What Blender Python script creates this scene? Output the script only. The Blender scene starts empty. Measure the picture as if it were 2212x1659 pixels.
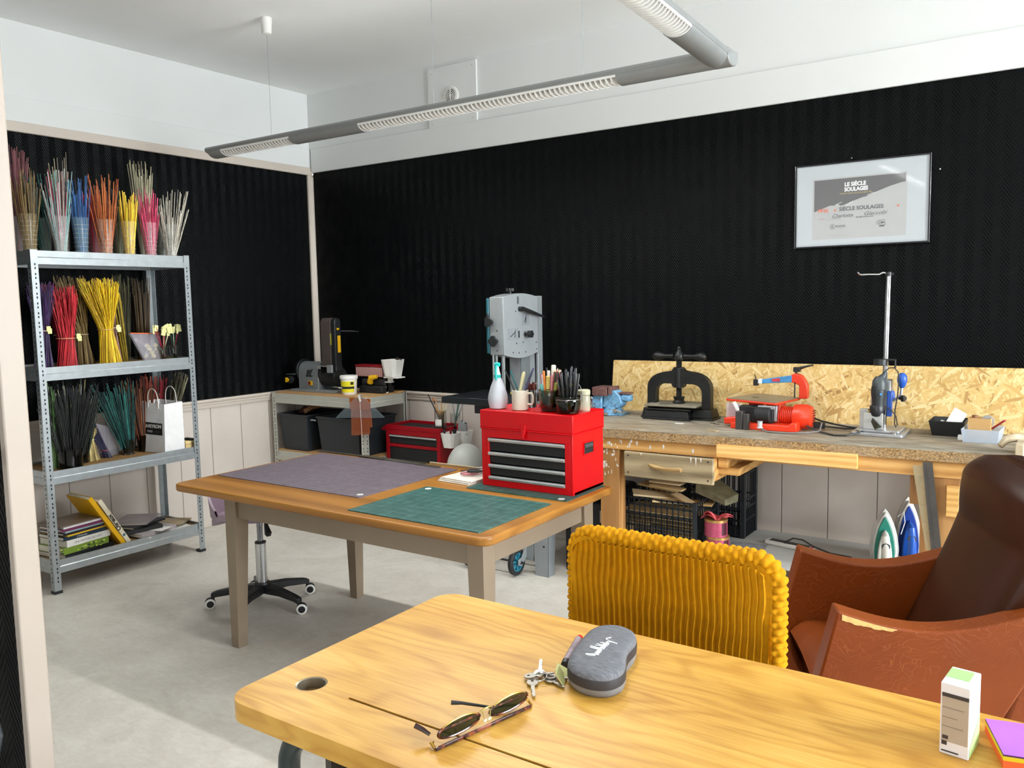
import bpy, bmesh, math, random
from mathutils import Vector, Matrix, Euler
sc = bpy.context.scene
C = sc.collection
PI = math.pi
sin, cos, rad = math.sin, math.cos, math.radians

# ------------------------------------------------------------------ camera
F_PX, YAW, PITCH, ROLL = 1804.74, -0.6004, 0.0972, -0.0194
cd = bpy.data.cameras.new('camera'); cam = bpy.data.objects.new('camera', cd); C.objects.link(cam)
cd.sensor_fit = 'HORIZONTAL'; cd.sensor_width = 36.0; cd.lens = F_PX / 2212 * 36.0
cd.clip_start = 0.02; cd.clip_end = 100
_f = Vector((sin(YAW)*cos(PITCH), cos(YAW)*cos(PITCH), -sin(PITCH)))
_r = Vector((cos(YAW), -sin(YAW), 0)); _u = _r.cross(_f)
_r2 = cos(ROLL)*_r + sin(ROLL)*_u; _u2 = -sin(ROLL)*_r + cos(ROLL)*_u
mw = Matrix((_r2, _u2, -_f)).transposed().to_4x4(); mw.translation = Vector((4.9187, -4.5113, 1.493))
cam.matrix_world = mw
sc.camera = cam

# ------------------------------------------------------------------ world, daylight, exposure
sc.view_settings.view_transform = 'Standard'; sc.view_settings.look = 'None'
sc.view_settings.gamma = 1.0; sc.view_settings.use_curve_mapping = False
sc.view_settings.exposure = 0.0
try:
    sc.cycles.max_bounces = 8; sc.cycles.diffuse_bounces = 5; sc.cycles.glossy_bounces = 4
    sc.cycles.transmission_bounces = 8; sc.cycles.transparent_max_bounces = 16
    sc.cycles.caustics_reflective = False; sc.cycles.caustics_refractive = False
except Exception: pass
w = bpy.data.worlds.new('daylight'); sc.world = w; w.use_nodes = True
wn = w.node_tree.nodes; wl = w.node_tree.links
bg = wn['Background']; sky = wn.new('ShaderNodeTexSky'); sky.sky_type = 'NISHITA'
sky.sun_disc = False; sky.sun_elevation = rad(40); sky.sun_rotation = rad(200); sky.altitude = 300
wl.new(sky.outputs[0], bg.inputs[0]); bg.inputs[1].default_value = 0.25
def area(name, loc, look, sx, sy, power, col, spread=180):
    l = bpy.data.lights.new(name, 'AREA'); l.shape = 'RECTANGLE'; l.size = sx; l.size_y = sy
    l.energy = power; l.color = col; l.spread = rad(spread)
    o = bpy.data.objects.new(name, l); C.objects.link(o); o.location = loc
    o.rotation_euler = (Vector(look) - Vector(loc)).to_track_quat('-Z', 'Y').to_euler()
    return o
area('daylight_right', (9.55, -1.8, 1.85), (2.0, -2.2, 1.0), 3.1, 2.0, 500, (0.90, 0.96, 1.0), 150)
area('skylight_right', (11.5, -2.2, 4.6), (5.5, -2.2, 0.5), 6.0, 3.0, 1400, (0.90, 0.96, 1.0), 150)
area('daylight_behind', (5.0, -8.65, 1.8), (3.4, 0, 1.2), 3.2, 1.9, 90, (0.96, 0.98, 1.0), 150)

# ------------------------------------------------------------------ helpers
def s2l(c):
    c = c / 255.0
    return c / 12.92 if c <= 0.04045 else ((c + 0.055) / 1.055) ** 2.4
def hx(h):
    h = h.lstrip('#'); return tuple(s2l(int(h[i:i+2], 16)) for i in (0, 2, 4)) + (1.0,)
class NT:
    def __init__(s, name):
        s.m = bpy.data.materials.new(name); s.m.use_nodes = True
        s.t = s.m.node_tree; s.n = s.t.nodes; s.l = s.t.links
        s.b = s.n['Principled BSDF']; s.co = s.n.new('ShaderNodeTexCoord')
    def node(s, typ, **kw):
        x = s.n.new(typ)
        for k, v in kw.items():
            if k.startswith('i_'):
                k = k[2:]; k = int(k) if k.isdigit() else k.replace('_', ' ')
                if isinstance(v, bpy.types.NodeSocket): s.l.new(v, x.inputs[k])
                else: x.inputs[k].default_value = v
            else: setattr(x, k, v)
        return x
    def mapping(s, scale=(1,1,1), rot=(0,0,0), loc=(0,0,0), src=None):
        x = s.node('ShaderNodeMapping', i_Scale=scale, i_Rotation=rot, i_Location=loc)
        s.l.new(src or s.co.outputs['Object'], x.inputs[0]); return x.outputs[0]
    def noise(s, vec, scale, detail=4, rough=.5, dist=0, col=False):
        x = s.node('ShaderNodeTexNoise', i_Scale=scale, i_Detail=detail, i_Roughness=rough, i_Distortion=dist)
        s.l.new(vec, x.inputs['Vector']); return x.outputs[1 if col else 0]
    def ramp(s, fac, stops, interp='LINEAR'):
        x = s.n.new('ShaderNodeValToRGB'); s.l.new(fac, x.inputs[0]); x.color_ramp.interpolation = interp
        e = x.color_ramp.elements
        while len(e) < len(stops): e.new(0.5)
        for el, (p, c) in zip(e, stops):
            el.position = p; el.color = c if len(c) == 4 else tuple(c) + (1,)
        return x.outputs[0]
    def math(s, op, a, b=0.0, c=None):
        x = s.n.new('ShaderNodeMath'); x.operation = op
        for i, v in enumerate((a, b) if c is None else (a, b, c)):
            if isinstance(v, (int, float)): x.inputs[i].default_value = v
            else: s.l.new(v, x.inputs[i])
        return x.outputs[0]
    def mix(s, fac, a, b, mode='MIX'):
        x = s.n.new('ShaderNodeMix'); x.data_type = 'RGBA'; x.blend_type = mode
        for i, v in ((0, fac), (6, a), (7, b)):
            if isinstance(v, bpy.types.NodeSocket): s.l.new(v, x.inputs[i])
            else: x.inputs[i].default_value = v
        return x.outputs[2]
    def sep(s, vec=None):
        x = s.n.new('ShaderNodeSeparateXYZ'); s.l.new(vec or s.co.outputs['Object'], x.inputs[0]); return x.outputs
    def bump(s, h, strength=.3, dist=.002):
        x = s.node('ShaderNodeBump', i_Strength=strength, i_Distance=dist); s.l.new(h, x.inputs['Height'])
        s.l.new(x.outputs[0], s.b.inputs['Normal']); return x
    def set(s, **kw):
        for k, v in kw.items():
            k = k.replace('_', ' ')
            if isinstance(v, bpy.types.NodeSocket): s.l.new(v, s.b.inputs[k])
            else: s.b.inputs[k].default_value = v
        return s.m
_mc = {}
def P(name, h, rough=.5, metal=0.0, var=.12, vs=12, bump=0.0, bs=120, spec=.5):
    """plain procedural material: base colour with a soft noise variation, optional fine bump"""
    if name in _mc: return _mc[name]
    t = NT(name); c = hx(h)
    n = t.noise(t.co.outputs['Object'], vs, 3)
    lo = tuple(x*(1-var) for x in c[:3]) + (1,); hi = tuple(min(1, x*(1+var)) for x in c[:3]) + (1,)
    t.set(Base_Color=t.ramp(n, [(.3, lo), (.7, hi)]), Roughness=rough, Metallic=metal, Specular_IOR_Level=spec)
    if bump: t.bump(t.noise(t.co.outputs['Object'], bs, 2), bump, .001)
    _mc[name] = t.m; return t.m
def glass(name, h, rough=.03, ior=1.45):
    if name in _mc: return _mc[name]
    t = NT(name); n = t.noise(t.co.outputs['Object'], 30, 2)
    c = hx(h); t.set(Base_Color=t.ramp(n, [(.3, tuple(x*.93 for x in c[:3])+(1,)), (.7, c)]), Roughness=rough, IOR=ior, Transmission_Weight=1.0)
    _mc[name] = t.m; return t.m
def milky(name, h, alpha=.6, rough=.4):
    if name in _mc: return _mc[name]
    t = NT(name); c = hx(h); n = t.noise(t.co.outputs['Object'], 20, 2)
    t.set(Base_Color=t.ramp(n, [(.3, tuple(x*.95 for x in c[:3])+(1,)), (.7, c)]), Roughness=rough, Alpha=alpha)
    _mc[name] = t.m; return t.m

I4 = Matrix.Identity(4)
def TR(x=0, y=0, z=0, rz=0, rx=0, ry=0):
    return Matrix.Translation((x, y, z)) @ Euler((rx, ry, rz)).to_matrix().to_4x4()
def frame(p0, p1):
    d = Vector(p1) - Vector(p0); q = d.normalized().to_track_quat('Z', 'Y')
    return Matrix.Translation(p0) @ q.to_matrix().to_4x4(), d.length
class M:
    def __init__(s): s.v = []; s.f = []; s.m = []; s.T = I4
    def add(s, vs, fs, mat=0, T=None):
        T = s.T @ T if T is not None else s.T; o = len(s.v)
        s.v += [tuple(T @ Vector(p)) for p in vs]; s.f += [tuple(i+o for i in f) for f in fs]; s.m += [mat]*len(fs)
        return s
    def box(s, x0, x1, y0, y1, z0, z1, mat=0, T=None):
        return s.add([(x0,y0,z0),(x1,y0,z0),(x1,y1,z0),(x0,y1,z0),(x0,y0,z1),(x1,y0,z1),(x1,y1,z1),(x0,y1,z1)],
              [(0,3,2,1),(4,5,6,7),(0,1,5,4),(1,2,6,5),(2,3,7,6),(3,0,4,7)], mat, T)
    def hexa(s, lo, hi, mat=0, T=None):      # lo, hi: four bottom and four top points
        return s.add(list(lo)+list(hi), [(0,3,2,1),(4,5,6,7),(0,1,5,4),(1,2,6,5),(2,3,7,6),(3,0,4,7)], mat, T)
    def bar(s, p0, p1, w, h, up=(0,0,1), mat=0):
        p0 = Vector(p0); p1 = Vector(p1); d = (p1-p0).normalized(); a = d.cross(Vector(up)).normalized(); b = a.cross(d)
        q = [(-w/2,-h/2),(w/2,-h/2),(w/2,h/2),(-w/2,h/2)]
        return s.hexa([p0+a*x+b*y for x, y in q], [p1+a*x+b*y for x, y in q], mat)
    def prism(s, poly, a, b, axis='z', mat=0, T=None):   # poly in the two other axes, extruded a..b along axis
        n = len(poly)
        def pt(p, h): return {'z': (p[0],p[1],h), 'y': (p[0],h,p[1]), 'x': (h,p[0],p[1])}[axis]
        vs = [pt(p,a) for p in poly]+[pt(p,b) for p in poly]
        fs = [tuple(range(n))[::-1], tuple(range(n,2*n))]+[(i,(i+1)%n,n+(i+1)%n,n+i) for i in range(n)]
        return s.add(vs, fs, mat, T)
    def tube(s, pts, r, n=10, mat=0, closed=False, cap=True):
        pts = [Vector(p) for p in pts]; k = len(pts); rs = r if isinstance(r, (list, tuple)) else [r]*k
        vs = []; fs = []; up = None
        for i, p in enumerate(pts):
            if closed: d = pts[(i+1)%k]-pts[i-1]
            else: d = pts[min(i+1,k-1)]-pts[max(i-1,0)]
            d = d.normalized() if d.length > 1e-9 else Vector((0,0,1))
            if up is None:
                up = d.orthogonal().normalized()
            a = (up - d*up.dot(d)); a = a.normalized() if a.length > 1e-6 else d.orthogonal().normalized()
            up = a; b = d.cross(a)
            for j in range(n):
                t = 2*PI*j/n; vs.append(p+(a*cos(t)+b*sin(t))*rs[i])
        for i in range(k if closed else k-1):
            for j in range(n):
                fs.append((i*n+j, i*n+(j+1)%n, ((i+1)%k)*n+(j+1)%n, ((i+1)%k)*n+j))
        if cap and not closed: fs += [tuple(range(n))[::-1], tuple(range((k-1)*n, k*n))]
        return s.add(vs, fs, mat)
    def cyl(s, p0, p1, r0, r1=None, n=20, mat=0): return s.tube([p0, p1], [r0, r0 if r1 is None else r1], n, mat)
    def lathe(s, prof, c=(0,0,0), n=28, mat=0, T=None, cap=True):   # prof (r, z) bottom to top
        vs = []; fs = []
        for r, z in prof:
            for j in range(n): vs.append((c[0]+r*cos(2*PI*j/n), c[1]+r*sin(2*PI*j/n), c[2]+z))
        for i in range(len(prof)-1):
            for j in range(n): fs.append((i*n+j, i*n+(j+1)%n, (i+1)*n+(j+1)%n, (i+1)*n+j))
        if cap:
            fs += [tuple(range(n))[::-1], tuple(range((len(prof)-1)*n, len(prof)*n))]
        return s.add(vs, fs, mat, T)
    def ell(s, c, r, n=16, mat=0, T=None):
        vs = []; fs = []; m = n//2
        for i in range(m+1):
            a = PI*i/m
            for j in range(n): vs.append((c[0]+r[0]*sin(a)*cos(2*PI*j/n), c[1]+r[1]*sin(a)*sin(2*PI*j/n), c[2]-r[2]*cos(a)))
        for i in range(m):
            for j in range(n): fs.append((i*n+j, i*n+(j+1)%n, (i+1)*n+(j+1)%n, (i+1)*n+j))
        return s.add(vs, fs, mat, T)
    def grid(s, fn, nu, nv, mat=0, closev=False):
        vs = [fn(i/nu, j/nv) for i in range(nu+1) for j in range(nv if closev else nv+1)]; w = nv if closev else nv+1
        fs = []
        for i in range(nu):
            for j in range(nv): fs.append((i*w+j, (i+1)*w+j, (i+1)*w+(j+1)%w, i*w+(j+1)%w))
        return s.add(vs, fs, mat)
    def build(s, name, mats, parent=None, bev=0.0, smooth=35, local=False, seg=2, weld=False):
        me = bpy.data.meshes.new(name); o = bpy.data.objects.new(name, me); C.objects.link(o)
        vs = s.v
        if parent is not None:
            if not local:
                inv = world(parent).inverted(); vs = [tuple(inv @ Vector(p)) for p in vs]
            o.parent = parent
        me.from_pydata(vs, [], s.f)
        for m in (mats if isinstance(mats, (list, tuple)) else [mats]): me.materials.append(m)
        me.polygons.foreach_set('material_index', s.m)
        bm = bmesh.new(); bm.from_mesh(me)
        if weld: bmesh.ops.remove_doubles(bm, verts=bm.verts, dist=1e-5)
        bmesh.ops.recalc_face_normals(bm, faces=bm.faces); bm.to_mesh(me); bm.free()
        if smooth:
            me.shade_smooth(); me.set_sharp_from_angle(angle=rad(smooth))
        if bev:
            b = o.modifiers.new('bevel', 'BEVEL'); b.width = bev; b.segments = seg; b.limit_method = 'ANGLE'; b.angle_limit = rad(40)
            b.harden_normals = False
        return o
def world(o):
    m = Matrix.Translation(o.location) @ o.rotation_euler.to_matrix().to_4x4()
    return world(o.parent) @ m if o.parent else m
def tag(o, label, cat, group=None, kind=None):
    o['label'] = label; o['category'] = cat
    if group: o['group'] = group
    if kind: o['kind'] = kind
    return o
def thing(name, label, cat, loc=(0,0,0), rz=0, group=None):
    o = bpy.data.objects.new(name, None); C.objects.link(o); o.empty_display_size = .05
    o.location = loc; o.rotation_euler = (0,0,rz); return tag(o, label, cat, group)
def struct(o): o['kind'] = 'structure'; return o
def dup(o, loc=None, rot=None, label=None):
    c = o.copy(); C.objects.link(c)
    if loc is not None: c.location = loc
    if rot is not None: c.rotation_euler = rot
    if label: c['label'] = label
    for ch in list(o.children):
        d = ch.copy(); C.objects.link(d); d.parent = c
        for g in list(ch.children):
            e = g.copy(); C.objects.link(e); e.parent = d
    return c
def text(body, size, mat, parent, loc, rot, name='lettering', ext=.0004, off=0.0, align='LEFT', sx=1.0, shear=0, sp=1.0):
    cu = bpy.data.curves.new(name, 'FONT'); cu.body = body; cu.size = size; cu.extrude = ext; cu.offset = off
    cu.align_x = align; cu.shear = shear; cu.space_character = sp; cu.materials.append(mat)
    tmp = bpy.data.objects.new(name, cu); C.objects.link(tmp); bpy.context.view_layer.update()
    me = bpy.data.meshes.new_from_object(tmp.evaluated_get(bpy.context.evaluated_depsgraph_get())); bpy.data.objects.remove(tmp)
    if not me.materials: me.materials.append(mat)
    o = bpy.data.objects.new(name, me); C.objects.link(o)
    T = Matrix.Translation(loc) @ Euler(rot).to_matrix().to_4x4() @ Matrix.Diagonal((sx, 1, 1, 1))
    if parent is not None:
        o.parent = parent; T = world(parent).inverted() @ T
    o.matrix_local = T
    return o
def cut(o, m):
    """carve the shape m (an M) out of o and keep only the result"""
    c = m.build('cutter', []); b = o.modifiers.new('cut', 'BOOLEAN'); b.operation = 'DIFFERENCE'; b.object = c; b.solver = 'EXACT'
    if o.parent: c.parent = o.parent; c.matrix_parent_inverse = world(o.parent).inverted()
    bpy.context.view_layer.update()
    me = bpy.data.meshes.new_from_object(o.evaluated_get(bpy.context.evaluated_depsgraph_get()))
    o.modifiers.clear(); o.data = me; bpy.data.objects.remove(c)
    me.set_sharp_from_angle(angle=rad(35))
    return o
def arc(cx, cy, r, a0, a1, n): return [(cx+r*cos(rad(a0+(a1-a0)*i/n)), cy+r*sin(rad(a0+(a1-a0)*i/n))) for i in range(n+1)]
def rrect(x0, x1, y0, y1, r, n=6):
    return arc(x1-r,y0+r,r,-90,0,n)+arc(x1-r,y1-r,r,0,90,n)+arc(x0+r,y1-r,r,90,180,n)+arc(x0+r,y0+r,r,180,270,n)

# ------------------------------------------------------------------ materials
def wood(name, c1, c2, c3, axis='x', rough=.42, scale=1.0, grain=1.0, bump=.12):
    t = NT(name)
    sc_ = {'x': (1.2, 9, 9), 'y': (9, 1.2, 9), 'z': (9, 9, 1.2)}[axis]
    v = t.mapping(scale=tuple(x*scale for x in sc_))
    big = t.noise(v, 1.2, 3, .5, .6)
    wv = t.node('ShaderNodeTexWave', wave_type='RINGS', i_Scale=.9*grain, i_Distortion=7.0, i_Detail=3.0, i_Detail_Scale=.7); t.l.new(v, wv.inputs[0])
    fine = t.noise(t.mapping(scale=tuple(x*scale*(12 if x > 2 else 3) for x in sc_)), 2.0, 4, .6)
    h = t.math('ADD', t.math('MULTIPLY', wv.outputs[1], .3), t.math('ADD', t.math('MULTIPLY', big, .45), t.math('MULTIPLY', fine, .3)))
    col = t.ramp(h, [(.25, hx(c1)), (.5, hx(c2)), (.78, hx(c3))])
    t.bump(fine, bump, .0006)
    return t.set(Base_Color=col, Roughness=rough)
def deskwood():
    t = NT('oak_desk_varnish')
    big = t.noise(t.mapping(scale=(1.1, 4.2, 5)), 1.0, 2, .5, .8)
    y = t.sep()[1]
    ph = t.math('ADD', t.math('MULTIPLY', y, 16.0), t.math('MULTIPLY', big, 10.0))
    ring = t.math('POWER', t.math('ADD', t.math('MULTIPLY', t.math('SINE', t.math('MULTIPLY', ph, 2*PI)), .5), .5), 2.2)
    fib = t.noise(t.mapping(scale=(7, 150, 20)), 1.0, 4, .6); bl = t.noise(t.mapping(scale=(2.5, 6, 3)), 1.0, 3)
    h = t.math('ADD', t.math('ADD', t.math('MULTIPLY', ring, -.13), t.math('MULTIPLY', fib, .42)), t.math('MULTIPLY', bl, .75))
    t.bump(fib, .1, .0005)
    return t.set(Base_Color=t.ramp(h, [(.22, hx('#98641a')), (.42, hx('#b5832f')), (.62, hx('#cb9b43')), (.8, hx('#d8ae5c'))]), Roughness=.36)
W_DESK = deskwood()
W_TABLE = wood('honey_table_varnish', '#774c12', '#976322', '#a8742d', 'x', .38, .8, .7)
W_PINE = wood('pine_board', '#a06d30', '#c39150', '#d8ab68', 'x', .6, .9, .8)
W_PINEV = wood('pine_post', '#80552a', '#a87843', '#bf925b', 'z', .6, .9, .8)
W_GREY = wood('weathered_ply', '#6f5f44', '#a08f6e', '#b9a987', 'x', .7, 1.0, .5)
W_LIGHT = wood('light_batten', '#c08c4a', '#d9a85f', '#e6bc78', 'x', .55, 1.0, 1.5)

def osb():
    t = NT('osb_board'); cols = []; vals = []
    for i, (th, s) in enumerate([(12, 1), (52, 1.1), (-38, .9), (83, 1.2), (-66, 1.0), (30, .8)]):
        v = t.mapping(rot=(0, rad(th), 0), loc=(i*3.1, i*.7, i*1.9))
        v = t.mapping(src=v, scale=(15*s, 1, 95*s))
        nz = t.noise(v, 1.0, 2, col=True)
        vv = t.mix(.12, v, nz)
        x = t.node('ShaderNodeTexVoronoi', feature='F1', i_Scale=1.0, i_Randomness=1.0); t.l.new(vv, x.inputs['Vector'])
        sp = t.n.new('ShaderNodeSeparateColor'); t.l.new(x.outputs['Color'], sp.inputs[0])
        vals.append(sp.outputs[0]); cols.append((sp.outputs[1], x.outputs['Distance']))
    cur = vals[0]; c, d = cols[0]
    for i in range(1, len(vals)):
        g = t.math('GREATER_THAN', vals[i], cur)
        mixf = t.n.new('ShaderNodeMix'); t.l.new(g, mixf.inputs[0]); t.l.new(c, mixf.inputs[2]); t.l.new(cols[i][0], mixf.inputs[3]); c = mixf.outputs[0]
        cur = t.math('MAXIMUM', cur, vals[i])
    fine = t.noise(t.mapping(scale=(30, 1, 200)), 1.0, 3)
    col = t.ramp(c, [(0, hx('#a67f48')), (.08, hx('#c29c5c')), (.3, hx('#cfae6c')), (.6, hx('#d8b97a')), (.97, hx('#e4cd98'))])
    col = t.mix(.12, col, t.ramp(fine, [(.3, (.35,.25,.12,1)), (.7, (1,.9,.7,1))]), 'MULTIPLY')
    t.bump(c, .5, .002)
    return t.set(Base_Color=col, Roughness=.65)
OSB = osb()
def chip():
    t = NT('chipboard_edge'); o = t.co.outputs['Object']
    n = t.noise(t.mapping(scale=(1, 1, 1.5)), 120, 3, .7); n2 = t.noise(o, 9, 3)
    col = t.ramp(n, [(.32, hx('#4a3620')), (.47, hx('#8d6e45')), (.6, hx('#b08f60')), (.75, hx('#c9ac7e'))])
    t.bump(n, .8, .004)
    return t.set(Base_Color=t.mix(t.ramp(n2, [(.35, (.75,.7,.62,1)), (.6, (1,1,1,1))]), (.35,.3,.22,1), col), Roughness=.85)
CHIP = chip()
def benchtop():
    t = NT('worn_grey_benchtop'); v = t.mapping(scale=(3, 14, 3))
    a = t.noise(v, 2.5, 6, .65, .4); b = t.noise(t.co.outputs['Object'], 3, 3)
    col = t.ramp(a, [(.3, hx('#5e5649')), (.48, hx('#8b8374')), (.62, hx('#a69e8d')), (.8, hx('#c9c3b4'))])
    col = t.mix(t.ramp(b, [(.4, (0,0,0,1)), (.75, (.5,.5,.5,1))]), col, hx('#8d7350'))
    t.bump(a, .3, .001)
    return t.set(Base_Color=col, Roughness=.7)
BENCHTOP = benchtop()
def herring(name, ax):
    t = NT(name); s = t.sep(); h = s[ax]; z = s[2]
    tri = t.math('PINGPONG', h, .037)
    ph = t.math('MULTIPLY', t.math('ADD', z, t.math('MULTIPLY', tri, 1.5)), 2*PI/.020)
    st = t.math('SINE', ph)
    lump = t.noise(t.co.outputs['Object'], 9, 3); fine = t.noise(t.co.outputs['Object'], 160, 3)
    st = t.math('MULTIPLY', t.math('ADD', st, 1.0), .5)
    st = t.math('MULTIPLY', st, t.ramp(lump, [(.3, (.45,)*3+(1,)), (.6, (1,1,1,1))]))
    hh = t.math('ADD', st, t.math('MULTIPLY', fine, .55))
    t.bump(hh, .6, .0028)
    return t.set(Base_Color=t.ramp(fine, [(.3, (.0012,.0015,.0018,1)), (.7, (.003,.0035,.004,1))]), Roughness=t.ramp(lump, [(.3, (.42,)*3+(1,)), (.7, (.33,)*3+(1,))]), Specular_IOR_Level=.08)
BLACK_X = herring('black_herringbone_paper_back', 0)
BLACK_Y = herring('black_herringbone_paper_left', 1)
def plaster(name, h, b=.25):
    t = NT(name); n = t.noise(t.co.outputs['Object'], 70, 4, .6); m = t.noise(t.co.outputs['Object'], 2, 2)
    c = hx(h); t.bump(n, b, .002)
    return t.set(Base_Color=t.ramp(m, [(.3, tuple(x*.97 for x in c[:3])+(1,)), (.7, c)]), Roughness=.8)
WHITE = plaster('white_ceiling_paint', '#f2f4f4', .12)
WHITE_W = plaster('white_wall_paint', '#dcdedd', .25)
CREAM = P('cream_gloss_paint', '#c9beb2', .45, var=.03, vs=3)
def planks(name, ax, pitch, off):
    t = NT(name); h = t.sep()[ax]; f = t.math('PINGPONG', t.math('ADD', h, 50*pitch-off), pitch/2)
    g = t.ramp(f, [(.0, (0,)*3+(1,)), (.0016, (0,)*3+(1,)), (.0032, (1,)*3+(1,))])
    n = t.noise(t.co.outputs['Object'], 5, 3)
    col = t.mix(g, hx('#5f564f'), t.ramp(n, [(.3, hx('#c4bab0')), (.7, hx('#ccc2b8'))]))
    t.bump(g, .7, .003)
    return t.set(Base_Color=col, Roughness=.5)
PANEL_X = planks('cream_panelling_back', 0, .2425, .2); PANEL_Y = planks('cream_panelling_left', 1, .2478, 0)
def lino():
    t = NT('grey_lino'); o = t.co.outputs['Object']
    a = t.noise(o, 3.5, 6, .7, 1.2); b = t.noise(t.mapping(scale=(1,2.5,1)), 22, 5, .7, .8)
    h = t.math('ADD', t.math('MULTIPLY', a, .6), t.math('MULTIPLY', b, .4))
    return t.set(Base_Color=t.ramp(h, [(.35, hx('#bdb8ad')), (.5, hx('#cac5bb')), (.65, hx('#d6d2c9'))]), Roughness=.42)
LINO = lino()
def leather(name, h, crease=1.0):
    t = NT(name); o = t.co.outputs['Object']; c = hx(h)
    v = t.mix(.25, o, t.noise(o, 6, 3, col=True))
    vm = t.node('ShaderNodeMapping', i_Scale=(9, 9, 34)); t.l.new(v, vm.inputs[0])
    vo = t.node('ShaderNodeTexVoronoi', feature='DISTANCE_TO_EDGE', i_Scale=2.2); t.l.new(vm.outputs[0], vo.inputs[0])
    cr = t.ramp(vo.outputs[0], [(0, (1,)*3+(1,)), (.03, (0,)*3+(1,))])
    msk = t.ramp(t.noise(o, 4, 2), [(.42, (0,)*3+(1,)), (.6, (crease,)*3+(1,))])
    cr = t.math('MULTIPLY', cr, msk)
    n = t.noise(o, 3, 3); pore = t.noise(o, 260, 2)
    base = t.ramp(n, [(.3, tuple(x*.82 for x in c[:3])+(1,)), (.7, tuple(x*1.1 for x in c[:3])+(1,))])
    t.bump(t.math('ADD', t.math('MULTIPLY', cr, .8), t.math('MULTIPLY', pore, .25)), .35, .002)
    return t.set(Base_Color=t.mix(t.math('MULTIPLY', cr, .38), base, hx('#a8602c')), Roughness=.42, Specular_IOR_Level=.28)
LEATHER = leather('cracked_brown_leather', '#7a370c')
SUEDE = leather('worn_brown_back_leather', '#351704', 0.0)
STEEL = P('galvanised_steel', '#a9b0b3', .38, .75, .08, 25)
STEEL_W = P('painted_pale_steel', '#b6b7ad', .45, .3, .05)
CHROME = P('chrome', '#c8cacc', .12, 1.0, .03)
MDF = P('brown_shelf_board', '#8a6a3e', .7, var=.12, vs=40)
MDF_T = P('tan_shelf_board', '#b08a5c', .75, var=.08, vs=60)
BLK = P('black_plastic', '#17191b', .42, var=.15)
BLKM = P('matt_black', '#101112', .7, var=.2)
DARKJ = P('dark_grey_plastic', '#20262b', .5, var=.1)
SILVER = P('silver_paint', '#8d9294', .42, .25, .05)
RED = P('red_tool_enamel', '#c2000c', .32, 0, .04, spec=.35)
RED_D = P('dark_red_enamel', '#920414', .38, 0, .06, spec=.35)
WHITEP = P('white_plastic', '#e4e3de', .4, var=.03)
PAPER = P('white_paper', '#dcdad4', .8, var=.03)
GREY = P('light_grey_paint', '#9ea3a4', .45, .1, .05)
TAUPE = P('taupe_table_paint', '#8b7a66', .5, var=.04, bump=.1)
BRASS = P('brass', '#caa24f', .3, .9, .08)
GLASS = glass('clear_glass', '#f2f8f6')
GLASS_G = glass('smoky_green_glass', '#9aa89c')
CARD = P('cardboard', '#c39a62', .8, var=.06)
YEL = P('corduroy_mustard', '#bd8300', .85, var=.10, vs=40, bump=.3, bs=900, spec=.2)
LILAC = P('lilac_shell', '#a894a4', .5, var=.03)
# ------------------------------------------------------------------ the room
RX, RY, RZ = 9.4, -8.5, 3.085
ZB, ZR = 2.50, 0.87
struct(M().box(-.1, RX+.1, RY-.1, .1, -.1, 0).build('floor', LINO))
struct(M().box(-.1, RX+.1, RY-.1, .1, RZ, RZ+.1).build('ceiling', WHITE))
def wall_b():
    m = M(); m.box(-.1, RX+.1, 0, .1, 0, ZR, 1); m.box(-.1, RX+.1, 0, .1, ZR, ZB, 0); m.box(-.1, RX+.1, 0, .1, ZB, RZ, 2)
    return struct(m.build('wall_back', [BLACK_X, PANEL_X, WHITE_W]))
wall_b()
m = M(); m.box(-.1, 0, RY, 0, 0, ZR, 1); m.box(-.1, 0, RY, 0, ZR, ZB-.01, 0); m.box(-.1, 0, RY, 0, ZB-.01, RZ, 2)
struct(m.build('wall_left', [BLACK_Y, PANEL_Y, WHITE_W]))
def holed(name, horiz, a0, a1, wins, d0, d1):
    """wall along one axis with rectangular openings; wins = (from, to, sill, head)"""
    m = M(); xs = sorted({a0, a1} | {w for q in wins for w in q[:2]})
    def bx(p, q, z0, z1):
        if horiz: m.box(p, q, d0, d1, z0, z1)
        else: m.box(d0, d1, p, q, z0, z1)
    for p, q in zip(xs, xs[1:]):
        hit = [w for w in wins if w[0] <= p and w[1] >= q]
        if hit: bx(p, q, 0, hit[0][2]); bx(p, q, hit[0][3], RZ)
        else: bx(p, q, 0, RZ)
    return struct(m.build(name, WHITE_W))
WR = [(-3.5, -1.9, .70, 2.85), (-1.9, -.3, .70, 2.85)]
WB = [(3.4, 6.6, .80, 2.75)]
holed('wall_right', False, RY, 0, WR, RX, RX+.1)
holed('wall_behind', True, 0, RX, WB, RY-.1, RY)
PANE = milky('window_pane', '#eef6f8', .06, .05)
def window(n, horiz, a, b, z0, z1, d):
    t = struct(thing('window_%d' % n, 'white framed window', 'window')); del t['label']; del t['category']
    def bx(m, p, q, u, v, e=.03):
        if horiz: m.box(p, q, d-e, d+e, u, v)
        else: m.box(d-e, d+e, p, q, u, v)
    m = M(); mid = (a+b)/2
    for p, q, u, v in ((a, a+.06, z0, z1), (b-.06, b, z0, z1), (a+.06, b-.06, z0, z0+.06), (a+.06, b-.06, z1-.06, z1), (mid-.04, mid+.04, z0+.06, z1-.06)): bx(m, p, q, u, v)
    m.build('window_frame', WHITEP, t)
    g = M(); bx(g, a+.06, b-.06, z0+.06, z1-.06, .003); g.build('window_pane', PANE, t)
window(1, False, *WR[0], RX+.05); window(2, False, *WR[1], RX+.05); window(3, True, *WB[0], RY-.05)
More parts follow.
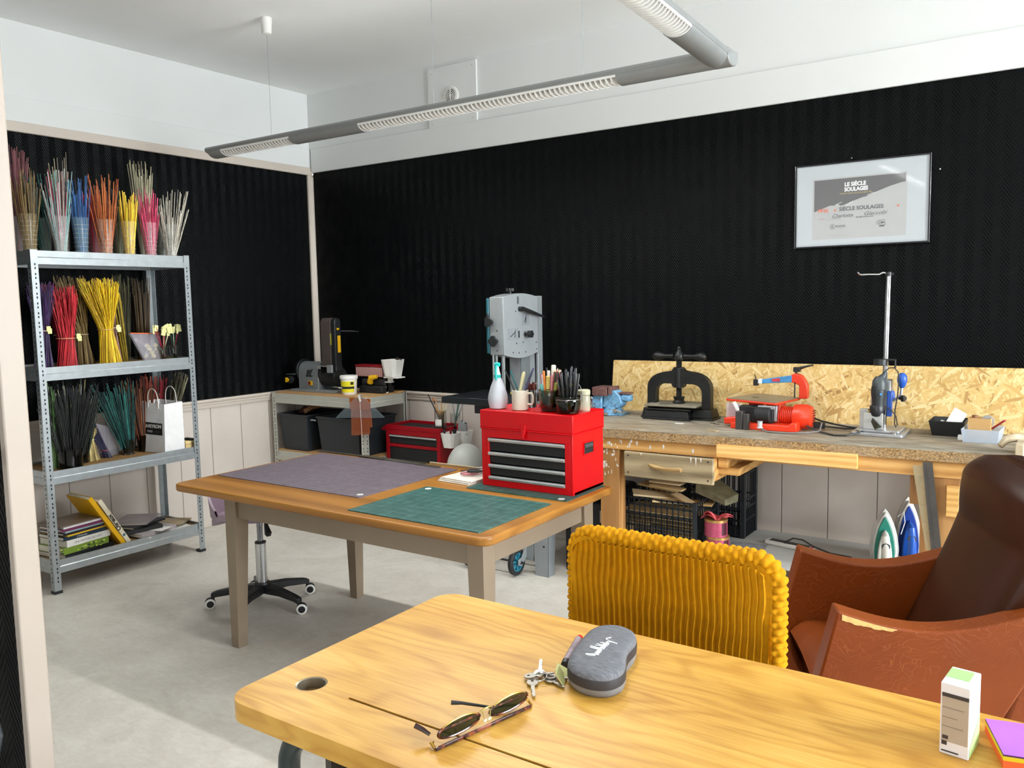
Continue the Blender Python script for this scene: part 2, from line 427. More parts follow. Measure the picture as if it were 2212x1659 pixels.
# trims
m = M(); m.box(0.03, RX, -.014, 0, ZB, 2.679); struct(m.build('trim_1', WHITE_W, bev=.002))
m = M(); m.box(0, .014, RY, 0, ZB+.035, 2.679); struct(m.build('trim_2', WHITE_W, bev=.002))
m = M(); m.box(0, .022, RY, 0, ZB-.017, ZB+.04); struct(m.build('trim_3', CREAM, bev=.004))
m = M(); m.prism([(0,0),(.034,0),(.034,-.012),(.024,-.026),(.012,-.036),(0,-.036)], ZR, ZB+.01); struct(m.build('trim_4', CREAM))
railp = [(0,.815),(.010,.815),(.014,.822),(.014,.836),(.020,.840),(.020,.852),(.030,.858),(.034,.868),(.030,.876),(0,.876)]
m = M(); m.prism([(-x, z) for x, z in railp], .02, RX, 'x'); struct(m.build('trim_5', CREAM))
m = M(); m.prism(railp, RY, -.02, 'y'); struct(m.build('trim_6', CREAM))
m = M(); m.box(.02, RX, -.014, 0, 0, .07); struct(m.build('baseboard_back', CREAM, bev=.003))
m = M(); m.box(0, .012, RY, -.02, 0, .012); struct(m.build('baseboard_left', CREAM, bev=.003))
# partition beside the photographer: black papered face, cream jamb end
PX0, PY0, PY1 = 3.4, -3.834, -3.797
m = M(); m.box(0, PX0-.02, PY0+.004, PY1-.01, 0, RZ); m.box(0, PX0-.02, PY1-.01, PY1, 0, RZ, 1); struct(m.build('wall_partition', [BLACK_X, WHITE_W]))
m = M(); m.box(PX0-.02, PX0, PY0, PY1+.006, 0, RZ); struct(m.build('trim_7', P('cream_jamb_dimmed', '#9d9186', .45, var=.03, vs=3), bev=.003))  # same cream as the trims, shade put into its colour to offset strong light

# access panel and round vent high on the back wall
t = thing('access_panel', 'thin white access panel high on the wall, behind the hanging light', 'access panel', (1.4, 0, 2.67))
m = M(); m.box(1.197, 1.603, -.013, -.0005, 2.671, 3.066); m.build('panel', WHITE_W, t, bev=.001)
for x, z in ((1.23,3.03),(1.57,3.035),(1.23,2.70),(1.57,2.70)):
    m = M(); m.cyl((x,-.0125,z), (x,-.0145,z), .004, n=8); m.build('screw', STEEL_W, t)
v = thing('air_vent', 'small round white air vent with dark ring slots', 'vent', (1.397, -.013, 2.865))
m = M(); m.lathe([(.062, 0), (.062, .006), (.055, .010)], n=40, T=TR(1.397,-.0135,2.865,rx=PI/2)); m.build('rim', WHITEP, v)
m = M(); m.lathe([(.047, .0095), (.047, .0112)], n=40, T=TR(1.397,-.0135,2.865,rx=PI/2)); m.build('opening', BLKM, v)
m = M()
for r in (.010, .021, .032, .043):
    m.tube([(1.397+r*cos(a*PI/18), -.0135-.0125, 2.865+r*sin(a*PI/18)) for a in range(36)], .0026, 6, closed=True)
m.box(1.394, 1.400, -.0285, -.0235, 2.818, 2.912); m.build('grille', WHITEP, v)

# ------------------------------------------------------------------ hanging L-shaped light
lt = thing('pendant_light', 'long grey L-shaped pendant light with white louvres, hung on wires', 'lamp', (2.2, -1.305, 2.38))
GREYL = P('light_housing_grey', '#8f9292', .45, .25, .03)
def half(m, x0, x1, yc, w, zb, zr, zt, T=None, mat=0, n=12, inset=0):
    pr = [(yc-w, zt), (yc-w, zr)] + [(yc+(w-inset)*cos(PI+PI*i/n), zr-(zr-zb-inset)*sin(PI*i/n)) for i in range(n+1)] + [(yc+w, zr), (yc+w, zt)]
    m.prism(pr, x0, x1, 'x', mat, T)
def arm(T, segs, fins, x0, x1, taper=False):
    m = M(); ws = .060
    m.prism([(-ws, 2.425), (-ws*.92, 2.412), (ws*.92, 2.412), (ws, 2.425), (ws*.86, 2.436), (-ws*.86, 2.436)], x0, x1, 'x', 0, T)
    if taper: m.prism([(-ws, 2.425), (-ws*.92, 2.412), (ws*.92, 2.412), (ws, 2.425), (ws*.86, 2.436), (-ws*.86, 2.436)], x0, x1, 'x', 0, T)
    m.build('housing', GREYL, lt)
    for a, b in segs:
        m = M(); half(m, a, b, 0, .054, 2.377, 2.411, 2.4119, T); m.build('cover', GREYL, lt)
    for a, b in fins:
        m = M(); n = int((b-a)/.0245)
        for i in range(n+1):
            x = a+(b-a)*i/n; half(m, x-.0027, x+.0027, 0, .050, 2.380, 2.410, 2.4119, T)
        for s in (-1, 1): m.box(a, b, s*.0505-.0015, s*.0505+.0015, 2.402, 2.4119, 0, T)
        l = m.build('louvre', P('louvre_white', '#f6f6f4', .35, var=.02), lt)
        m = M(); m.cyl((a+.02, 0, 2.398), (b-.02, 0, 2.398), .007, n=12)
        m.v = [tuple(T @ Vector(p)) for p in m.v]; m.build('tube_lamp', P('lamp_tube', '#e8e8e2', .3, var=.02), l)
T1 = TR(0, -1.305, 0)
arm(T1, [(.62, .735), (1.325, 1.84), (3.30, 3.70)], [(.735, 1.325), (1.84, 3.30)], .60, 3.70)
T2 = TR(3.715, -1.30, 0, rz=rad(-90+3.2))
arm(T2, [(.0, .46)], [(.46, 1.9)], .0, 1.95)
m = M(); half(m, 3.70, 3.775, -1.305, .055, 2.376, 2.411, 2.437); m.build('corner_joint', GREYL, lt, bev=.004)
m = M(); m.ell((.605, -1.305, 2.418), (.030, .056, .018), 20); m.build('end_cap', GREYL, lt)
for x, y in ((1.12, -1.300), (2.30, -1.305), (3.12, -1.305), (3.80, -2.30)):
    m = M(); m.cyl((x, y, 2.43), (x-.0, y, RZ-.05), .0011, n=6); wv = m.build('wire', STEEL, lt)
    m = M(); m.lathe([(.006, -.092), (.026, -.086), (.031, -.02), (.031, -.0005)], (x, y, RZ), 24); m.build('ceiling_cup', WHITEP, lt)

def pendant_fill(x, y, L, rz, power):  # added fill below the unlit pendant, brightens the middle of the room
    l = bpy.data.lights.new('pendant_fill', 'AREA'); l.shape = 'RECTANGLE'; l.size = L; l.size_y = .05; l.energy = power; l.color = (1.0, 1.0, .98)
    o = bpy.data.objects.new('pendant_fill', l); C.objects.link(o); o.location = (x, y, 2.372); o.rotation_euler = (0, 0, rz)
pendant_fill(1.03, -1.305, .57, 0, 12); pendant_fill(2.57, -1.305, 1.44, 0, 27); pendant_fill(3.78, -2.46, 1.4, rad(-86.8), 16)

def up_fill(x, y, L, rz, power):  # added upward fill over the unlit pendant, lifts the ceiling
    l = bpy.data.lights.new('pendant_upfill', 'AREA'); l.shape = 'RECTANGLE'; l.size = L; l.size_y = .05; l.energy = power; l.color = (1.0, 1.0, .98)
    o = bpy.data.objects.new('pendant_upfill', l); C.objects.link(o); o.location = (x, y, 2.440); o.rotation_euler = (PI, 0, rz)
up_fill(2.2, -1.305, 2.8, 0, 3.2); up_fill(3.78, -2.46, 1.4, rad(86.8), 2.4)
# ------------------------------------------------------------------ tool table with the cutting mats
TZ = .72; TX0, TX1, TY0, TY1 = 1.590, 3.325, -2.352, -1.425
tt = thing('work_table', 'honey wood table with taupe tapered legs, carrying cutting mats and the bright red chest', 'table', (2.45, -1.89, 0))
m = M(); m.prism(rrect(TX0, TX1, TY0, TY1, .05), TZ-.032, TZ); m.build('tabletop', W_TABLE, tt, bev=.008, seg=3)
def tleg(x, y, sx, sy):
    m = M(); a, b = .074, .048
    q0 = [(0,0),(b,0),(b,b),(0,b)]; q1 = [(0,0),(a,0),(a,a),(0,a)]
    m.hexa([(x+sx*p, y+sy*q, 0) for p, q in q0], [(x+sx*p, y+sy*q, TZ-.032) for p, q in q1]); m.build('leg', TAUPE, tt, bev=.002)
tleg(1.855, -2.275, 1, 1); tleg(3.255, -2.275, -1, 1); tleg(1.855, -1.50, 1, -1); tleg(3.255, -1.50, -1, -1)
for a in ((1.929, 3.181, -2.262, -2.240), (1.929, 3.181, -1.535, -1.513), ):
    m = M(); m.box(*a, TZ-.132, TZ-.032); m.build('apron', TAUPE, tt)
for a in ((1.868, 1.890, -2.201, -1.574), (3.220, 3.242, -2.201, -1.574)):
    m = M(); m.box(*a, TZ-.132, TZ-.032); m.build('apron', TAUPE, tt)
def matgrid(name, base, line, x0, y0, step, worn):
    t = NT(name); s = t.sep(); g = None
    for ax, o in ((0, x0), (1, y0)):
        p = t.math('PINGPONG', t.math('ADD', s[ax], 10*step-o), step/2)
        l = t.math('LESS_THAN', p, .0007)
        p5 = t.math('PINGPONG', t.math('ADD', s[ax], 50*step-o), step*2.5); l5 = t.math('LESS_THAN', p5, .0011)
        l = t.math('MAXIMUM', t.math('MULTIPLY', l, .45), l5); g = l if g is None else t.math('MAXIMUM', g, l)
    n = t.noise(t.mapping(scale=(3, 9, 3)), 8, 5, .7, .5)
    b = t.mix(t.ramp(n, [(.45, (0,)*3+(1,)), (.8, (worn,)*3+(1,))]), hx(base), hx(line))
    msk = t.ramp(t.noise(t.co.outputs['Object'], 14, 3), [(.3, (.35,)*3+(1,)), (.6, (1,)*3+(1,))])
    return t.set(Base_Color=t.mix(t.math('MULTIPLY', g, t.math('MULTIPLY', msk, .8)), b, hx(line)), Roughness=.45)
G_PURP = matgrid('worn_purple_mat', '#5c525b', '#968b93', 1.64, -2.1, .0254, .45)
G_GREEN = matgrid('green_grid_mat', '#0c413b', '#6a9a92', 2.66, -2.29, .01, .35)
def cmat(name, x0, x1, y0, y1, z, mt, label, mark):
    m = M(); m.prism(rrect(x0, x1, y0, y1, .006, 3), z, z+.003)
    o = m.build(name, mt); tag(o, label, 'cutting mat')
    for (u, v) in mark:
        m = M(); m.lathe([(.014, 0), (.014, .0004)], (u, v, z+.003), 20); m.build('maker_mark', P('mat_mark', '#d9dad2', .6), o)
        m = M()
        for k in range(3): m.ell((u+.006*cos(k*2.1), v+.006*sin(k*2.1), z+.0034), (.004, .0022, .0003), 10)
        m.build('maker_mark', P('mat_mark_grey', '#8fa39c', .6), o)
    return o
cmat('cutting_mat', 1.622, 2.535, -2.135, -1.487, TZ, G_PURP, 'large worn purple-grey gridded cutting mat on the honey table', [(2.50, -2.095)])
cmat('cutting_mat', 2.640, 3.262, -2.305, -1.838, TZ, G_GREEN, 'green gridded cutting mat at the front corner of the honey table', [(2.675, -1.872)])
cmat('cutting_mat', 2.800, 3.292, -1.776, -1.46, TZ, G_GREEN, 'green cutting mat pinned beneath the bright red tool chest', [(3.255, -1.755)])
t = tag(M().box(1.56, 2.30, -1.462, -1.432, TZ, TZ+.004).build('metal_ruler', P('dark_steel_rule', '#59564e', .35, .8), bev=.0006), 'long dark metal ruler along the back edge of the honey table', 'ruler')
m = M(); m.box(-.28, .28, -.012, .012, 0, .004, T=TR(2.15, -1.478, TZ+.0035, rz=rad(-4))); tag(m.build('metal_ruler', P('grey_steel_rule', '#7b786c', .3, .8), bev=.0006), 'shorter grey metal ruler crossing over the purple mat back edge', 'ruler')
m = M(); m.box(2.32, 2.80, -1.440, -1.428, TZ, TZ+.010); tag(m.build('wooden_batten', W_GREY, bev=.001), 'thin wooden batten lying along the table back edge behind the white cards', 'batten')

# ------------------------------------------------------------------ bright red tool chest
CX0, CX1, CY0, CY1, CZ0, CZ1 = 2.828, 3.273, -1.694, -1.440, TZ+.003, 1.048
ch = thing('tool_chest', 'bright red metal tool chest with four black drawers on the honey table', 'tool chest', (3.05, -1.567, CZ0))
m = M()
m.box(CX0, CX1, CY0+.012, CY1, CZ0, CZ0+.012); m.box(CX0, CX0+.014, CY0, CY1, CZ0, .966); m.box(CX1-.012, CX1, CY0, CY1, CZ0, .966)
m.box(CX0, CX1, CY1-.003, CY1, CZ0, .966); m.box(CX0+.014, CX1-.012, CY0, CY0+.012, CZ0, CZ0+.030); m.box(CX0+.014, CX1-.012, CY0, CY0+.012, .930, .966)
m.box(CX0+.014, CX0+.038, CY0, CY0+.012, CZ0+.03, .93); m.box(CX1-.036, CX1-.012, CY0, CY0+.012, CZ0+.03, .93)
m.box(CX0+.01, CX1-.01, CY0+.012, CY1-.01, .962, .966)
m.build('body', RED, ch, bev=.002)
m = M(); m.box(CX0-.004, CX1+.004, CY0-.004, CY1+.002, .972, 1.045)
m.prism([(CX0-.004,.972),(CX1+.004,.972),(CX1+.006,.966),(CX0-.006,.966)], CY0-.006, CY1+.003, 'y'); m.build('lid', RED, ch, bev=.006, seg=3)
lx = 3.045
m = M(); m.box(lx-.012, lx+.012, CY0-.010, CY0-.0045, .955, .995); m.box(lx-.008, lx+.008, CY0-.013, CY0-.009, .935, .975); m.lathe([(.008,0),(.008,.003)], n=16, T=TR(lx, CY0-.013, .945, rx=PI/2)); m.build('latch', RED, ch, bev=.0015)
dz = [(.872, .924), (.818, .866), (.764, .812), (CZ0+.034, .758)]
for i, (a, b) in enumerate(((.874, .926), (.822, .868), (.771, .816), (CZ0+.032, .765))):
    m = M(); m.box(CX0+.04, CX1-.038, CY0+.004, CY1-.02, a, b); d = m.build('drawer', BLKM, ch, bev=.001)
    m = M(); m.prism([(CY0+.004, b-.014), (CY0-.006, b-.012), (CY0-.010, b-.004), (CY0-.006, b+.001), (CY0+.004, b+.001)], CX0+.038, CX1-.037, 'x'); m.build('drawer_pull', P('pull_grey', '#b9bbbb', .35, .4), d)
def side_handle(m, x, y, z):
    m.box(x-.001, x+.0035, y-.040, y+.040, z-.026, z-.022); m.box(x-.001, x+.0035, y-.040, y+.040, z+.022, z+.026)
    m.box(x-.001, x+.0035, y-.042, y-.038, z-.026, z+.026); m.box(x-.001, x+.0035, y+.038, y+.042, z-.026, z+.026)
m = M(); m.box(CX1-.001, CX1+.0012, -1.607, -1.527, .876, .924); h = m.build('side_handle', BLKM, ch)
m = M(); side_handle(m, CX1, -1.567, .90); m.build('handle_rim', RED, h)
m = M(); m.box(CX1+.001, CX1+.006, -1.60, -1.535, .902, .918); m.build('handle_grip', P('grip_grey', '#3f4346', .5), h, bev=.002)

# second, darker chest against the back wall on a narrow stand
st = thing('small_stand', 'low narrow stand carrying the dark red roller chest', 'stand', (1.25, -.19, 0))
m = M(); m.box(.985, 1.50, -.325, -.06, .405, .425); m.build('top', MDF_T, st)
for x, y in ((.99,-.32),(1.475,-.32),(.99,-.085),(1.475,-.085)):
    m = M(); m.box(x, x+.02, y, y+.02, 0, .405); m.build('leg', STEEL_W, st)
c2 = thing('roller_chest', 'dark red tool chest with open black tray top and wide black drawers', 'tool chest', (1.23, -.19, .425))
X0, X1, Y0, Y1, Z0, Z1 = 0.99, 1.468, -.318, -.06, .425, .648
m = M(); m.box(X0, X0+.03, Y0, Y1, Z0, Z1); m.box(X1-.03, X1, Y0, Y1, Z0, Z1); m.box(X0+.03, X1-.03, Y0, Y0+.015, Z1-.035, Z1)
m.box(X0+.03, X1-.03, Y0, Y0+.015, .530, .552); m.box(X0+.03, X1-.03, Y0, Y0+.015, Z0, Z0+.012); m.box(X0+.03, X1-.03, Y1-.015, Y1, Z0, Z1); m.box(X0+.03, X1-.03, Y0+.015, Y1-.015, Z0, Z0+.01)
m.build('body', RED_D, c2, bev=.002)
m = M()
m.box(X0, X1, Y0-.002, Y0+.012, Z1, Z1+.030); m.box(X0, X1, Y1-.012, Y1+.002, Z1, Z1+.030); m.box(X0, X0+.012, Y0+.012, Y1-.012, Z1, Z1+.030); m.box(X1-.012, X1, Y0+.012, Y1-.012, Z1, Z1+.030)
m.prism([(X0, Z1+.028), (X0-.05, Z1+.002), (X0-.05, Z1-.012), (X0, Z1-.012)], Y0+.01, -.125, 'y'); m.build('tray_rim', RED_D, c2, bev=.002)
m = M(); m.box(X0+.012, X1-.012, Y0+.012, Y1-.012, Z1, Z1+.012); m.build('tray_liner', BLKM, c2)
for a, b in ((.555, .612), (.440, .527)):
    m = M(); m.box(X0+.032, X1-.032, Y0+.004, Y1-.02, a, b); d = m.build('drawer', BLKM, c2)
    if a > .5:
        m = M(); m.box(X0+.032, X1-.032, Y0-.006, Y0+.004, b-.012, b-.002); m.build('drawer_pull', P('pull_grey', '#b9bbbb', .35, .4), d, bev=.002)

# ------------------------------------------------------------------ foreground school desk
DZ = .76; DX0, DX1, DY0, DY1 = 3.598, 4.985, -3.575, -2.895
dk = thing('school_desk', 'old oak school desk with inkwell hole, nearest the viewer', 'desk', (4.3, -3.23, 0))
m = M(); m.prism(rrect(DX0, DX1, DY0, DY1, .055, 8), DZ-.038, DZ); top = m.build('desktop', W_DESK, dk)
cm = M(); cm.lathe([(.031, -.06), (.031, .02)], (3.700, -3.445, DZ), 40); cut(top, cm)
cm = M(); cm.box(3.805, 4.80, -3.4525, -3.4465, DZ-.006, DZ+.01); cut(top, cm)
b = top.modifiers.new('bevel', 'BEVEL'); b.width = .007; b.segments = 3; b.limit_method = 'ANGLE'; b.angle_limit = rad(50)
m = M(); m.box(3.806, 4.799, -3.4524, -3.4466, DZ-.0062, DZ-.0035); m.build('pencil_groove', P('groove_dark', '#1a100a', .9), dk)  # dark strip lying low in the cut groove
m = M(); m.lathe([(.0312,-.036),(.0312,-.0005),(.0272,-.0015),(.0265,-.036)], (3.700, -3.445, DZ), 36, cap=False); m.build('inkwell_sleeve', P('inkwell_metal', '#a39a88', .3, .8), dk)
m = M(); m.lathe([(.029,-.024),(.029,-.020)], (3.700, -3.445, DZ), 30); m.build('inkwell_bottom', P('inkwell_dirt', '#6b5028', .6, .3, .6, 60), dk)
TUBEG = P('dark_green_enamel', '#26302f', .35, .2, .1)
m = M(); y = -3.50
pts = [(3.70,y,.02),(3.695,y,.35),(3.69,y,.60)]+[(3.69+.075-.075*cos(rad(a)), y, .60+.075*sin(rad(a))+.018) for a in range(0,91,15)]+[(3.9,y,.694),(4.60,y,.694)]+[(4.72+.075*sin(rad(a)), y, .619+.075*cos(rad(a))) for a in range(15,91,15)]+[(4.795,y,.35),(4.79,y,.02)]
m.tube(pts, .021, 16); m.build('tube_frame', TUBEG, dk)
m = M(); y = -2.99
m.tube([(p[0], y, p[2]) for p in pts], .021, 16); m.build('tube_frame', TUBEG, dk)
m = M(); m.box(3.775, 4.73, -3.485, -3.02, .590, .606); m.box(3.775, 4.73, -3.045, -3.02, .606, .68); m.box(3.775, 3.79, -3.485, -3.045, .606, .69); m.box(4.715, 4.73, -3.485, -3.045, .606, .69); m.build('book_tray', P('dark_tray', '#4a4238', .6), dk)

# ------------------------------------------------------------------ yellow chair behind the desk
yc = thing('upholstered_chair', 'mustard yellow thick-ribbed corduroy chair behind the oak desk', 'chair', (4.08, -2.40, 0))
BX0, BX1, BZ0, BZ1, BY = 3.818, 4.360, .40, .889, -2.640
def back_y(x): return BY + .010*((x-4.08)/.28)**2
NR = 33; W_ = BX1-BX0
def rib(u, v):
    x = BX0+.010+(W_-.020)*u; z = BZ0+(BZ1-.014-BZ0)*v
    wob = .0028*sin(z*24+x*4+1.3*sin(x*11))+.0012*sin(z*60+x*19)
    ph = ((x+wob-BX0)/W_*NR) % 1.0
    d = .0155*math.exp(-((ph-.5)/.20)**2)
    # rounded upper corners
    c = .05; ex = max(0, (BX0+.010+c)-x, x-(BX1-.010-c)); ez = max(0, z-(BZ1-.014-c))
    k = math.hypot(ex, ez)
    if k > c and ex > 0 and ez > 0: x += (c-k)*(ex/k)*(1 if x > 4.08 else -1); z += (c-k)*(ez/k)
    return (x, back_y(x)-.013-d, z)
m = M(); m.grid(rib, 560, 60); m.build('ribbed_back_panel', YEL, yc, smooth=60)
def outline(n=420):
    c = .055; pts = []
    L = [(BX0, BZ0), (BX0, BZ1-c)]+[(BX0+c-c*cos(rad(a)), BZ1-c+c*sin(rad(a))) for a in range(5, 90, 5)]+[(BX0+c, BZ1), (BX1-c, BZ1)]+[(BX1-c+c*sin(rad(a)), BZ1-c+c*cos(rad(a))) for a in range(5, 90, 5)]+[(BX1, BZ1-c), (BX1, BZ0)]
    acc = [0]
    for a, b in zip(L, L[1:]): acc.append(acc[-1]+math.hypot(b[0]-a[0], b[1]-a[1]))
    for i in range(n+1):
        s = acc[-1]*i/n; k = 0
        while k < len(L)-2 and acc[k+1] < s: k += 1
        f = (s-acc[k])/(acc[k+1]-acc[k]); a, b = L[k], L[k+1]
        pts.append((a[0]+(b[0]-a[0])*f, a[1]+(b[1]-a[1])*f, s, b[0]-a[0], b[1]-a[1]))
    return pts
OL = outline(700); SL = OL[-1][2]
def rim(u, v):
    i = min(700, int(round(u*700))); x, z, s, dx, dz = OL[i]; l = math.hypot(dx, dz); nx, nz = -dz/l, dx/l
    th = 2*PI*v; R = .0170*(.62+.38*min(1, max(0, (x-BX0)/.10)))
    kn = abs(sin(PI*s/.0165))**.7; kn2 = .5+.5*sin(2*PI*s/.033+th*3)
    r = R+.0085*kn*(.35+.65*abs(sin(th*2.5+PI*int(s/.0165)*.5)))+.001*kn2
    o = r*cos(th)*.95; y = r*sin(th)*1.15
    return (x+nx*o, back_y(x)+.004+y, z+nz*o)
m = M(); m.grid(rim, 700, 30, closev=True); m.build('knobbly_edge', YEL, yc, smooth=70)
m = M(); m.prism([(x, z) for x, z in rrect(BX0+.005, BX1-.005, BZ0, BZ1-.005, .045)], BY-.012, BY+.035, 'y'); m.build('back_core', YEL, yc)
def seatf(u, v):
    x = BX0+.04+(W_-.12)*u; y = -2.60+.35*v; d = .006*abs(cos((x-BX0)/W_*NR*PI)); e = min(u, 1-u, v, 1-v)
    return (x, y, .455+d-.05*max(0, 1-e/.07)**2)
m = M(); m.grid(seatf, 330, 30); m.box(BX0+.04, BX1-.08, -2.60, -2.25, .37, .41); m.build('seat', YEL, yc)
for x, y in ((3.86,-2.60),(4.33,-2.62),(3.86,-2.28),(4.25,-2.28)):
    m = M(); m.tube([(x, y, .40), (x+(.03 if x > 4 else -.03), y+(.02 if y > -2.4 else -.03), 0)], [.013, .010], 12); m.build('leg', BLK, yc)

# ------------------------------------------------------------------ brown leather armchair
AO = (4.405, -2.235); AR = rad(25)
ac = thing('leather_armchair', 'low brown cracked-leather armchair with slanted back, right of the yellow chair', 'armchair', (AO[0], AO[1], 0), AR)
def armtop(u): return .652-.046*sin(PI*u/.46)**1.0 if u < .46 else .652+(u-.46)*.28
def armpart(v0, v1):
    n = 26; L = .585; top = [(L*i/n, armtop(L*i/n)) for i in range(n+1)]
    prof = [(-.105, .215)]+top+[(.335, .215)]
    return M().prism(prof, v0, v1, 'y')
WORN = P('exposed_foam_edge', '#d3ab6a', .9, var=.15, vs=90)
for k, (a, b) in enumerate(((0, .078), (.560, .640))):
    o = armpart(a, b).build('armrest', LEATHER, ac, local=True, bev=.007, seg=3)
    if k == 0:
        m = M(); rnd = random.Random(4); n = 26; u0, u1 = .010, .150
        hs = [.016*(1-i/n)**.5+.004*rnd.random() for i in range(n+1)]
        lo = [(u0+(u1-u0)*i/n, armtop(u0+(u1-u0)*i/n)-.004-hs[i]) for i in range(n+1)]
        hi = [(u0+(u1-u0)*i/n, armtop(u0+(u1-u0)*i/n)-.004) for i in range(n, -1, -1)]
        for i in range(n): m.add([(lo[i][0], -.0016, lo[i][1]), (lo[i+1][0], -.0016, lo[i+1][1]), (lo[i+1][0], -.0016, hi[n-i-1][1]), (lo[i][0], -.0016, hi[n-i][1])], [(0,1,2,3)])
        m.build('worn_patch', WORN, o, local=True, weld=True)
def seatc(u, v):
    x = -.035+.46*u; y = .080+.478*v
    e = max(0, 1-u/.16); s = min(v, 1-v)
    return (x-.0*e, y, .428-.055*u+.018*sin(PI*v)-.05*e*e-.012*max(0, 1-s/.06)**2)
m = M(); m.grid(seatc, 40, 24)
m.grid(lambda u, v: (-.035+.075*u-.025*sin(PI*v)*(1-u), .080+.478*v, .378-.17*u), 16, 24); m.build('seat_cushion', SUEDE_S if 'SUEDE_S' in globals() else LEATHER, ac, local=True, smooth=60, weld=True)
m = M(); m.box(.0, .42, .078, .56, .20, .345); m.build('seat_base', LEATHER, ac, local=True, bev=.01)
def backc(u, v):
    z = .36+.62*v
    uf = .292+.44*(z-.36)
    if z > .80: uf = .4856+.06*(z-.80)
    uf += .006*math.exp(-((z-.86)/.07)**2)*-1
    th = .125; hw = .252+.022*min(1, max(0, (z-.62)/.2))
    k = max(0, (v-.90)/.10); hw -= .035*k*k; th *= 1-.45*k*k; uf += .05*k*k
    a = 2*PI*u; ca, sa = cos(a), sin(a)
    px = math.copysign(abs(ca)**.32, ca)*hw; py = math.copysign(abs(sa)**.5, sa)*th/2
    bul = .020*(1-(px/hw)**2)*(1 if py < 0 else 0)
    zt = z + .028*(1-(px/hw)**2)*max(0, (v-.6)/.4)
    return (uf+th/2+py-bul, .319+px, zt)
m = M(); m.grid(lambda v, u: backc(u, v), 54, 72, closev=True)
m.add([backc(j/72, 1.0) for j in range(72)], [tuple(range(72))]); m.build('back_cushion', SUEDE, ac, local=True, smooth=80)
m = M(); m.hexa([(.42,.079,.24),(.60,.079,.24),(.60,.559,.24),(.42,.559,.24)], [(.60,.062,.90),(.68,.062,.90),(.68,.576,.90),(.60,.576,.90)]); m.build('back_shell', LEATHER, ac, local=True, bev=.02, seg=3)
for u, v in ((-.04,.04),(-.04,.60),(.28,.04),(.28,.60)):
    m = M(); m.tube([(u+.03, v, .24), (u+(.0 if u < .2 else .08), v, 0)], [.02, .013], 12); m.build('leg', P('dark_wood_leg', '#2b1a10', .4), ac, local=True)
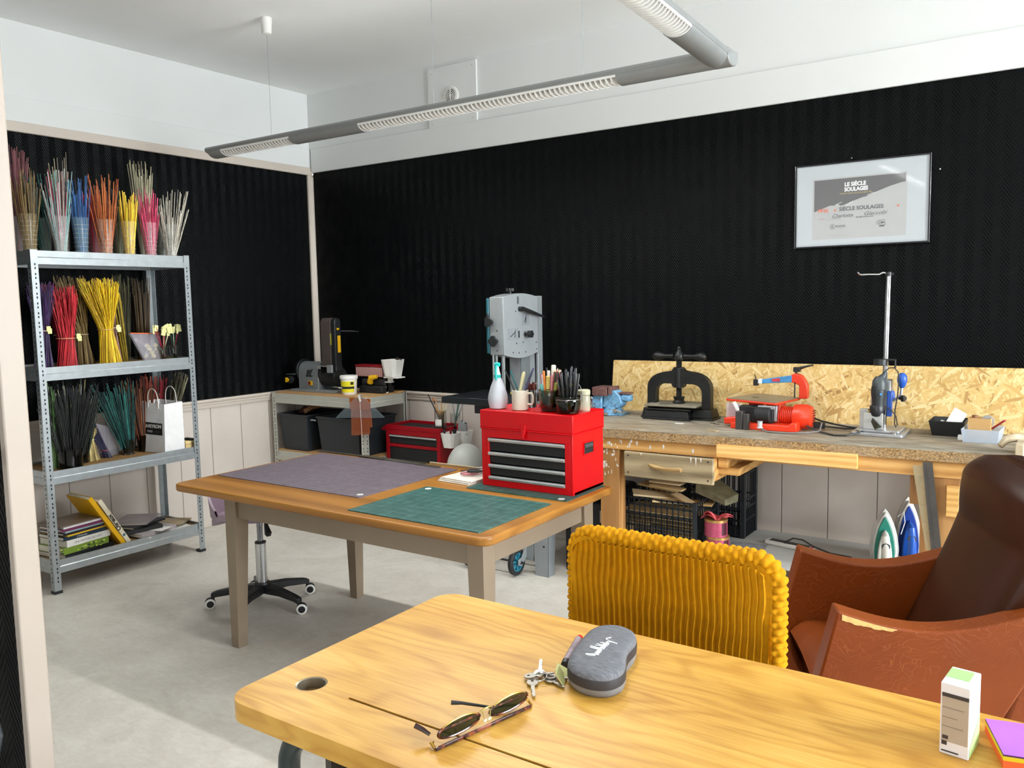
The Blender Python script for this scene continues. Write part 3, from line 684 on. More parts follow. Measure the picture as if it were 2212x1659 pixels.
# ------------------------------------------------------------------ steel shelf unit on the left wall
def slots(m, x, y, z0, z1, fx=0, fy=0, pitch=.05, r=.5):
    z = z0
    while z < z1:
        for dz in (0, .017):
            if fx: m.box(x-.0004*fx, x+.0006*fx, y-.0032, y+.0032, z+dz*1.15, z+dz*1.15+.011) if fx > 0 else m.box(x+.0006*fx, x, y-.0032, y+.0032, z+dz, z+dz+.011)
            else: m.box(x-.0032, x+.0032, y-.0006, y+.0004, z+dz*1.15, z+dz*1.15+.011)
        z += pitch
def rack(root, x0, x1, y0, y1, levels, h, front, bh=.070, board=MDF, steel=STEEL, foot=BLK, slot_pitch=.050, boardz=-.012):
    """angle-steel shelving; front = 'x' (open side faces +x) or 'y' (faces -y)"""
    t = .0022; wd = .036
    for cx, sx in ((x0, 1), (x1, -1)):
        for cy, sy in ((y0, 1), (y1, -1)):
            m = M(); m.box(min(cx, cx+sx*wd), max(cx, cx+sx*wd), min(cy, cy+sy*t), max(cy, cy+sy*t), .012, h)
            m.box(min(cx, cx+sx*t), max(cx, cx+sx*t), min(cy+sy*t, cy+sy*wd), max(cy+sy*t, cy+sy*wd), .012, h)
            n0 = len(m.f)
            if front == 'x' or sx < 0: slots(m, cx, cy+sy*.020, .06, h-.05, fx=-sx, pitch=slot_pitch)
            if front == 'y' or sy > 0: slots(m, cx+sx*.020, cy, .06, h-.05, fy=-sy, pitch=slot_pitch)
            m.m[n0:] = [1]*(len(m.f)-n0)
            p = m.build('upright', [steel, BLKM], root)
            m = M(); m.box(min(cx-sx*.003, cx+sx*(wd+.003)), max(cx-sx*.003, cx+sx*(wd+.003)), min(cy-sy*.003, cy+sy*(wd+.003)), max(cy-sy*.003, cy+sy*(wd+.003)), 0, .016)
            m.build('foot_cap', foot, p, bev=.001)
    for z in levels:
        m = M()
        def beam(a, b, n):
            # two-step profile, n = outward normal axis
            if n[0]:
                x = (x1-.001) if n[0] > 0 else (x0+.001); s = n[0]
                m.prism([(x-.014*s, z-bh), (x, z-bh+.002), (x, z-bh*.50), (x-.004*s, z-bh*.46), (x-.004*s, z), (x-.016*s, z), (x-.016*s, z-.004)], a, b, 'y', T=None) if False else m.add([(x-.014*s, a, z-bh), (x+.0*s, a, z-bh), (x, a, z-bh*.52), (x-.005*s, a, z-bh*.46), (x-.005*s, a, z), (x-.016*s, a, z), (x-.014*s, b, z-bh), (x, b, z-bh), (x, b, z-bh*.52), (x-.005*s, b, z-bh*.46), (x-.005*s, b, z), (x-.016*s, b, z)], [(5,4,3,2,1,0), (6,7,8,9,10,11)]+[(i, (i+1)%6, 6+(i+1)%6, 6+i) for i in range(6)])
            else:
                y = (y0+.001) if n[1] < 0 else (y1-.001); s = -n[1]
                m.add([(a, y+.014*s, z-bh), (a, y, z-bh), (a, y, z-bh*.52), (a, y+.005*s, z-bh*.46), (a, y+.005*s, z), (a, y+.016*s, z), (b, y+.014*s, z-bh), (b, y, z-bh), (b, y, z-bh*.52), (b, y+.005*s, z-bh*.46), (b, y+.005*s, z), (b, y+.016*s, z)], [(5,4,3,2,1,0), (6,7,8,9,10,11)]+[(i, (i+1)%6, 6+(i+1)%6, 6+i) for i in range(6)])
        for args in ((y0+.004, y1-.004, (1,0)), (y0+.004, y1-.004, (-1,0)), (x0+.004, x1-.004, (0,-1)), (x0+.004, x1-.004, (0,1))):
            m = M(); beam(*args); m.build('beam', steel, root)
        m = M(); m.box(x0+.018, x1-.018, y0+.010, y1-.010, z+boardz-.008, z+boardz); m.build('shelf_board', board, root)
su = thing('shelf_unit', 'tall galvanised steel shelf unit against the left wall, filled with dyed straws', 'shelf', (.28, -1.88, 0))
SX0, SX1, SY0, SY1 = .085, .480, -2.343, -1.425
SL_ = [1.806, 1.203, .655, .178]
rack(su, SX0, SX1, SY0, SY1, SL_, 1.810, 'x')
r2 = thing('corner_rack', 'low steel rack in the room corner carrying the belt sander', 'shelf', (.5, -.28, 0))
rack(r2, .055, .975, -.505, -.075, [.872, .452], .880, 'y', steel=STEEL_W, board=MDF_T, boardz=.008)
SB = [z-.012 for z in SL_]

# ------------------------------------------------------------------ straws, sticks, jars, tied bundles
def straw_mat(h):
    n = 'straw_'+h.strip('#')
    if n in _mc: return _mc[n]
    t = NT(n); c = hx(h); q = t.noise(t.mapping(scale=(160, 160, 3)), 1.0, 2)
    t.set(Base_Color=t.ramp(q, [(.25, tuple(x*.45 for x in c[:3])+(1,)), (.5, c), (.8, tuple(min(1, x*1.5+.01) for x in c[:3])+(1,))]), Roughness=.5)
    _mc[n] = t.m; return t.m
rnd = random.Random(7)
def straws(m, cx, cy, z0, n, r0, r1, h0, h1, mats, lean=(0,0), th=.0022, waist=None, seed=None):
    """thin sticks from a disc r0 at z0 to a wider disc r1; waist = (height, radius) for tied bundles"""
    for i in range(n):
        a = rnd.random()*2*PI; q = math.sqrt(rnd.random()); h = h0+(h1-h0)*rnd.random()
        b = a+(rnd.random()-.5)*.9
        p0 = Vector((cx+r0*q*cos(a), cy+r0*q*sin(a), z0)); p1 = Vector((cx+r1*q*cos(b)+lean[0]*h/h1, cy+r1*q*sin(b)+lean[1]*h/h1, z0+h))
        mi = rnd.randrange(len(mats)) if isinstance(mats, list) else 0
        w = th*(.8+.5*rnd.random())
        if waist:
            wz, wr = waist; f = wz/h1; pm = Vector((cx+wr*q*cos(a+.5)+lean[0]*f, cy+wr*q*sin(a+.5)+lean[1]*f, z0+wz)); m.tube([p0, pm, pm+(p1-pm)*.5+Vector((0,0,.0)), p1], w, 4, mi)
        else: m.tube([p0, p1], w, 4, mi)
def jar(name, label, cx, cy, z0, r, h, mat, flare=1.0, ribs=True, group=None, foot=.85):
    t = thing(name, label, 'jar', (cx, cy, z0), group=group)
    pr = [(r*foot*.9, 0), (r*foot, .004), (r*foot*1.0, h*.1), (r*(foot+flare)/2, h*.55), (r*flare, h*.93), (r*flare*1.05, h), (r*flare*1.0, h), (r*flare*.93, h*.93), (r*(foot+flare)/2*.92, h*.55), (r*foot*.9, h*.1), (r*foot*.8, .008), (.0005, .008)]
    m = M(); m.lathe(pr, (cx, cy, z0), 28); m.build('glass_body', mat, t)
    if ribs:
        m = M()
        for k in range(7):
            z = z0+h*(.12+.115*k); rr = r*(foot+(flare-foot)*(.12+.115*k))
            m.tube([(cx+(rr+.0008)*cos(a*PI/14), cy+(rr+.0008)*sin(a*PI/14), z) for a in range(28)], .0011, 5, closed=True)
        m.build('raised_ring', milky('jar_ring', '#e8e4dc', .32, .12), t)
    return t
def bunch(label, cx, cy, z0, n, r0, r1, h0, h1, cols, **kw):
    n = int(n*1.35); kw.setdefault('th', .0019); m = M(); ms = [straw_mat(c) for c in cols]
    straws(m, cx, cy, z0, n, r0, r1, h0, h1, cols, **kw)
    o = m.build('straw_bunch', ms, smooth=0); tag(o, label, 'straws', kind='stuff'); return o
ZT = SB[0]
JG = 'tall glasses of straws on the top shelf'
tops = [
 # x, y, r, jar tint, straw colours, n, r1, h0, h1, lean, label words
 (.36, -2.282, .045, '#c8b48a', ['#6b5427','#8a6b2d','#4c3f22'], 55, .075, .28, .44, (0,.0), 'brown and olive'),
 (.20, -2.270, .040, None, ['#7a3f45','#8e4a4f','#5b2e3a'], 28, .07, .45, .57, (0,.02), 'tall dusty rose'),
 (.20, -2.122, .040, '#c9d6d2', ['#0f4f47','#0c6a5d','#143a38'], 40, .075, .30, .44, (-.0,-.05), 'dark teal'),
 (.36, -2.120, .046, '#e6ecec', ['#8ea9a8','#b4c4bf','#c04d62','#a78f8a','#74b5b0'], 46, .085, .22, .45, (0,.0), 'grey, mint and pink'),
 (.36, -2.008, .045, '#a8c8d2', ['#1c4f8c','#1763a6','#103761','#0d2c50'], 48, .065, .22, .42, (0,0), 'deep blue'),
 (.20, -2.02, .040, None, ['#a89a80','#c6b896','#7d7463'], 14, .05, .42, .56, (0,.0), 'tall natural beige'),
 (.20, -1.845, .042, '#e0c4c8', ['#b01035','#c8142f','#9a1060'], 40, .06, .24, .38, (0,-.01), 'crimson and magenta'),
 (.36, -1.868, .046, '#f2d9c4', ['#b3541a','#c76b23','#9a4415'], 56, .085, .25, .45, (0,0), 'burnt orange'),
 (.20, -1.698, .040, '#c8cba8', ['#3c4a34','#6d6f3a','#2d342c'], 26, .06, .25, .40, (0,0), 'dark olive'),
 (.36, -1.728, .042, '#f3e6a8', ['#d9b411','#e8c91c','#c99a10'], 46, .055, .22, .37, (0,.01), 'bright yellow'),
 (.36, -1.597, .045, '#f0d2da', ['#b52650','#c93a63','#8f1c3f'], 50, .070, .22, .40, (0,-.005), 'raspberry pink'),
 (.22, -1.545, .040, None, ['#b5ae8e','#cfc9a9','#8a8569'], 34, .075, .42, .58, (0,.0), 'tall straw-coloured'),
 (.20, -1.411, .042, '#c9cfc9', ['#55584e','#7e8073'], 16, .06, .25, .36, (0,0), 'dull grey-green'),
 (.36, -1.463, .045, '#e2e8e4', ['#b3ada0','#d2ccbc','#8d887c','#757268'], 44, .095, .22, .40, (0,.035), 'pale grey'),
]
for x, y, r, tint, cols, n, r1, h0, h1, lean, wd in tops:
    mt = milky('jar_'+(tint or '#d8e0dc').strip('#'), tint or '#d8e0dc', .14, .10)
    jar('straw_glass', 'tall ribbed glass on the top shelf holding %s straws' % wd, x, y, ZT, r*.86, .205, mt, flare=1.12, group=JG, ribs=x > .3)
    bunch('bunch of %s straws standing in a top shelf glass' % wd, x, y, ZT+.012, n, r*.55, r1, h0, h1, cols, lean=lean)
# second shelf: bundles tied with rubber bands
Z2 = SB[1]
def tied(label, cx, cy, n, r0, rw, r1, h, wz, cols, band, lean=(0,0), tagc=None, two=False, z0=None):
    z0 = Z2 if z0 is None else z0
    t = thing('straw_bundle', label, 'straw bundle', (cx, cy, z0)); m = M(); ms = [straw_mat(c) for c in cols]
    straws(m, cx, cy, z0+.001, int(n*1.7), r0, r1, h*.78, h, cols, lean=lean, waist=(wz, rw), th=.0016)
    m.build('straws', ms, t, smooth=0)['kind'] = 'stuff'
    fx = wz/h; m = M(); m.tube([(cx+lean[0]*fx+(rw+.003)*cos(a*PI/12), cy+lean[1]*fx+(rw+.003)*sin(a*PI/12), z0+wz) for a in range(24)], .0028, 6, closed=True)
    m.build('rubber_band', P('band_'+band.strip('#'), band, .6), t)
    if tagc:
        m = M(); X = cx+lean[0]*fx+rw+.006; Y = cy+lean[1]*fx+tagc
        m.box(X-.002, X+.0, Y-.010, Y+.012, z0+wz-.016, z0+wz+.012); m.box(X, X+.0012, Y-.016, Y+.006, z0+wz-.004, z0+wz+.024); m.build('paper_tag', P('yellow_tag', '#d8d596', .8), t, smooth=0)
tied('tied bundle of deep purple straws at the left of the second shelf', .34, -2.245, 110, .050, .030, .070, .46, .20, ['#3a1750','#4a1f66','#2a1040'], '#b9a07a', (0,.01), .02)
tied('tied bundle of bright red straws on the second shelf', .35, -2.125, 150, .052, .043, .075, .44, .155, ['#b8101f','#cf1a28','#8d0d1a'], '#c98f6a', (0,.0), .05)
tied('tied bundle of wine red straws leaning behind the bright red one', .20, -2.045, 90, .045, .032, .06, .46, .17, ['#7a0f30','#930f30','#5c0b25'], '#b9a07a', (-.02,-.06))
tied('tied bundle of tan straws behind the big yellow one', .24, -1.965, 130, .050, .038, .085, .50, .17, ['#7d6432','#96783c','#5e4b26'], '#b9a07a', (0,-.06))
tied('biggest tied bundle, golden yellow straws flaring wide', .36, -1.885, 190, .060, .037, .105, .485, .195, ['#e0bc15','#edcd22','#c79b0d'], '#c9a05a', (-.0,-.045), .055)
tied('tied bundle of pinkish brown straws right of the yellow one', .22, -1.790, 110, .050, .034, .055, .49, .20, ['#9a6f5f','#b08473','#7b564a'], '#cfa98f', (0,-.02))
bunch('loose olive green straws at the back of the second shelf', .16, -1.68, Z2, 50, .035, .055, .40, .52, ['#3f3d22','#55522c','#2f2e1a'])
bunch('loose dark brown straws at the back right of the second shelf', .17, -1.560, Z2, 70, .035, .065, .36, .50, ['#4b3a22','#5f4a2b','#33281a'])
bunch('few yellow straws leaning behind the plastic bag', .20, -1.70, Z2, 14, .02, .035, .28, .42, ['#c9a82a','#9d8a2e'], lean=(.05,-.07))
# zip bag
BAGM = milky('clear_bag', '#a8a4ac', .36, .2)
zb = thing('zip_bag', 'clear zip bag with orange seal holding cream offcuts', 'bag', (.38, -1.68, Z2))
m = M(); m.grid(lambda u, v: (.40-.05*v+.018*sin(PI*u)*sin(PI*v), -1.695-.055*v+(.115+.075*v)*u+.0*v, Z2+.002+.165*v-.01*u*v), 12, 12)
m.grid(lambda u, v: (.38-.05*v-.012*sin(PI*u)*sin(PI*v), -1.695-.055*v+(.115+.075*v)*u, Z2+.002+.165*v-.01*u*v), 12, 12); m.build('pouch', BAGM, zb)
m = M(); m.bar((.352,-1.752,Z2+.168), (.352,-1.56,Z2+.158), .006, .005); m.build('seal', P('orange_seal', '#e0622f', .4), zb)
m = M(); rb = random.Random(2)
for k in range(9): m.box(-.014,.014,-.0015,.0015,-.010,.010, T=TR(.375+.004*(k%2), -1.675+.012*k, Z2+.03+.02*((k*7)%4), rz=PI/2+rb.random()*.8-.4, rx=rb.random()*.6, ry=rb.random()))
m.build('offcuts', P('cream_offcut', '#cfc79d', .8), zb)['kind'] = 'stuff'
# small glasses with flagged samples
def sample_glass(cx, cy, label, nflag, seed, cols):
    j = jar('small_glass', label, cx, cy, Z2, .026, .085, GLASS, flare=1.12, ribs=False)
    r_ = random.Random(seed); m = M(); fl = M()
    for k in range(nflag):
        a = r_.random()*2*PI; q = .6+.4*r_.random(); h = .15+.035*r_.random()
        p0 = Vector((cx-.014*cos(a)*q, cy-.014*sin(a)*q, Z2+.01)); p1 = Vector((cx+.050*cos(a)*q, cy+.050*sin(a)*q, Z2+h+.02)); m.tube([p0, p1], .0018, 5, k % len(cols))
        fl.box(-.0008,.0008,-.011,.013,-.026,.010, T=TR(p1.x, p1.y, p1.z, rz=r_.random()*1.4-.7, rx=r_.random()*.9-.45))
    o = m.build('sample_sticks', [straw_mat(c) for c in cols]); tag(o, 'coloured sample sticks with yellow paper flags in the '+label.split(' glass')[0]+' glass', 'sticks', kind='stuff')
    fl.build('paper_flag', P('yellow_tag', '#d8d596', .8), o, smooth=0)['kind'] = 'stuff'
sample_glass(.40, -1.577, 'left small glass of flagged colour samples on the second shelf', 16, 3, ['#b3153a','#2f6a52','#8d1330','#d8c7a2'])
sample_glass(.36, -1.478, 'right small glass of flagged colour samples near the shelf post', 12, 5, ['#7a1f38','#15593f','#a4a28e'])
# third shelf
Z3 = SB[2]
jar('pickle_jar', 'squat dark green glass jar of black straws, front of the third shelf', .385, -2.165, Z3, .062, .105, glass('glass_dark_green','#54645a'), flare=1.0, ribs=False, foot=1.0)
bunch('wide spray of black straws in the squat green jar', .385, -2.165, Z3+.012, 150, .045, .16, .30, .44, ['#040505','#070808','#0d0f0d','#060505'], lean=(-.05,.03))
bunch('few lime green straws left of the black spray', .33, -2.23, Z3, 22, .02, .05, .33, .47, ['#3f7a3a','#5e8a48','#b7c49a'], lean=(0,-.01))
bunch('olive and cream straws poking from the black spray', .30, -2.08, Z3+.1, 26, .03, .10, .22, .37, ['#7c7a55','#b5a36d','#3d3f33','#8b8f88'], lean=(0,.0))
jar('ribbed_tumbler', 'grey glass tumbler beside the squat green jar', .30, -2.055, Z3, .040, .115, glass('glass_grey','#8b958f'), flare=1.05, ribs=False)
bunch('dark green straws in the grey tumbler', .30, -2.055, Z3+.012, 50, .028, .10, .25, .40, ['#1a2a20','#243a2a','#11160f'], lean=(0,.02))
tied('small tied bundle of pale cream straws on the third shelf', .28, -1.985, 60, .040, .022, .05, .20, .12, ['#cdb777','#e0cc8d','#a8925a'], '#e8dcae', (0,-.02), z0=Z3)
tied('leaning tied bundle of navy purple straws on the third shelf', .27, -1.885, 60, .026, .017, .05, .42, .045, ['#211a3f','#2a2350','#151128'], '#8a3c4a', (-.06,-.17), z0=Z3)
m = M(); m.grid(lambda u, v: (.20, -1.95+.17*u-.02*v, Z3+.22*v*(1-.3*u)), 8, 8); m.grid(lambda u, v: (.215+.02*sin(PI*u), -1.95+.17*u-.02*v, Z3+.22*v*(1-.3*u)), 8, 8)
tag(m.build('plastic_sleeve', BAGM), 'clear plastic sleeve leaning behind the navy bundle', 'plastic bag')
jar('drinking_glass', 'clear glass holding teal straws on the third shelf', .28, -1.765, Z3, .040, .092, GLASS, flare=1.08, ribs=False)
bunch('teal green straws fanning out of the clear glass', .28, -1.765, Z3+.012, 75, .028, .13, .30, .43, ['#12403f','#1a5a56','#2d7a70','#0c2a2a'], lean=(-.03,-.06))
jar('brown_glass', 'brown tinted glass between the teal straws and white bag', .26, -1.655, Z3, .038, .10, glass('glass_amber','#8a5a40'), flare=1.05, ribs=False)
bunch('rust brown twigs in the brown glass', .26, -1.655, Z3+.012, 60, .022, .12, .32, .44, ['#5a2a14','#7a3a1c','#3b1d10','#8c5a34'], lean=(-.02,.0))
bunch('coral red straws behind the white paper bag', .16, -1.50, Z3, 40, .03, .08, .34, .45, ['#a2342c','#b8402f','#8e1a35'])
pb = thing('paper_bag', 'white paper carrier bag with black printed label and twisted handles', 'bag', (.36, -1.53, Z3))
BW = P('bag_white', '#d9d8d8', .75, var=.04, vs=30)
B0 = [(.455,-1.600),(.475,-1.470),(.28,-1.44),(.27,-1.565)]
B0 = [(.315,-1.705),(.420,-1.545),(.300,-1.475),(.200,-1.635)]
B0 = [(.270,-1.668),(.460,-1.645),(.455,-1.509),(.265,-1.530)]
zt = Z3+.300; m = M()
lo = [(x, y, Z3+.001) for x, y in B0]; ti = [(.268,-1.662,zt+.004),(.452,-1.628,zt-.010),(.448,-1.505,zt-.004),(.270,-1.54,zt+.006)]
vs = lo+ti; m.add(vs, [(0,3,2,1),(0,1,5,4),(1,2,6,5),(2,3,7,6),(3,0,4,7)]); m.build('bag_body', BW, pb, smooth=0)
def hnd(p, q, h):
    p = Vector(p); q = Vector(q); pts = []
    for i in range(17):
        a = PI*i/16; c = (p+q)/2-(q-p)/2*cos(a); pts.append(c+Vector((0,0,h*sin(a)**.7)))
    return [p-Vector((0,0,.03))]+pts+[q-Vector((0,0,.03))]
for p, q in ((Vector(ti[0])*.68+Vector(ti[1])*.32, Vector(ti[0])*.25+Vector(ti[1])*.75), (Vector(ti[3])*.72+Vector(ti[2])*.28, Vector(ti[3])*.25+Vector(ti[2])*.75)):
    m = M(); m.tube(hnd(p+Vector((.002,-.002,0)), q+Vector((.002,-.002,0)), .085), .0024, 8); m.build('handle', P('twine_white', '#d8d4cc', .7), pb)
# label on the left face
fa = Vector(lo[0]); fb = Vector(lo[1]); fc = Vector(ti[1]); fd = Vector(ti[0])
def fp(u, v): return (fa*(1-u)+fb*u)*(1-v)+(fd*(1-u)+fc*u)*v
nrm = (fb-fa).cross(fd-fa).normalized(); 
if nrm.y > 0: nrm = -nrm
m = M(); q = [fp(.12,.36), fp(.90,.36), fp(.90,.60), fp(.12,.60)]
m.hexa([tuple(p+nrm*.0004) for p in q], [tuple(p+nrm*.0012) for p in q]); lb = m.build('printed_label', BLKM, pb, smooth=0)
ux = (fb-fa).normalized(); vx = (fd-fa).normalized(); Rm = Matrix((ux, (nrm.cross(ux)), nrm)).transposed()
def facetext(body, u, v, size, mt, parent, off=0.0):
    return text(body, size, mt, parent, tuple(fp(u, v)+nrm*.0016), Rm.to_euler(), off=off)
facetext('AVEYRON', .17, .49, .0295, PAPER, lb, .0007); facetext('VIVRE', .24, .40, .018, P('label_grey','#a9a9a9',.7), lb, .0005); facetext('VRAI', .58, .40, .018, P('label_dark','#3a3a3a',.7), lb)
bunch('dry olive reeds leaning out behind the white paper bag', .33, -1.50, Z3+.18, 40, .02, .05, .20, .29, ['#5d5a45','#747058','#403e31'], lean=(-.02,.10), th=.0028)
m = M(); m.box(.37,.45,-1.468,-1.432, Z3+.052, Z3+.060); bx_ = M(); bx_.box(.30,.45,-1.50,-1.432, Z3, Z3+.050)
o = bx_.build('wooden_box', wood('pale_box_wood','#a88b52','#cbb077','#dcc592','y',.6), bev=.002); tag(o, 'small pale wooden box with dark lid at the right end of the third shelf', 'box'); m.build('lid', BLKM, o)
m = M(); m.box(-.05,.05,-.006,.006,0,.006, T=TR(.43,-1.66,Z3,rz=rad(-62))); tag(m.build('wooden_strip', P('slat_tan', '#b58a5c', .6)), 'thin wooden slat lying before the white paper bag', 'slat')

# bottom shelf: books and papers
Z4 = SB[3]
def book(label, cx, cy, z, L, D, th, rz, cover, pages='#d9d3c4', name='book', inset=.003, back=None):
    t = thing(name, label, 'book', (cx, cy, z), rz)
    m = M(); m.box(0, D, -L/2, L/2, 0, .0018); m.box(0, D, -L/2, L/2, th-.0018, th); m.box(D-.002, D, -L/2, L/2, .0018, th-.0018); m.build('cover', P('cover_'+cover.strip('#'), cover, .4), t, local=True)
    m = M(); m.box(inset, D-.002, -L/2+inset, L/2-inset, .0018, th-.0018); m.build('pages', P('pages_'+pages.strip('#'), pages, .8), t, local=True)
    return t
# spines face +x : stack at left
z = Z4; BT = []
for lab, L, D, th, rz, cov, dy in (
  ('black folder at the base of the book stack', .30, .24, .026, 3, '#14171a', .012),
  ('thick green leafy-spined book low in the stack', .27, .22, .036, 2, '#6f8a2c', .0),
  ('thick white art history book in the middle of the stack', .265, .23, .036, 3, '#d6d5d0', .01),
  ('navy blue book above the white one', .255, .22, .020, 1, '#172b3a', .0),
  ('slim yellow book in the upper stack', .25, .22, .008, 4, '#d3a92a', .006),
  ('slim black book in the upper stack', .24, .21, .012, 1, '#101418', -.006),
  ('slim pale blue book in the upper stack', .245, .21, .008, 3, '#8fa3b0', .0),
  ('plum coloured book near the top of the stack', .24, .20, .014, 0, '#6b2a4c', -.01),
  ('white book with blue edge second from the top', .235, .20, .010, 2, '#d8d8dc', -.008),
  ('brown patterned magazine on top of the book stack', .26, .21, .006, 4, '#6f6155', -.02)):
    BT.append(book(lab, .445-D, -2.165+dy, z, L, D, th, rad(rz+5), cov)); z += th+.0006
def spine(t, body, size, mt, D, y, zz, **k): text(body, size, mt, t, tuple(world(t) @ Vector((D+.0006, y, zz))), (PI/2, 0, PI/2+t.rotation_euler.z), ext=.0002, **k)
spine(BT[2], 'UNE HISTOIRE DE L’ART', .016, P('ink_grey','#8c8a86',.7), .23, -.09, .012)
spine(BT[3], 'L’Ornement', .012, PAPER, .22, -.05, .006)
spine(BT[1], 'Jardin', .018, P('pale_green','#c9d68a',.6), .22, -.03, .011)
m = M(); rb = random.Random(5)
for k in range(26): m.ell((.0+.4495, -2.16+.24*(rb.random()-.5), Z4+.030+.026*rb.random()), (.0008, .008, .005), 8, k % 2)
m.build('leaf_print', [P('leaf_dark','#2e3d1c',.6), P('leaf_lime','#a8bf4a',.6)], BT[1])
# leaning pair
def leaner(label, cy, h, th, ang, cover, y_top, name='book'):
    t = thing(name, label, 'book', (.25, cy, Z4)); T = TR(.215, cy, Z4+.0, rx=ang)
    m = M(); D = .235
    m.box(0, D, 0, .002, 0, h, T=T); m.box(0, D, th-.002, th, 0, h, T=T); m.box(D-.003, D, .002, th-.002, 0, h, T=T); m.build('cover', P('cover_'+cover.strip('#'), cover, .35), t)
    m = M(); m.box(.002, D-.003, .002, th-.002, .003, h-.003, T=T); m.build('pages', P('pages_d9d3c4', '#d9d3c4', .8), t)
    return t, T
ly, TY = leaner('big yellow hardback leaning against the book stack', -1.940, .345, .024, rad(31), '#e0aa08', 0)
lo_, TO = leaner('cream bird book leaning on the yellow hardback', -1.908, .315, .024, rad(30), '#d8cfb8', 0)
tx = TO @ Matrix.Translation((.2358, .0185, .245)) @ Matrix.Rotation(rad(90), 4, 'Y') @ Matrix.Rotation(rad(0), 4, 'Z')
cu = text('Oiseaux', .034, BLKM, None, (0,0,0), (0,0,0), ext=.0003, off=.0012)
# text runs down the spine: x axis -> -z, y axis -> +y
R3 = Matrix(((0,0,1,0),(0,1,0,0),(-1,0,0,0),(0,0,0,1)))
cu.parent = lo_; cu.matrix_local = world(lo_).inverted() @ TO @ Matrix.Translation((.2356, .019, .095)) @ Matrix(((0,0,1,0),(0,-1,0,0),(1,0,0,0),(0,0,0,1)))
m = M(); m.lathe([(.008,0),(.008,.0006)], n=20, T=TO @ Matrix.Translation((.2352, .012, .055)) @ Matrix.Rotation(PI/2, 4, 'Y')); m.build('round_emblem', P('emblem_blue','#35607a',.5), lo_)
# sketchbooks and paper
z = Z4
for lab, cx, cy, L, D, th, rz, cov in (
  ('thin white drawing pad lying at the shelf front edge', .245, -1.655, .30, .22, .008, 4, '#d6d2cc'),
  ('grey-mauve paper pad under the black folders', .205, -1.735, .25, .24, .020, 8, '#a39a9c'),
  ('black folder with white papers on the pad', .20, -1.755, .24, .21, .022, -8, '#15171a'),
  ('thin black portfolio askew on the folder', .18, -1.765, .25, .20, .012, 14, '#1c1d22'),
  ('mauve-grey sketchbook topmost of the paper pile', .17, -1.785, .24, .20, .010, 38, '#938a8d')):
    if 'drawing pad' in lab: zz = Z4
    else:
        if cov == '#a39a9c': z = Z4+.0085
        zz = z; z += th+.0006
    book(lab, cx, cy, zz, L, D, th, rad(rz), cov, name='book' if 'folder' not in lab else 'folder')
m = M(); m.box(-.08,.08,-.05,.05,0,.0008, T=TR(.40,-1.70,Z4+.030,rz=.35)); tag(m.build('folded_paper', PAPER), 'white folded sheet over the front of the pad', 'paper')
m = M(); m.box(-.10,.10,-.075,.075,0,.004, T=TR(.29,-1.525,Z4+.014,rz=.5)); m.box(-.10,.10,-.075,.075,.0045,.0065, T=TR(.29,-1.525,Z4+.014,rz=.62)); tag(m.build('card_folder', P('kraft_card','#a8977a',.8)), 'beige card folder at the right end of the bottom shelf', 'folder')
m = M(); m.box(-.06,.06,-.05,.05,0,.012, T=TR(.36,-1.555,Z4,rz=.3)); tag(m.build('plastic_wallet', milky('wallet','#8c9488',.7)), 'grey plastic wallet under the beige card folder', 'wallet')
# ------------------------------------------------------------------ bandsaw on its stand
bs = thing('bandsaw', 'grey bandsaw with black table on a wheeled stand behind the bright red chest', 'bandsaw', (2.3, -.50, 0))
m = M()
pr = [(-.650, 1.197), (-.650, 1.525)]+[(-.650+.36*i/12, 1.525+.020*sin(PI*i/12)) for i in range(1, 12)]+[(-.290, 1.525), (-.290, 1.197)]+[(-.290-.36*i/12, 1.197-.026*sin(PI*i/12)) for i in range(1, 12)]
m.prism(pr, 2.128, 2.222, 'x'); m.build('wheel_housing', SILVER, bs, bev=.004)
m = M(); m.prism([(a*1.0-.0, b) for a, b in pr], 2.222, 2.226, 'x'); m.build('housing_plate', P('silver_plate', '#9ba0a3', .4, .25, .03), bs, bev=.0015)
m = M(); m.box(2.108, 2.126, -.655, -.30, 1.205, 1.52); m.build('housing_door', P('teal_enamel', '#1d5560', .4), bs, bev=.005)
m = M(); m.box(2.205, 2.222, -.290, -.236, .40, 1.530); m.box(2.14, 2.205, -.262, -.236, .40, 1.530); m.box(2.20, 2.226, -.296, -.288, 1.19, 1.53); m.box(2.13, 2.205, -.46, -.30, .86, 1.19)
m.build('spine', SILVER, bs, bev=.003)
m = M(); m.box(2.2051, 2.212, -.46, -.365, .90, 1.185); m.build('spine_web', P('spine_web_grey', '#6f7476', .45, .2), bs)  # web in a darker grey than the spine
for x, y, w in ((2.142, -.650, .010), (2.160, -.646, .012), (2.200, -.640, .016)):
    m = M(); m.box(x, x+w, y, y+w*.8, .985, 1.20); m.build('guide_rod', STEEL, bs, bev=.001)
def knob(m, p, ax, r, L, n=6):
    T, _ = frame(p, Vector(p)+Vector(ax)); k = 36
    m.add([((r*(1+.16*cos(n*2*PI*j/k)))*cos(2*PI*j/k), (r*(1+.16*cos(n*2*PI*j/k)))*sin(2*PI*j/k), z) for z in (L*.5, L) for j in range(k)], [tuple(range(k))[::-1], tuple(range(k, 2*k))]+[(j, (j+1)%k, k+(j+1)%k, k+j) for j in range(k)], 0, T)
    m.lathe([(r*.45, 0), (r*.45, L*.5)], T=T, n=16)
m = M(); knob(m, (2.18, -.515, 1.541), (0,0,1), .023, .034); m.build('tension_knob', BLK, bs, bev=.001)
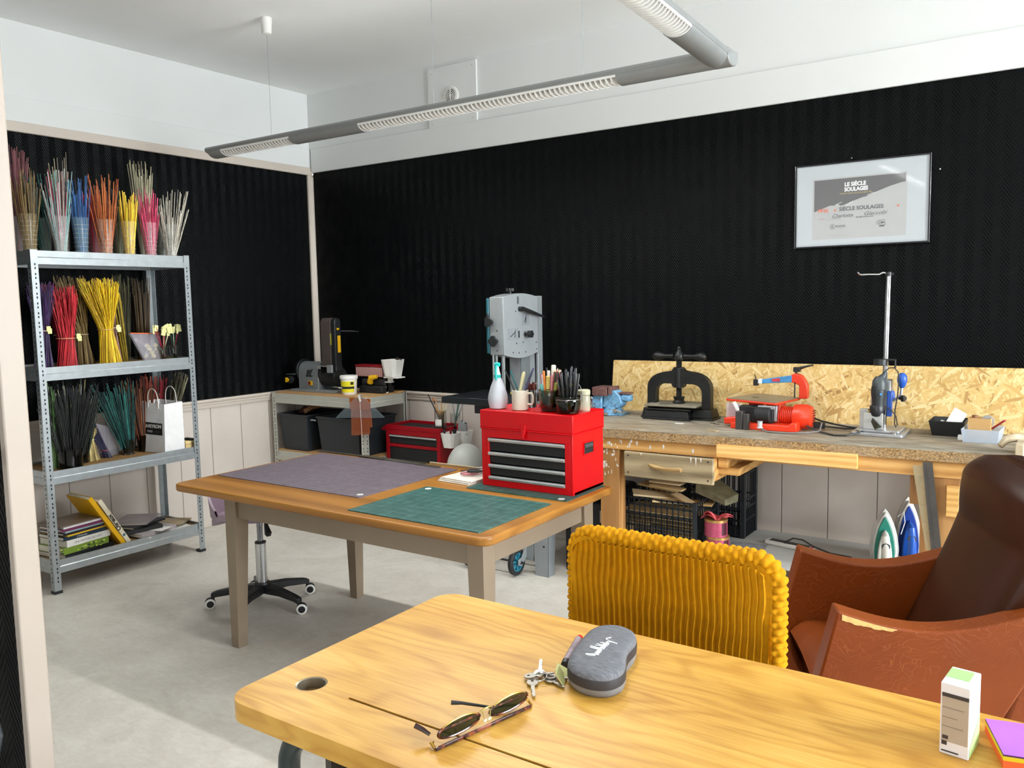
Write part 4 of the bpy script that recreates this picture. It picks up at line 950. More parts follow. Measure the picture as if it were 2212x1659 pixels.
m = M(); knob(m, (2.136, -.650, 1.385), (0,-1,0), .026, .030, 3); m.tube([(2.136,-.66,1.385),(2.128,-.672,1.435)], [.009,.006], 10); m.build('side_knob', BLK, bs, bev=.001)
m = M(); knob(m, (2.166, -.650, 1.277), (0,-1,0), .028, .032, 4); m.build('side_knob', BLK, bs, bev=.001)
m = M(); m.cyl((2.226,-.490,1.455), (2.252,-.490,1.455), .014); m.tube([(2.250,-.495,1.458),(2.262,-.43,1.438),(2.262,-.28,1.405)], [.012,.0125,.006], 14); m.build('tension_lever', BLK, bs)
m = M(); knob(m, (2.226, -.435, 1.308), (1,0,0), .020, .05, 6); m.box(2.226,2.232,-.505,-.498,1.29,1.33); m.build('tracking_knob', BLK, bs, bev=.001)
for y0, y1, z0, z1 in ((-.608,-.508,1.282,1.345),(-.462,-.392,1.362,1.432)):
    m = M(); m.box(2.2262, 2.2275, y0, y1, z0, z1); w_ = m.build('window_plate', P('plate_window', '#868a8f', .25), bs)
    m = M(); m.bar((2.228, y0+.02, z0+.015), (2.228, y1-.03, z1-.02), .004, .002, (1,0,0)); m.bar((2.228, y1-.035, z0+.01), (2.228, y1-.030, z1-.01), .004, .002, (1,0,0)); m.build('dial_mark', BLKM, w_)
m = M(); m.box(2.2262,2.2268,-.512,-.494,1.485,1.527); m.build('warning_mark', P('mark_grey','#4a4e52',.5), bs)
for y, z in ((-.528,1.443),(-.523,1.258),(-.455,1.262),(-.56,1.207),(-.50,1.202),(-.43,1.204),(-.315,1.255),(-.312,1.215)):
    m = M(); m.cyl((2.226,y,z), (2.2275,y,z), .004, n=10); m.build('bolt_hole', BLKM, bs)
for x, z in ((2.178,1.335),(2.178,1.222)):
    m = M(); m.cyl((x,-.650,z), (x,-.6515,z), .004, n=10); m.build('bolt_hole', BLKM, bs)
m = M(); m.box(1.895, 2.36, -.815, -.40, .928, .965); m.build('saw_table', P('cast_iron_table', '#23272a', .35, .5, .3, 8), bs, bev=.003)
m = M(); m.box(2.03, 2.22, -.68, -.42, .86, .928); m.build('table_trunnion', BLK, bs)
m = M(); m.prism([(p[0], p[1]-.72) for p in pr], 2.10, 2.24, 'x'); m.build('lower_wheel_housing', SILVER, bs, bev=.004)
m = M(); m.box(2.04, 2.56, -.70, -.22, .452, .475); m.build('stand_top', SILVER, bs, bev=.003)
def sleg(bx, by, tx, ty, sx, sy):
    m = M(); w = .085
    m.hexa([(bx,by,0),(bx-sx*w,by,0),(bx-sx*w,by-sy*.003,0),(bx,by-sy*.003,0)], [(tx,ty,.455),(tx-sx*.11,ty,.455),(tx-sx*.11,ty-sy*.003,.455),(tx,ty-sy*.003,.455)])
    m.hexa([(bx,by,0),(bx-sx*.003,by,0),(bx-sx*.003,by-sy*.06,0),(bx,by-sy*.06,0)], [(tx,ty,.455),(tx-sx*.003,ty,.455),(tx-sx*.003,ty-sy*.09,.455),(tx,ty-sy*.09,.455)])
    p = m.build('stand_leg', SILVER, bs)
    if sy < 0:
        for q in (.16, .30, .36):
            m = M(); X = bx+(tx-bx)*q/.455-sx*.03; Y = by+(ty-by)*q/.455
            m.cyl((X, Y, q), (X, Y-.002, q), .0055, n=10); m.build('bolt_hole', BLKM, p)
sleg(2.570, -.765, 2.535, -.700, 1, -1); sleg(2.03, -.765, 2.065, -.700, -1, -1); sleg(2.570, -.17, 2.535, -.225, 1, 1); sleg(2.03, -.17, 2.065, -.225, -1, 1)
m = M(); m.box(2.06, 2.54, -.712, -.706, .26, .31); m.build('cross_brace', SILVER, bs)
m = M(); m.box(2.551, 2.556, -.69, -.24, .27, .34); m.build('cross_brace', SILVER, bs)
TEAL = P('teal_plastic', '#2f7f95', .4); RUB = P('rubber_tyre', '#1b1c1d', .7)
for x in (2.395, 2.085):
    T = TR(x, -.815, .074, ry=PI/2); m = M()
    m.lathe([(.052,-.014),(.066,-.014),(.0725,-.009),(.073,.009),(.066,.014),(.052,.014),(.052,-.014)], n=40, T=T, cap=False); wh = m.build('wheel', RUB, bs)
    m = M(); m.lathe([(.046,-.010),(.053,-.010),(.053,.010),(.046,.010),(.046,-.010)], n=40, T=T, cap=False); m.lathe([(.014,-.012),(.014,.012)], n=16, T=T)
    for k in range(7): m.box(.010, .048, -.0055, .0055, -.008, .008, T=T @ Matrix.Rotation(2*PI*k/7, 4, 'Z'))
    m.build('wheel_hub', TEAL, wh)
m = M(); m.cyl((2.07,-.815,.074), (2.445,-.815,.074), .006, n=12); m.build('axle', BLK, bs)
for x, s in ((2.418, 1), (2.062, -1)):
    m = M(); m.prism([(-.835,.062),(-.800,.050),(-.745,.10),(-.738,.165),(-.76,.165),(-.80,.10),(-.835,.092)], x, x+.003, 'x'); m.box(min(x, x+.045*s), max(x, x+.045*s), -.752, -.748, .075, .165); b_ = m.build('wheel_bracket', SILVER, bs)
    m = M(); m.cyl((x-.004, -.815, .074), (x+.012, -.815, .074), .012, n=6); m.build('nut', CHROME, b_)

# ------------------------------------------------------------------ rolling stool with lilac shell
SC = (1.562, -1.862)
so = thing('rolling_stool', 'lilac-seated rolling stool with black star base under the honey table', 'stool', (SC[0], SC[1], 0))
m = M(); m.lathe([(.034,.075),(.038,.085),(.038,.115),(.034,.125)], (SC[0],SC[1],0), 24); m.build('hub', BLK, so)
for k in range(5):
    a = rad(4+72*k); ca, sa = cos(a), sin(a); m = M()
    def q(r, w, z0, z1): return [(SC[0]+r*ca-w*sa, SC[1]+r*sa+w*ca, z) if False else (SC[0]+r*ca-s_*w*sa, SC[1]+r*sa+s_*w*ca, z) for s_, z in ((-1,z0),(1,z0),(1,z1),(-1,z1))]
    a0 = q(.02,.024,.070,.115); a1 = q(.13,.019,.070,.106); a2 = q(.225,.016,.058,.088); a3 = q(.252,.016,.050,.078)
    vs = a0+a1+a2+a3; fs = [(0,1,2,3),(15,14,13,12)]
    for i in range(3):
        for j in range(4): fs.append((i*4+j, i*4+(j+1)%4, (i+1)*4+(j+1)%4, (i+1)*4+j))
    m.add(vs, fs); ar = m.build('base_arm', BLK, so, bev=.005)
    cx, cy = SC[0]+.245*ca, SC[1]+.245*sa; ra = a+rad((40, -30, 75, 15, 25)[k]); T = TR(cx, cy, 0, rz=ra)
    m = M(); m.cyl((cx,cy,.045), (cx,cy,.062), .008, n=10)
    m.lathe([(.022,-.010),(.025,-.006),(.025,.006),(.022,.010)], n=24, T=T @ TR(.014,0,.030,rx=PI/2)); cst = m.build('caster', BLK, so)
    for s in (-1, 1):
        m = M(); m.lathe([(.020,.0),(.0255,.002),(.0255,.007),(.021,.009)], n=28, T=T @ TR(.014, s*.010, .0255, rx=-s*PI/2)); w_ = m.build('caster_wheel', WHITEP, cst)
        m = M(); m.lathe([(.017,.009),(.017,.0105)], n=24, T=T @ TR(.014, s*.010, .0255, rx=-s*PI/2)); m.build('wheel_disc', BLK, w_)
m = M(); m.lathe([(.028,.110),(.0265,.325)], (SC[0],SC[1],0), 28); m.build('outer_column', CHROME, so)
m = M(); m.lathe([(.0275,.322),(.0275,.330),(.016,.331)], (SC[0],SC[1],0), 28); m.build('column_collar', BLK, so)
m = M(); m.lathe([(.0145,.325),(.0145,.405),(.0152,.407),(.0152,.412),(.0145,.414),(.0145,.50)], (SC[0],SC[1],0), 24); m.build('inner_column', P('dark_chrome', '#8d8f96', .2, .9), so)
m = M(); m.tube([(SC[0]+.02,SC[1]-.005,.487),(SC[0]+.05,SC[1]-.01,.475),(SC[0]+.062,SC[1]-.012,.440)], .0045, 8); m.tube([(SC[0]+.062,SC[1]-.012,.440),(SC[0]+.070,SC[1]-.014,.415),(SC[0]+.083,SC[1]-.016,.385),(SC[0]+.088,SC[1]-.017,.372)], [.008,.012,.018,.010], 12); m.build('height_lever', BLK, so)
def shell(u, v, dz=0):
    # saddle shell: u around, v radius
    a = 2*PI*u; r = v; x = -.245*r*cos(a); y = .215*r*sin(a)*(1-.10*cos(a))
    lobe = max(0, -sin(a*1.0-rad(0)))  # toward the viewer (-y)
    left = max(0, cos(a)); z = .50+.010*r*r - .060*(r**3)*left
    z -= .030*(r**6)*left
    return (SC[0]-.01+x, SC[1]-.0+y, z+dz)
m = M(); m.grid(lambda v, u: shell(u, v), 14, 48, closev=True); m.grid(lambda v, u: shell(u, v, -.016-.014*(v > .9)), 14, 48, closev=True)
m.grid(lambda v, u: (lambda p, q: tuple(p[i]+(q[i]-p[i])*v for i in range(3)))(shell(u, 1.0), shell(u, 1.0, -.030)), 1, 48, closev=True); m.build('seat_shell', LILAC, so, smooth=70)

def lip(u, v, o=0):
    a = PI+rad(-72+144*u)+rad(8); k = abs(2*u-1)
    zb = .440+.05*k**3+.004*sin(9*u); zt_ = .625-.10*k**2; r = .236+o+.010*v
    z = zb+(zt_-zb)*v; q = min(1, v/.12); r -= .03*(1-q)**2
    return (SC[0]-.005+r*cos(a), SC[1]+r*sin(a)*.92, z)
m = M(); m.grid(lambda u, v: lip(u, v), 30, 14); m.grid(lambda u, v: lip(u, v, -.012), 30, 14)
m.grid(lambda u, v: lip(u, 1.0, -.012*v), 30, 1); m.grid(lambda u, v: lip(u, 0.0, -.012*v), 30, 1); m.build('low_back', LILAC, so, smooth=70)

# ------------------------------------------------------------------ corner rack contents
RZT = .880
sd = thing('belt_sander', 'grey and black belt and disc sander with upright belt on the corner rack', 'sander', (.52, -.28, RZT))
GRN = P('sander_grey', '#74797b', .45, .2, .05)
m = M(); m.prism([(-.40,RZT+.0),(-.21,RZT+.0),(-.21,RZT+.02),(-.235,RZT+.02),(-.235,RZT+.145)]+[(-.305+.070*cos(rad(a)), RZT+.145+.070*sin(rad(a))) for a in range(0,181,15)]+[(-.375,RZT+.02),(-.40,RZT+.02)], .20, .405, 'x'); m.build('motor_housing', GRN, sd, bev=.003)
m = M(); m.box(.14, .60, -.405, -.20, RZT, RZT+.016); m.build('base_plate', P('sander_base', '#8a8f90', .45, .2), sd, bev=.002)
m = M(); m.cyl((.180,-.305,RZT+.15), (.198,-.305,RZT+.15), .082, n=40); m.build('sanding_disc', BLK, sd, bev=.003)
m = M(); m.box(.095, .175, -.40, -.24, RZT+.118, RZT+.124); m.build('disc_table', P('table_grey','#4b5255',.4,.3), sd)
m = M(); m.cyl((.155,-.40,RZT+.085), (.155,-.43,RZT+.085), .026, n=20); m.build('table_bracket', BLK, sd)
m = M(); knob(m, (.150,-.43,RZT+.085), (0,-1,0), .017, .016, 3); m.build('adjust_knob', P('yellow_plastic','#d9a90f',.4), sd, bev=.001)
m = M(); m.box(.30,.345,-.3778,-.374,RZT+.048,RZT+.078); sw = m.build('power_switch', P('yellow_plastic','#d9a90f',.4), sd, bev=.001)
m = M(); m.box(.305,.325,-.380,-.3777,RZT+.052,RZT+.074); m.build('switch_key', P('switch_red','#6d1512',.4), sw)
LG = P('print_dark','#2a3032',.6)
m = M()  # printed emblem: standing bear outline on a bar
m.prism([(.278,RZT+.112),(.352,RZT+.112),(.352,RZT+.117),(.278,RZT+.117)], -.3776, -.3768, 'y')
m.prism([(.286,.117),(.291,.117),(.293,.132),(.298,.117),(.303,.117),(.304,.135),(.316,.137),(.318,.117),(.323,.117),(.325,.137),(.330,.117),(.336,.117),(.334,.142),(.342,.156),(.350,.166),(.354,.177),(.345,.178),(.334,.168),(.322,.170),(.300,.170),(.291,.160),(.288,.140)], -.3776, -.3768, 'y', T=TR(0,0,RZT-.012))
m.build('printed_emblem', LG, sd, smooth=0)
m = M(); m.cyl((.405,-.305,RZT+.11), (.56,-.305,RZT+.11), .068, n=32); m.cyl((.405,-.305,RZT+.13), (.43,-.305,RZT+.13), .075, n=24); m.build('belt_drum_cover', BLKM, sd, bev=.006)
m = M(); m.box(.425,.545,-.40,-.325,RZT+.187,RZT+.192); m.box(.425,.462,-.402,-.40,RZT+.170,RZT+.192); m.box(.528,.572,-.405,-.385,RZT+.145,RZT+.200); m.build('work_rest', P('rest_grey','#8f9394',.4,.4), sd, bev=.001)
bp = [(y, z) for y, z in [(-.335,1.06),(-.335,1.375)]]+[(-.300-.035*cos(rad(a)), 1.375+.035*sin(rad(a))) for a in range(15,180,15)]+[(-.265,1.375),(-.265,1.06)]
m = M(); m.prism([(y-.045, z) for y, z in bp], .455, .545, 'x'); m.build('sanding_belt', P('belt_brown','#3d3430',.9,bump=.3,bs=600), sd, bev=.001)
m = M(); m.prism([(y*.9-.068, z) for y, z in bp], .545, .585, 'x'); m.box(.520,.585,-.37,-.30,1.03,1.07); m.build('belt_frame', BLK, sd, bev=.006)
m = M(); m.prism([(x, z) for x, z in rrect(.586, .598, 1.165, 1.285, .005)], -.338, -.328, 'y'); m.box(.5855,.5885,-.346,-.322,1.165,1.285); m.build('yellow_stripe', P('yellow_plastic','#d9a90f',.4), sd, bev=.001)
m = M(); m.box(.5855,.590,-.352,-.330,1.325,1.338); m.build('release_knob', P('yellow_plastic','#d9a90f',.4), sd, bev=.001)
m = M(); m.box(.5455,.5475,-.378,-.368,1.22,1.30); m.build('scale_plate', P('scale_yellow','#8d8a2c',.5), sd)
m = M(); m.tube([(.575,-.30,1.315),(.65,-.25,1.312),(.665,-.24,1.310)], .005, 8); m.ell((.67,-.24,1.310), (.018,.010,.006), 10); m.build('tension_arm', BLK, sd)
pt = thing('plaster_tub', 'white plastic tub with yellow and black label at the front corner of the rack', 'tub', (.722, -.385, RZT))
m = M(); m.lathe([(.048,0),(.051,.004),(.057,.112),(.0,.112)], (.722,-.385,RZT), 36, cap=False); m.build('bucket', WHITEP, pt)
m = M(); m.lathe([(.058,.108),(.062,.110),(.063,.128),(.060,.132),(.054,.130),(.0,.130)], (.722,-.385,RZT), 36, cap=False); m.build('lid', WHITEP, pt)
def band_(z0, z1, rr0, rr1, a0, a1, mat, nm):
    m = M(); m.grid(lambda u, v: (.722+(rr0+(rr1-rr0)*v+.0006)*cos(rad(a0+(a1-a0)*u)), -.385+(rr0+(rr1-rr0)*v+.0006)*sin(rad(a0+(a1-a0)*u)), RZT+z0+(z1-z0)*v), 20, 1)
    return m.build(nm, mat, pt)
def R_(z): return .051+.006*(z-.004)/.108
LY = P('label_yellow','#d8cc1c',.5)
lb1 = band_(.018, .095, R_(.018), R_(.095), -150, -5, LY, 'label')
band_(.042, .058, R_(.042)+.0004, R_(.058)+.0004, -150, -5, BLKM, 'label_stripe'); band_(.07, .09, R_(.07)+.0004, R_(.09)+.0004, -35, -12, BLKM, 'label_emblem')
text('ntico Flux', .014, PAPER, lb1, (.680, -.4465, RZT+.0455), (PI/2,0,rad(14)), ext=.0003, off=.0006)
tn = thing('cookie_tin', 'red lid tin with red and white striped sides on the corner rack', 'tin', (.78, -.20, .98))
def striped():
    t = NT('red_white_stripes'); s = t.sep(); u = t.math('ADD', s[0], s[1]); f = t.math('LESS_THAN', t.math('PINGPONG', u, .0045), .0022)
    return t.set(Base_Color=t.mix(f, hx('#c9b3ac'), hx('#7d1a22')), Roughness=.4)
m = M(); m.box(.648,.902,-.245,-.155,.992,1.060); m.build('tin_body', striped(), tn, bev=.006)
m = M(); m.box(.645,.905,-.247,-.153,1.060,1.076); m.build('lid', P('tin_red','#8c1822',.3,.2), tn, bev=.004)
gd = thing('grinder', 'dark grinder tool with yellow spout supporting the striped tin', 'grinder', (.83, -.21, RZT))
m = M(); m.box(.70,.92,-.27,-.14,RZT,RZT+.05); m.cyl((.70,-.20,RZT+.07),(.92,-.20,RZT+.07),.041,n=20); m.build('body', BLKM, gd, bev=.008)
m = M(); m.tube([(.805,-.262,RZT+.075),(.825,-.275,RZT+.110),(.870,-.262,RZT+.118)], [.022,.020,.014], 12); m.build('spout', P('yellow_plastic','#d9a90f',.4), gd)
def cup(label, x, y, z, s=1.0, nm='plastic_cup'):
    m = M(); a, b, h = .036*s, .050*s, .098*s
    def ring(w, d, z_): return [(x-w, y-d, z_), (x-w*.55, y-d*1.18, z_), (x+w*.75, y-d*1.12, z_), (x+w, y-d*.5, z_), (x+w, y+d, z_), (x-w, y+d, z_)]
    o, i = [ring(a, a*.9, z), ring(b, b*.9, z+h)], [ring(b*.94, b*.84, z+h), ring(a*.92, a*.82, z+.004)]
    vs = o[0]+o[1]+i[0]+i[1]; fs = [tuple(range(6))[::-1], tuple(range(18, 24))]
    for k in range(3):
        for j in range(6): fs.append((k*6+j, k*6+(j+1)%6, (k+1)*6+(j+1)%6, (k+1)*6+j))
    m.add(vs, fs); t = m.build(nm, WHITEP, smooth=0, bev=.002); return tag(t, label, 'cup')
cup('white faceted plastic cup standing above the striped tin end on the rack', .985, -.22, 1.000, 1.20)
m = M(); m.box(.93,1.06,-.26,-.18,.990,.999); m.box(.875,.965,-.235,-.19,.955,.964); m.box(.945,.957,-.235,-.19,.96,.99); m.box(.90,.92,-.225,-.20,RZT,.955); t = m.build('cup_bracket', WHITEP, bev=.002); tag(t, 'small white plastic bracket under the faceted cup on the rack', 'bracket')
m = M(); m.box(-.022,.022,-.008,.008,0,.075, T=TR(1.00,-.20,1.055,ry=.35)); tag(m.build('sanding_block', P('dark_brown_block','#32201c',.9), bev=.002), 'dark brown sanding block inside the faceted white cup', 'block')
m = M(); m.box(.60,.96,-.145,-.085,RZT,RZT+.008, T=None); tag(m.build('wood_offcut', W_LIGHT, bev=.001), 'thin pale wooden board lying at the back of the corner rack', 'board')
m = M(); m.tube([(.56,-.18,RZT+.01),(.70,-.27,RZT+.004),(.85,-.15,RZT+.012),(.93,-.10,RZT+.012),(.985,-.10,RZT+.012),(1.0,-.12,.80),(.99,-.11,.60),(.96,-.06,.46)], .0035, 8); tag(m.build('power_cable', BLK), 'black mains cable draped over the right end of the corner rack', 'cable')
def bin_(label, x0, x1, y0, y1, z, h, sl=.02):
    t = thing('storage_box', label, 'box', ((x0+x1)/2, (y0+y1)/2, z)); m = M(); w = .004
    o0 = [(x0+sl,y0+sl,z),(x1-sl,y0+sl,z),(x1-sl,y1-sl,z),(x0+sl,y1-sl,z)]; o1 = [(x0,y0,z+h),(x1,y0,z+h),(x1,y1,z+h),(x0,y1,z+h)]
    i1 = [(x0+w,y0+w,z+h),(x1-w,y0+w,z+h),(x1-w,y1-w,z+h),(x0+w,y1-w,z+h)]; i0 = [(x0+sl+w,y0+sl+w,z+w),(x1-sl-w,y0+sl+w,z+w),(x1-sl-w,y1-sl-w,z+w),(x0+sl+w,y1-sl-w,z+w)]
    vs = o0+o1+i1+i0; fs = [(0,3,2,1),(12,13,14,15)]
    for k in range(3):
        for j in range(4): fs.append((k*4+j, k*4+(j+1)%4, (k+1)*4+(j+1)%4, (k+1)*4+j))
    m.add(vs, fs); m.build('box_body', DARKJ, t, smooth=0, bev=.003)
    m = M()
    for p, q, r_, s_ in ((x0-.008,x1+.008,y0-.008,y0),(x0-.008,x1+.008,y1,y1+.008),(x0-.008,x0,y0,y1),(x1,x1+.008,y0,y1)): m.box(p,q,r_,s_,z+h-.012,z+h)
    m.build('rim', DARKJ, t, bev=.002)
    return t
bin_('dark grey storage box at the left of the corner rack lower shelf', .105, .395, -.49, -.12, .460, .265)
bin_('dark grey storage box at the right of the corner rack lower shelf', .500, .905, -.49, -.12, .460, .265)
m = M(); m.box(-.005,.005,-.06,.06,-.035,.035, T=TR(.20,-.33,.735,rz=1.3,ry=.9)); tag(m.build('wood_scrap', P('scrap_brown','#5a4038',.8), bev=.001), 'brown wood scrap poking out of the left storage box', 'wood')
m = M(); m.tube([(.27,-.40,.735),(.30,-.34,.765),(.33,-.30,.770)], [.017,.019,.016], 12); tag(m.build('wooden_tool', P('scrap_tan','#a8784c',.6)), 'tan wooden handle end on top of the left storage box', 'handle tool')
m = M(); m.tube([(.415,-.47,.69),(.44,-.48,.695),(.47,-.47,.69)], .006, 8); tag(m.build('steel_clip', STEEL), 'small steel clip hanging between the two storage boxes', 'clip')
# templates hanging at the rack corner: clear set square and amber sheets
hk = thing('hanging_templates', 'clear set square with amber acrylic sheets hung at the rack corner post', 'template', (.967, -.52, .86))
m = M(); pr = [(.731,.734),(1.180,.764),(.966,.912)]; m.prism(pr, -.5305, -.5285, 'y')
for p, q in ((0,1),(1,2),(2,0)): m.tube([(pr[p][0],-.5295,pr[p][1]),(pr[q][0],-.5295,pr[q][1])], .0016, 6)
m.build('set_square', milky('clear_square', '#b8ccd6', .10, .08), hk)
AMB = milky('amber_acrylic', '#a04e0a', .90, .15); AMB2 = milky('amber_acrylic_pale', '#9c5230', .62, .2)
m = M(); m.box(.862,1.052,-.524,-.522,.800,.878); m.box(.872,1.045,-.521,-.519,.755,.800); m.build('amber_sheet', AMB, hk)
m = M(); m.prism([(.876,.785),(1.062,.795),(1.066,.690),(1.04,.690),(1.04,.640),(.872,.622)], -.5275, -.5255, 'y'); m.build('amber_sheet', AMB2, hk)
m = M(); m.box(.905,1.035,-.518,-.516,.650,.750); m.build('amber_sheet', AMB, hk)
m = M(); m.box(-.007,.007,-.002,.002,-.024,.024, T=TR(.965,-.5345,.880,ry=-.35)); m.build('label_tag', PAPER, hk)
m = M(); m.tube([(.970,-.535,.860),(.975,-.535,.70),(.982,-.536,.50)], .0014, 6); m.build('hanging_string', PAPER, hk)
m = M(); m.cyl((.962,-.500,.893),(.962,-.538,.897),.003,n=8); m.build('hook', STEEL, hk)

# ------------------------------------------------------------------ jars of brushes, cups and dome beside the dark chest
AZ = c2.location.z+.223
def brush(p0, p1, mat_h, bristle=None, r=.0035, flat=False, label='', tip=.02):
    p0 = Vector(p0); p1 = Vector(p1); d = (p1-p0).normalized(); L = (p1-p0).length
    if bristle:
        t = thing('paint_brush', label, 'brush', tuple(p0)); e = p1-d*tip*1.0; f = e-d*.022
        m = M(); m.tube([p0, p0+d*L*.4, f], [r*.6, r, r*1.0], 8); m.build('brush_handle', mat_h, t)
        m = M(); m.tube([f, e], [r*1.05, r*(1.6 if flat else 1.1)], 8); m.build('ferrule', CHROME, t)
        m = M(); m.tube([e, p1-d*.004, p1], [r*(1.6 if flat else 1.1), r*(1.5 if flat else .8), r*(1.3 if flat else .2)], 8); m.build('bristles', bristle, t)
        return t
    m = M(); m.tube([p0, p0+d*L*.5, p1-d*.01, p1], [r*.7, r, r*.9, r*.4], 8); return tag(m.build('paint_brush', mat_h), label, 'brush')
J1 = (1.432, -.265); J2 = (1.475, -.115)
jar('brush_jar', 'clear glass jar of paint brushes with a white label on the dark chest corner', J1[0], J1[1], AZ+.012, .040, .135, GLASS, flare=.95, ribs=False, foot=1.0)
m = M(); m.grid(lambda u, v: (J1[0]+.0395*cos(rad(-110+70*u)), J1[1]+.0395*sin(rad(-110+70*u)), AZ+.035+.055*v), 10, 1); o = m.build('jar_label', PAPER); o.parent = [x for x in C.objects if x.get('label', '').startswith('clear glass jar of paint brushes')][0]; o.matrix_parent_inverse = world(o.parent).inverted()
Bz = AZ+.022
BH = [P('brush_black','#1a1c20',.35), P('brush_wood','#b78a55',.4), P('brush_cream','#cdbf9b',.5), P('brush_grey','#6e7276',.4)]
BR = [P('bristle_orange','#a8642f',.8), P('bristle_dark','#5a4030',.8)]
BG = 'brushes in the glass jar on the dark chest'
for i, (dx, dy, h, mh, br, fl, lb_) in enumerate((( -.085,-.02,.26,0,None,0,'long black handled brush leaning far left in the brush jar'),(-.055,.02,.24,1,None,0,'slim wooden brush second from left in the brush jar'),(-.035,-.03,.235,1,0,1,'flat orange bristle brush in the brush jar'),(.0,.03,.262,1,None,0,'upright wooden brush end in the middle of the brush jar'),(.028,.03,.255,2,None,0,'cream brush right of the middle in the brush jar'),(.048,.0,.248,2,1,0,'round dark-tipped brush in the brush jar'),(.070,.02,.242,2,None,0,'cream brush leaning far right in the brush jar'))):
    t = brush((J1[0]-dx*.3, J1[1]-dy*.3, Bz), (J1[0]+dx, J1[1]+dy, Bz+h-.03), BH[mh], BR[br] if br is not None else None, .0038, fl, lb_); t['group'] = BG
m = M(); m.box(-.018,.018,-.002,.002,0,.12, T=TR(J1[0]+.012,J1[1]-.01,Bz+.002,rz=.5,ry=.06)); tag(m.build('wooden_spatula', BH[1], bev=.001), 'flat wooden spatula inside the brush jar', 'spatula')
jar('tool_jar', 'small glass jar of steel tools behind the white cups', J2[0]-.02, J2[1]-.02, AZ+.012, .034, .10, GLASS, flare=1.0, ribs=False, foot=1.0)
for i, (dx, dy, h, mh, lb_) in enumerate(((-.02,0,.185,STEEL,'steel file in the glass tool jar'),(.01,.02,.178,STEEL,'bright steel rod in the glass tool jar'),(.035,.0,.182,P('tool_green','#3d6a5e',.4),'green handled tool in the glass tool jar'),(.05,.02,.165,STEEL,'short steel probe in the glass tool jar'))):
    m = M(); m.tube([(J2[0]-.02-dx*.3,J2[1]-.02,Bz), (J2[0]-.02+dx,J2[1]-.02+dy,Bz+h-.02)], [.003,.0055], 8); o = m.build('hand_tool', lb_ and (STEEL if 'green' not in lb_ else P('tool_green','#3d6a5e',.4))); tag(o, lb_, 'tool', 'tools in the glass jar behind the cups')
HG = M(); HG.box(1.468,1.474,-.35,-.08,.60,.63)
cup('front white plastic cup hung on the side of the dark chest', 1.524, -.275, .555, 1.0)
cup('rear white plastic cup hung on the side of the dark chest', 1.540, -.155, .560, .95)
for i, (x, y, dx, c_) in enumerate(((1.500,-.29,-.02,'#1a1c20'),(1.520,-.28,.01,'#7a1c22'),(1.545,-.275,.02,'#16181b'),(1.53,-.25,.0,'#2a2d31'))):
    m = M(); m.tube([(x,y,.57),(x+dx,y,.672)], [.006,.008], 8); tag(m.build('small_tool', P('th_'+c_.strip('#'), c_, .4)), ['black handled tool at the left of the front cup','red handled tool in the front cup','thick black handled tool at the right of the front cup','dark grey tool at the back of the front cup'][i], 'tool')
m = M(); m.prism([(1.515,.61),(1.585,.63),(1.578,.705),(1.535,.722),(1.512,.69)], -.185, -.165, 'y'); zebra = NT('zebra_cloth'); zz_ = zebra.sep(); ff = zebra.math('LESS_THAN', zebra.math('PINGPONG', zebra.math('ADD', zz_[0], zebra.math('MULTIPLY', zz_[2], 1.3)), .006), .003); zebra.set(Base_Color=zebra.mix(ff, hx('#1a1b1e'), hx('#b9bbbd')), Roughness=.7)
tag(m.build('striped_pouch', zebra.m, smooth=0, bev=.004), 'black and white striped pouch in the rear white cup', 'pouch')
m = M(); m.box(1.485,1.502,-.165,-.15,.60,.695); tag(m.build('red_marker', P('marker_red','#9c1a22',.4), bev=.003), 'small red marker between the glass jar and the rear cup', 'marker')
dm = thing('domed_vase', 'white frosted dome with grey rim beside the bright red chest', 'dome', (1.68, -.30, .42))
ds = thing('low_stool', 'low plain stand hidden under the white dome', 'stand', (1.68, -.30, 0)); bpy.data.objects.remove(ds)
DX = (1.69, -.33)
m = M(); m.lathe([(.100,.40),(.130,.405),(.138,.43),(.136,.445),(.128,.45),(.100,.45)], (DX[0],DX[1],0), 40); m.build('grey_rim', P('rim_grey','#6d747a',.5), dm)
m = M(); m.lathe([(.126*cos(rad(a)), .447+.155*sin(rad(a))) for a in range(0, 90, 6)]+[(.001,.602)], (DX[0],DX[1],0), 40); m.build('frosted_dome', P('frosted_white','#c9ccc6',.35,var=.04), dm)
m = M(); m.lathe([(.14,0),(.14,.02),(.04,.03),(.03,.38),(.09,.40)], (DX[0],DX[1],0), 32); m.build('pedestal', P('rim_grey','#6d747a',.5), dm)
# ------------------------------------------------------------------ workbench
BT_ = .845
wb = thing('workbench', 'long old wooden workbench with thick chipboard top along the black wall', 'workbench', (3.6, -.4, 0))
def fy(x): return -.765+(x-2.915)*.0555
m = M(); x0, x1 = 2.56, 4.735
m.hexa([(x0,fy(x0),BT_-.046),(x1,fy(x1),BT_-.046),(x1,-.03,BT_-.046),(x0,-.03,BT_-.046)], [(x0,fy(x0),BT_-.003),(x1,fy(x1),BT_-.003),(x1,-.03,BT_-.003),(x0,-.03,BT_-.003)])
m.build('benchtop_core', CHIP, wb)
m = M(); m.hexa([(x0,fy(x0)-.001,BT_-.003),(x1,fy(x1)-.001,BT_-.003),(x1,-.03,BT_-.003),(x0,-.03,BT_-.003)], [(x0,fy(x0)-.001,BT_),(x1,fy(x1)-.001,BT_),(x1,-.03,BT_),(x0,-.03,BT_)]); m.build('worktop', BENCHTOP, wb)
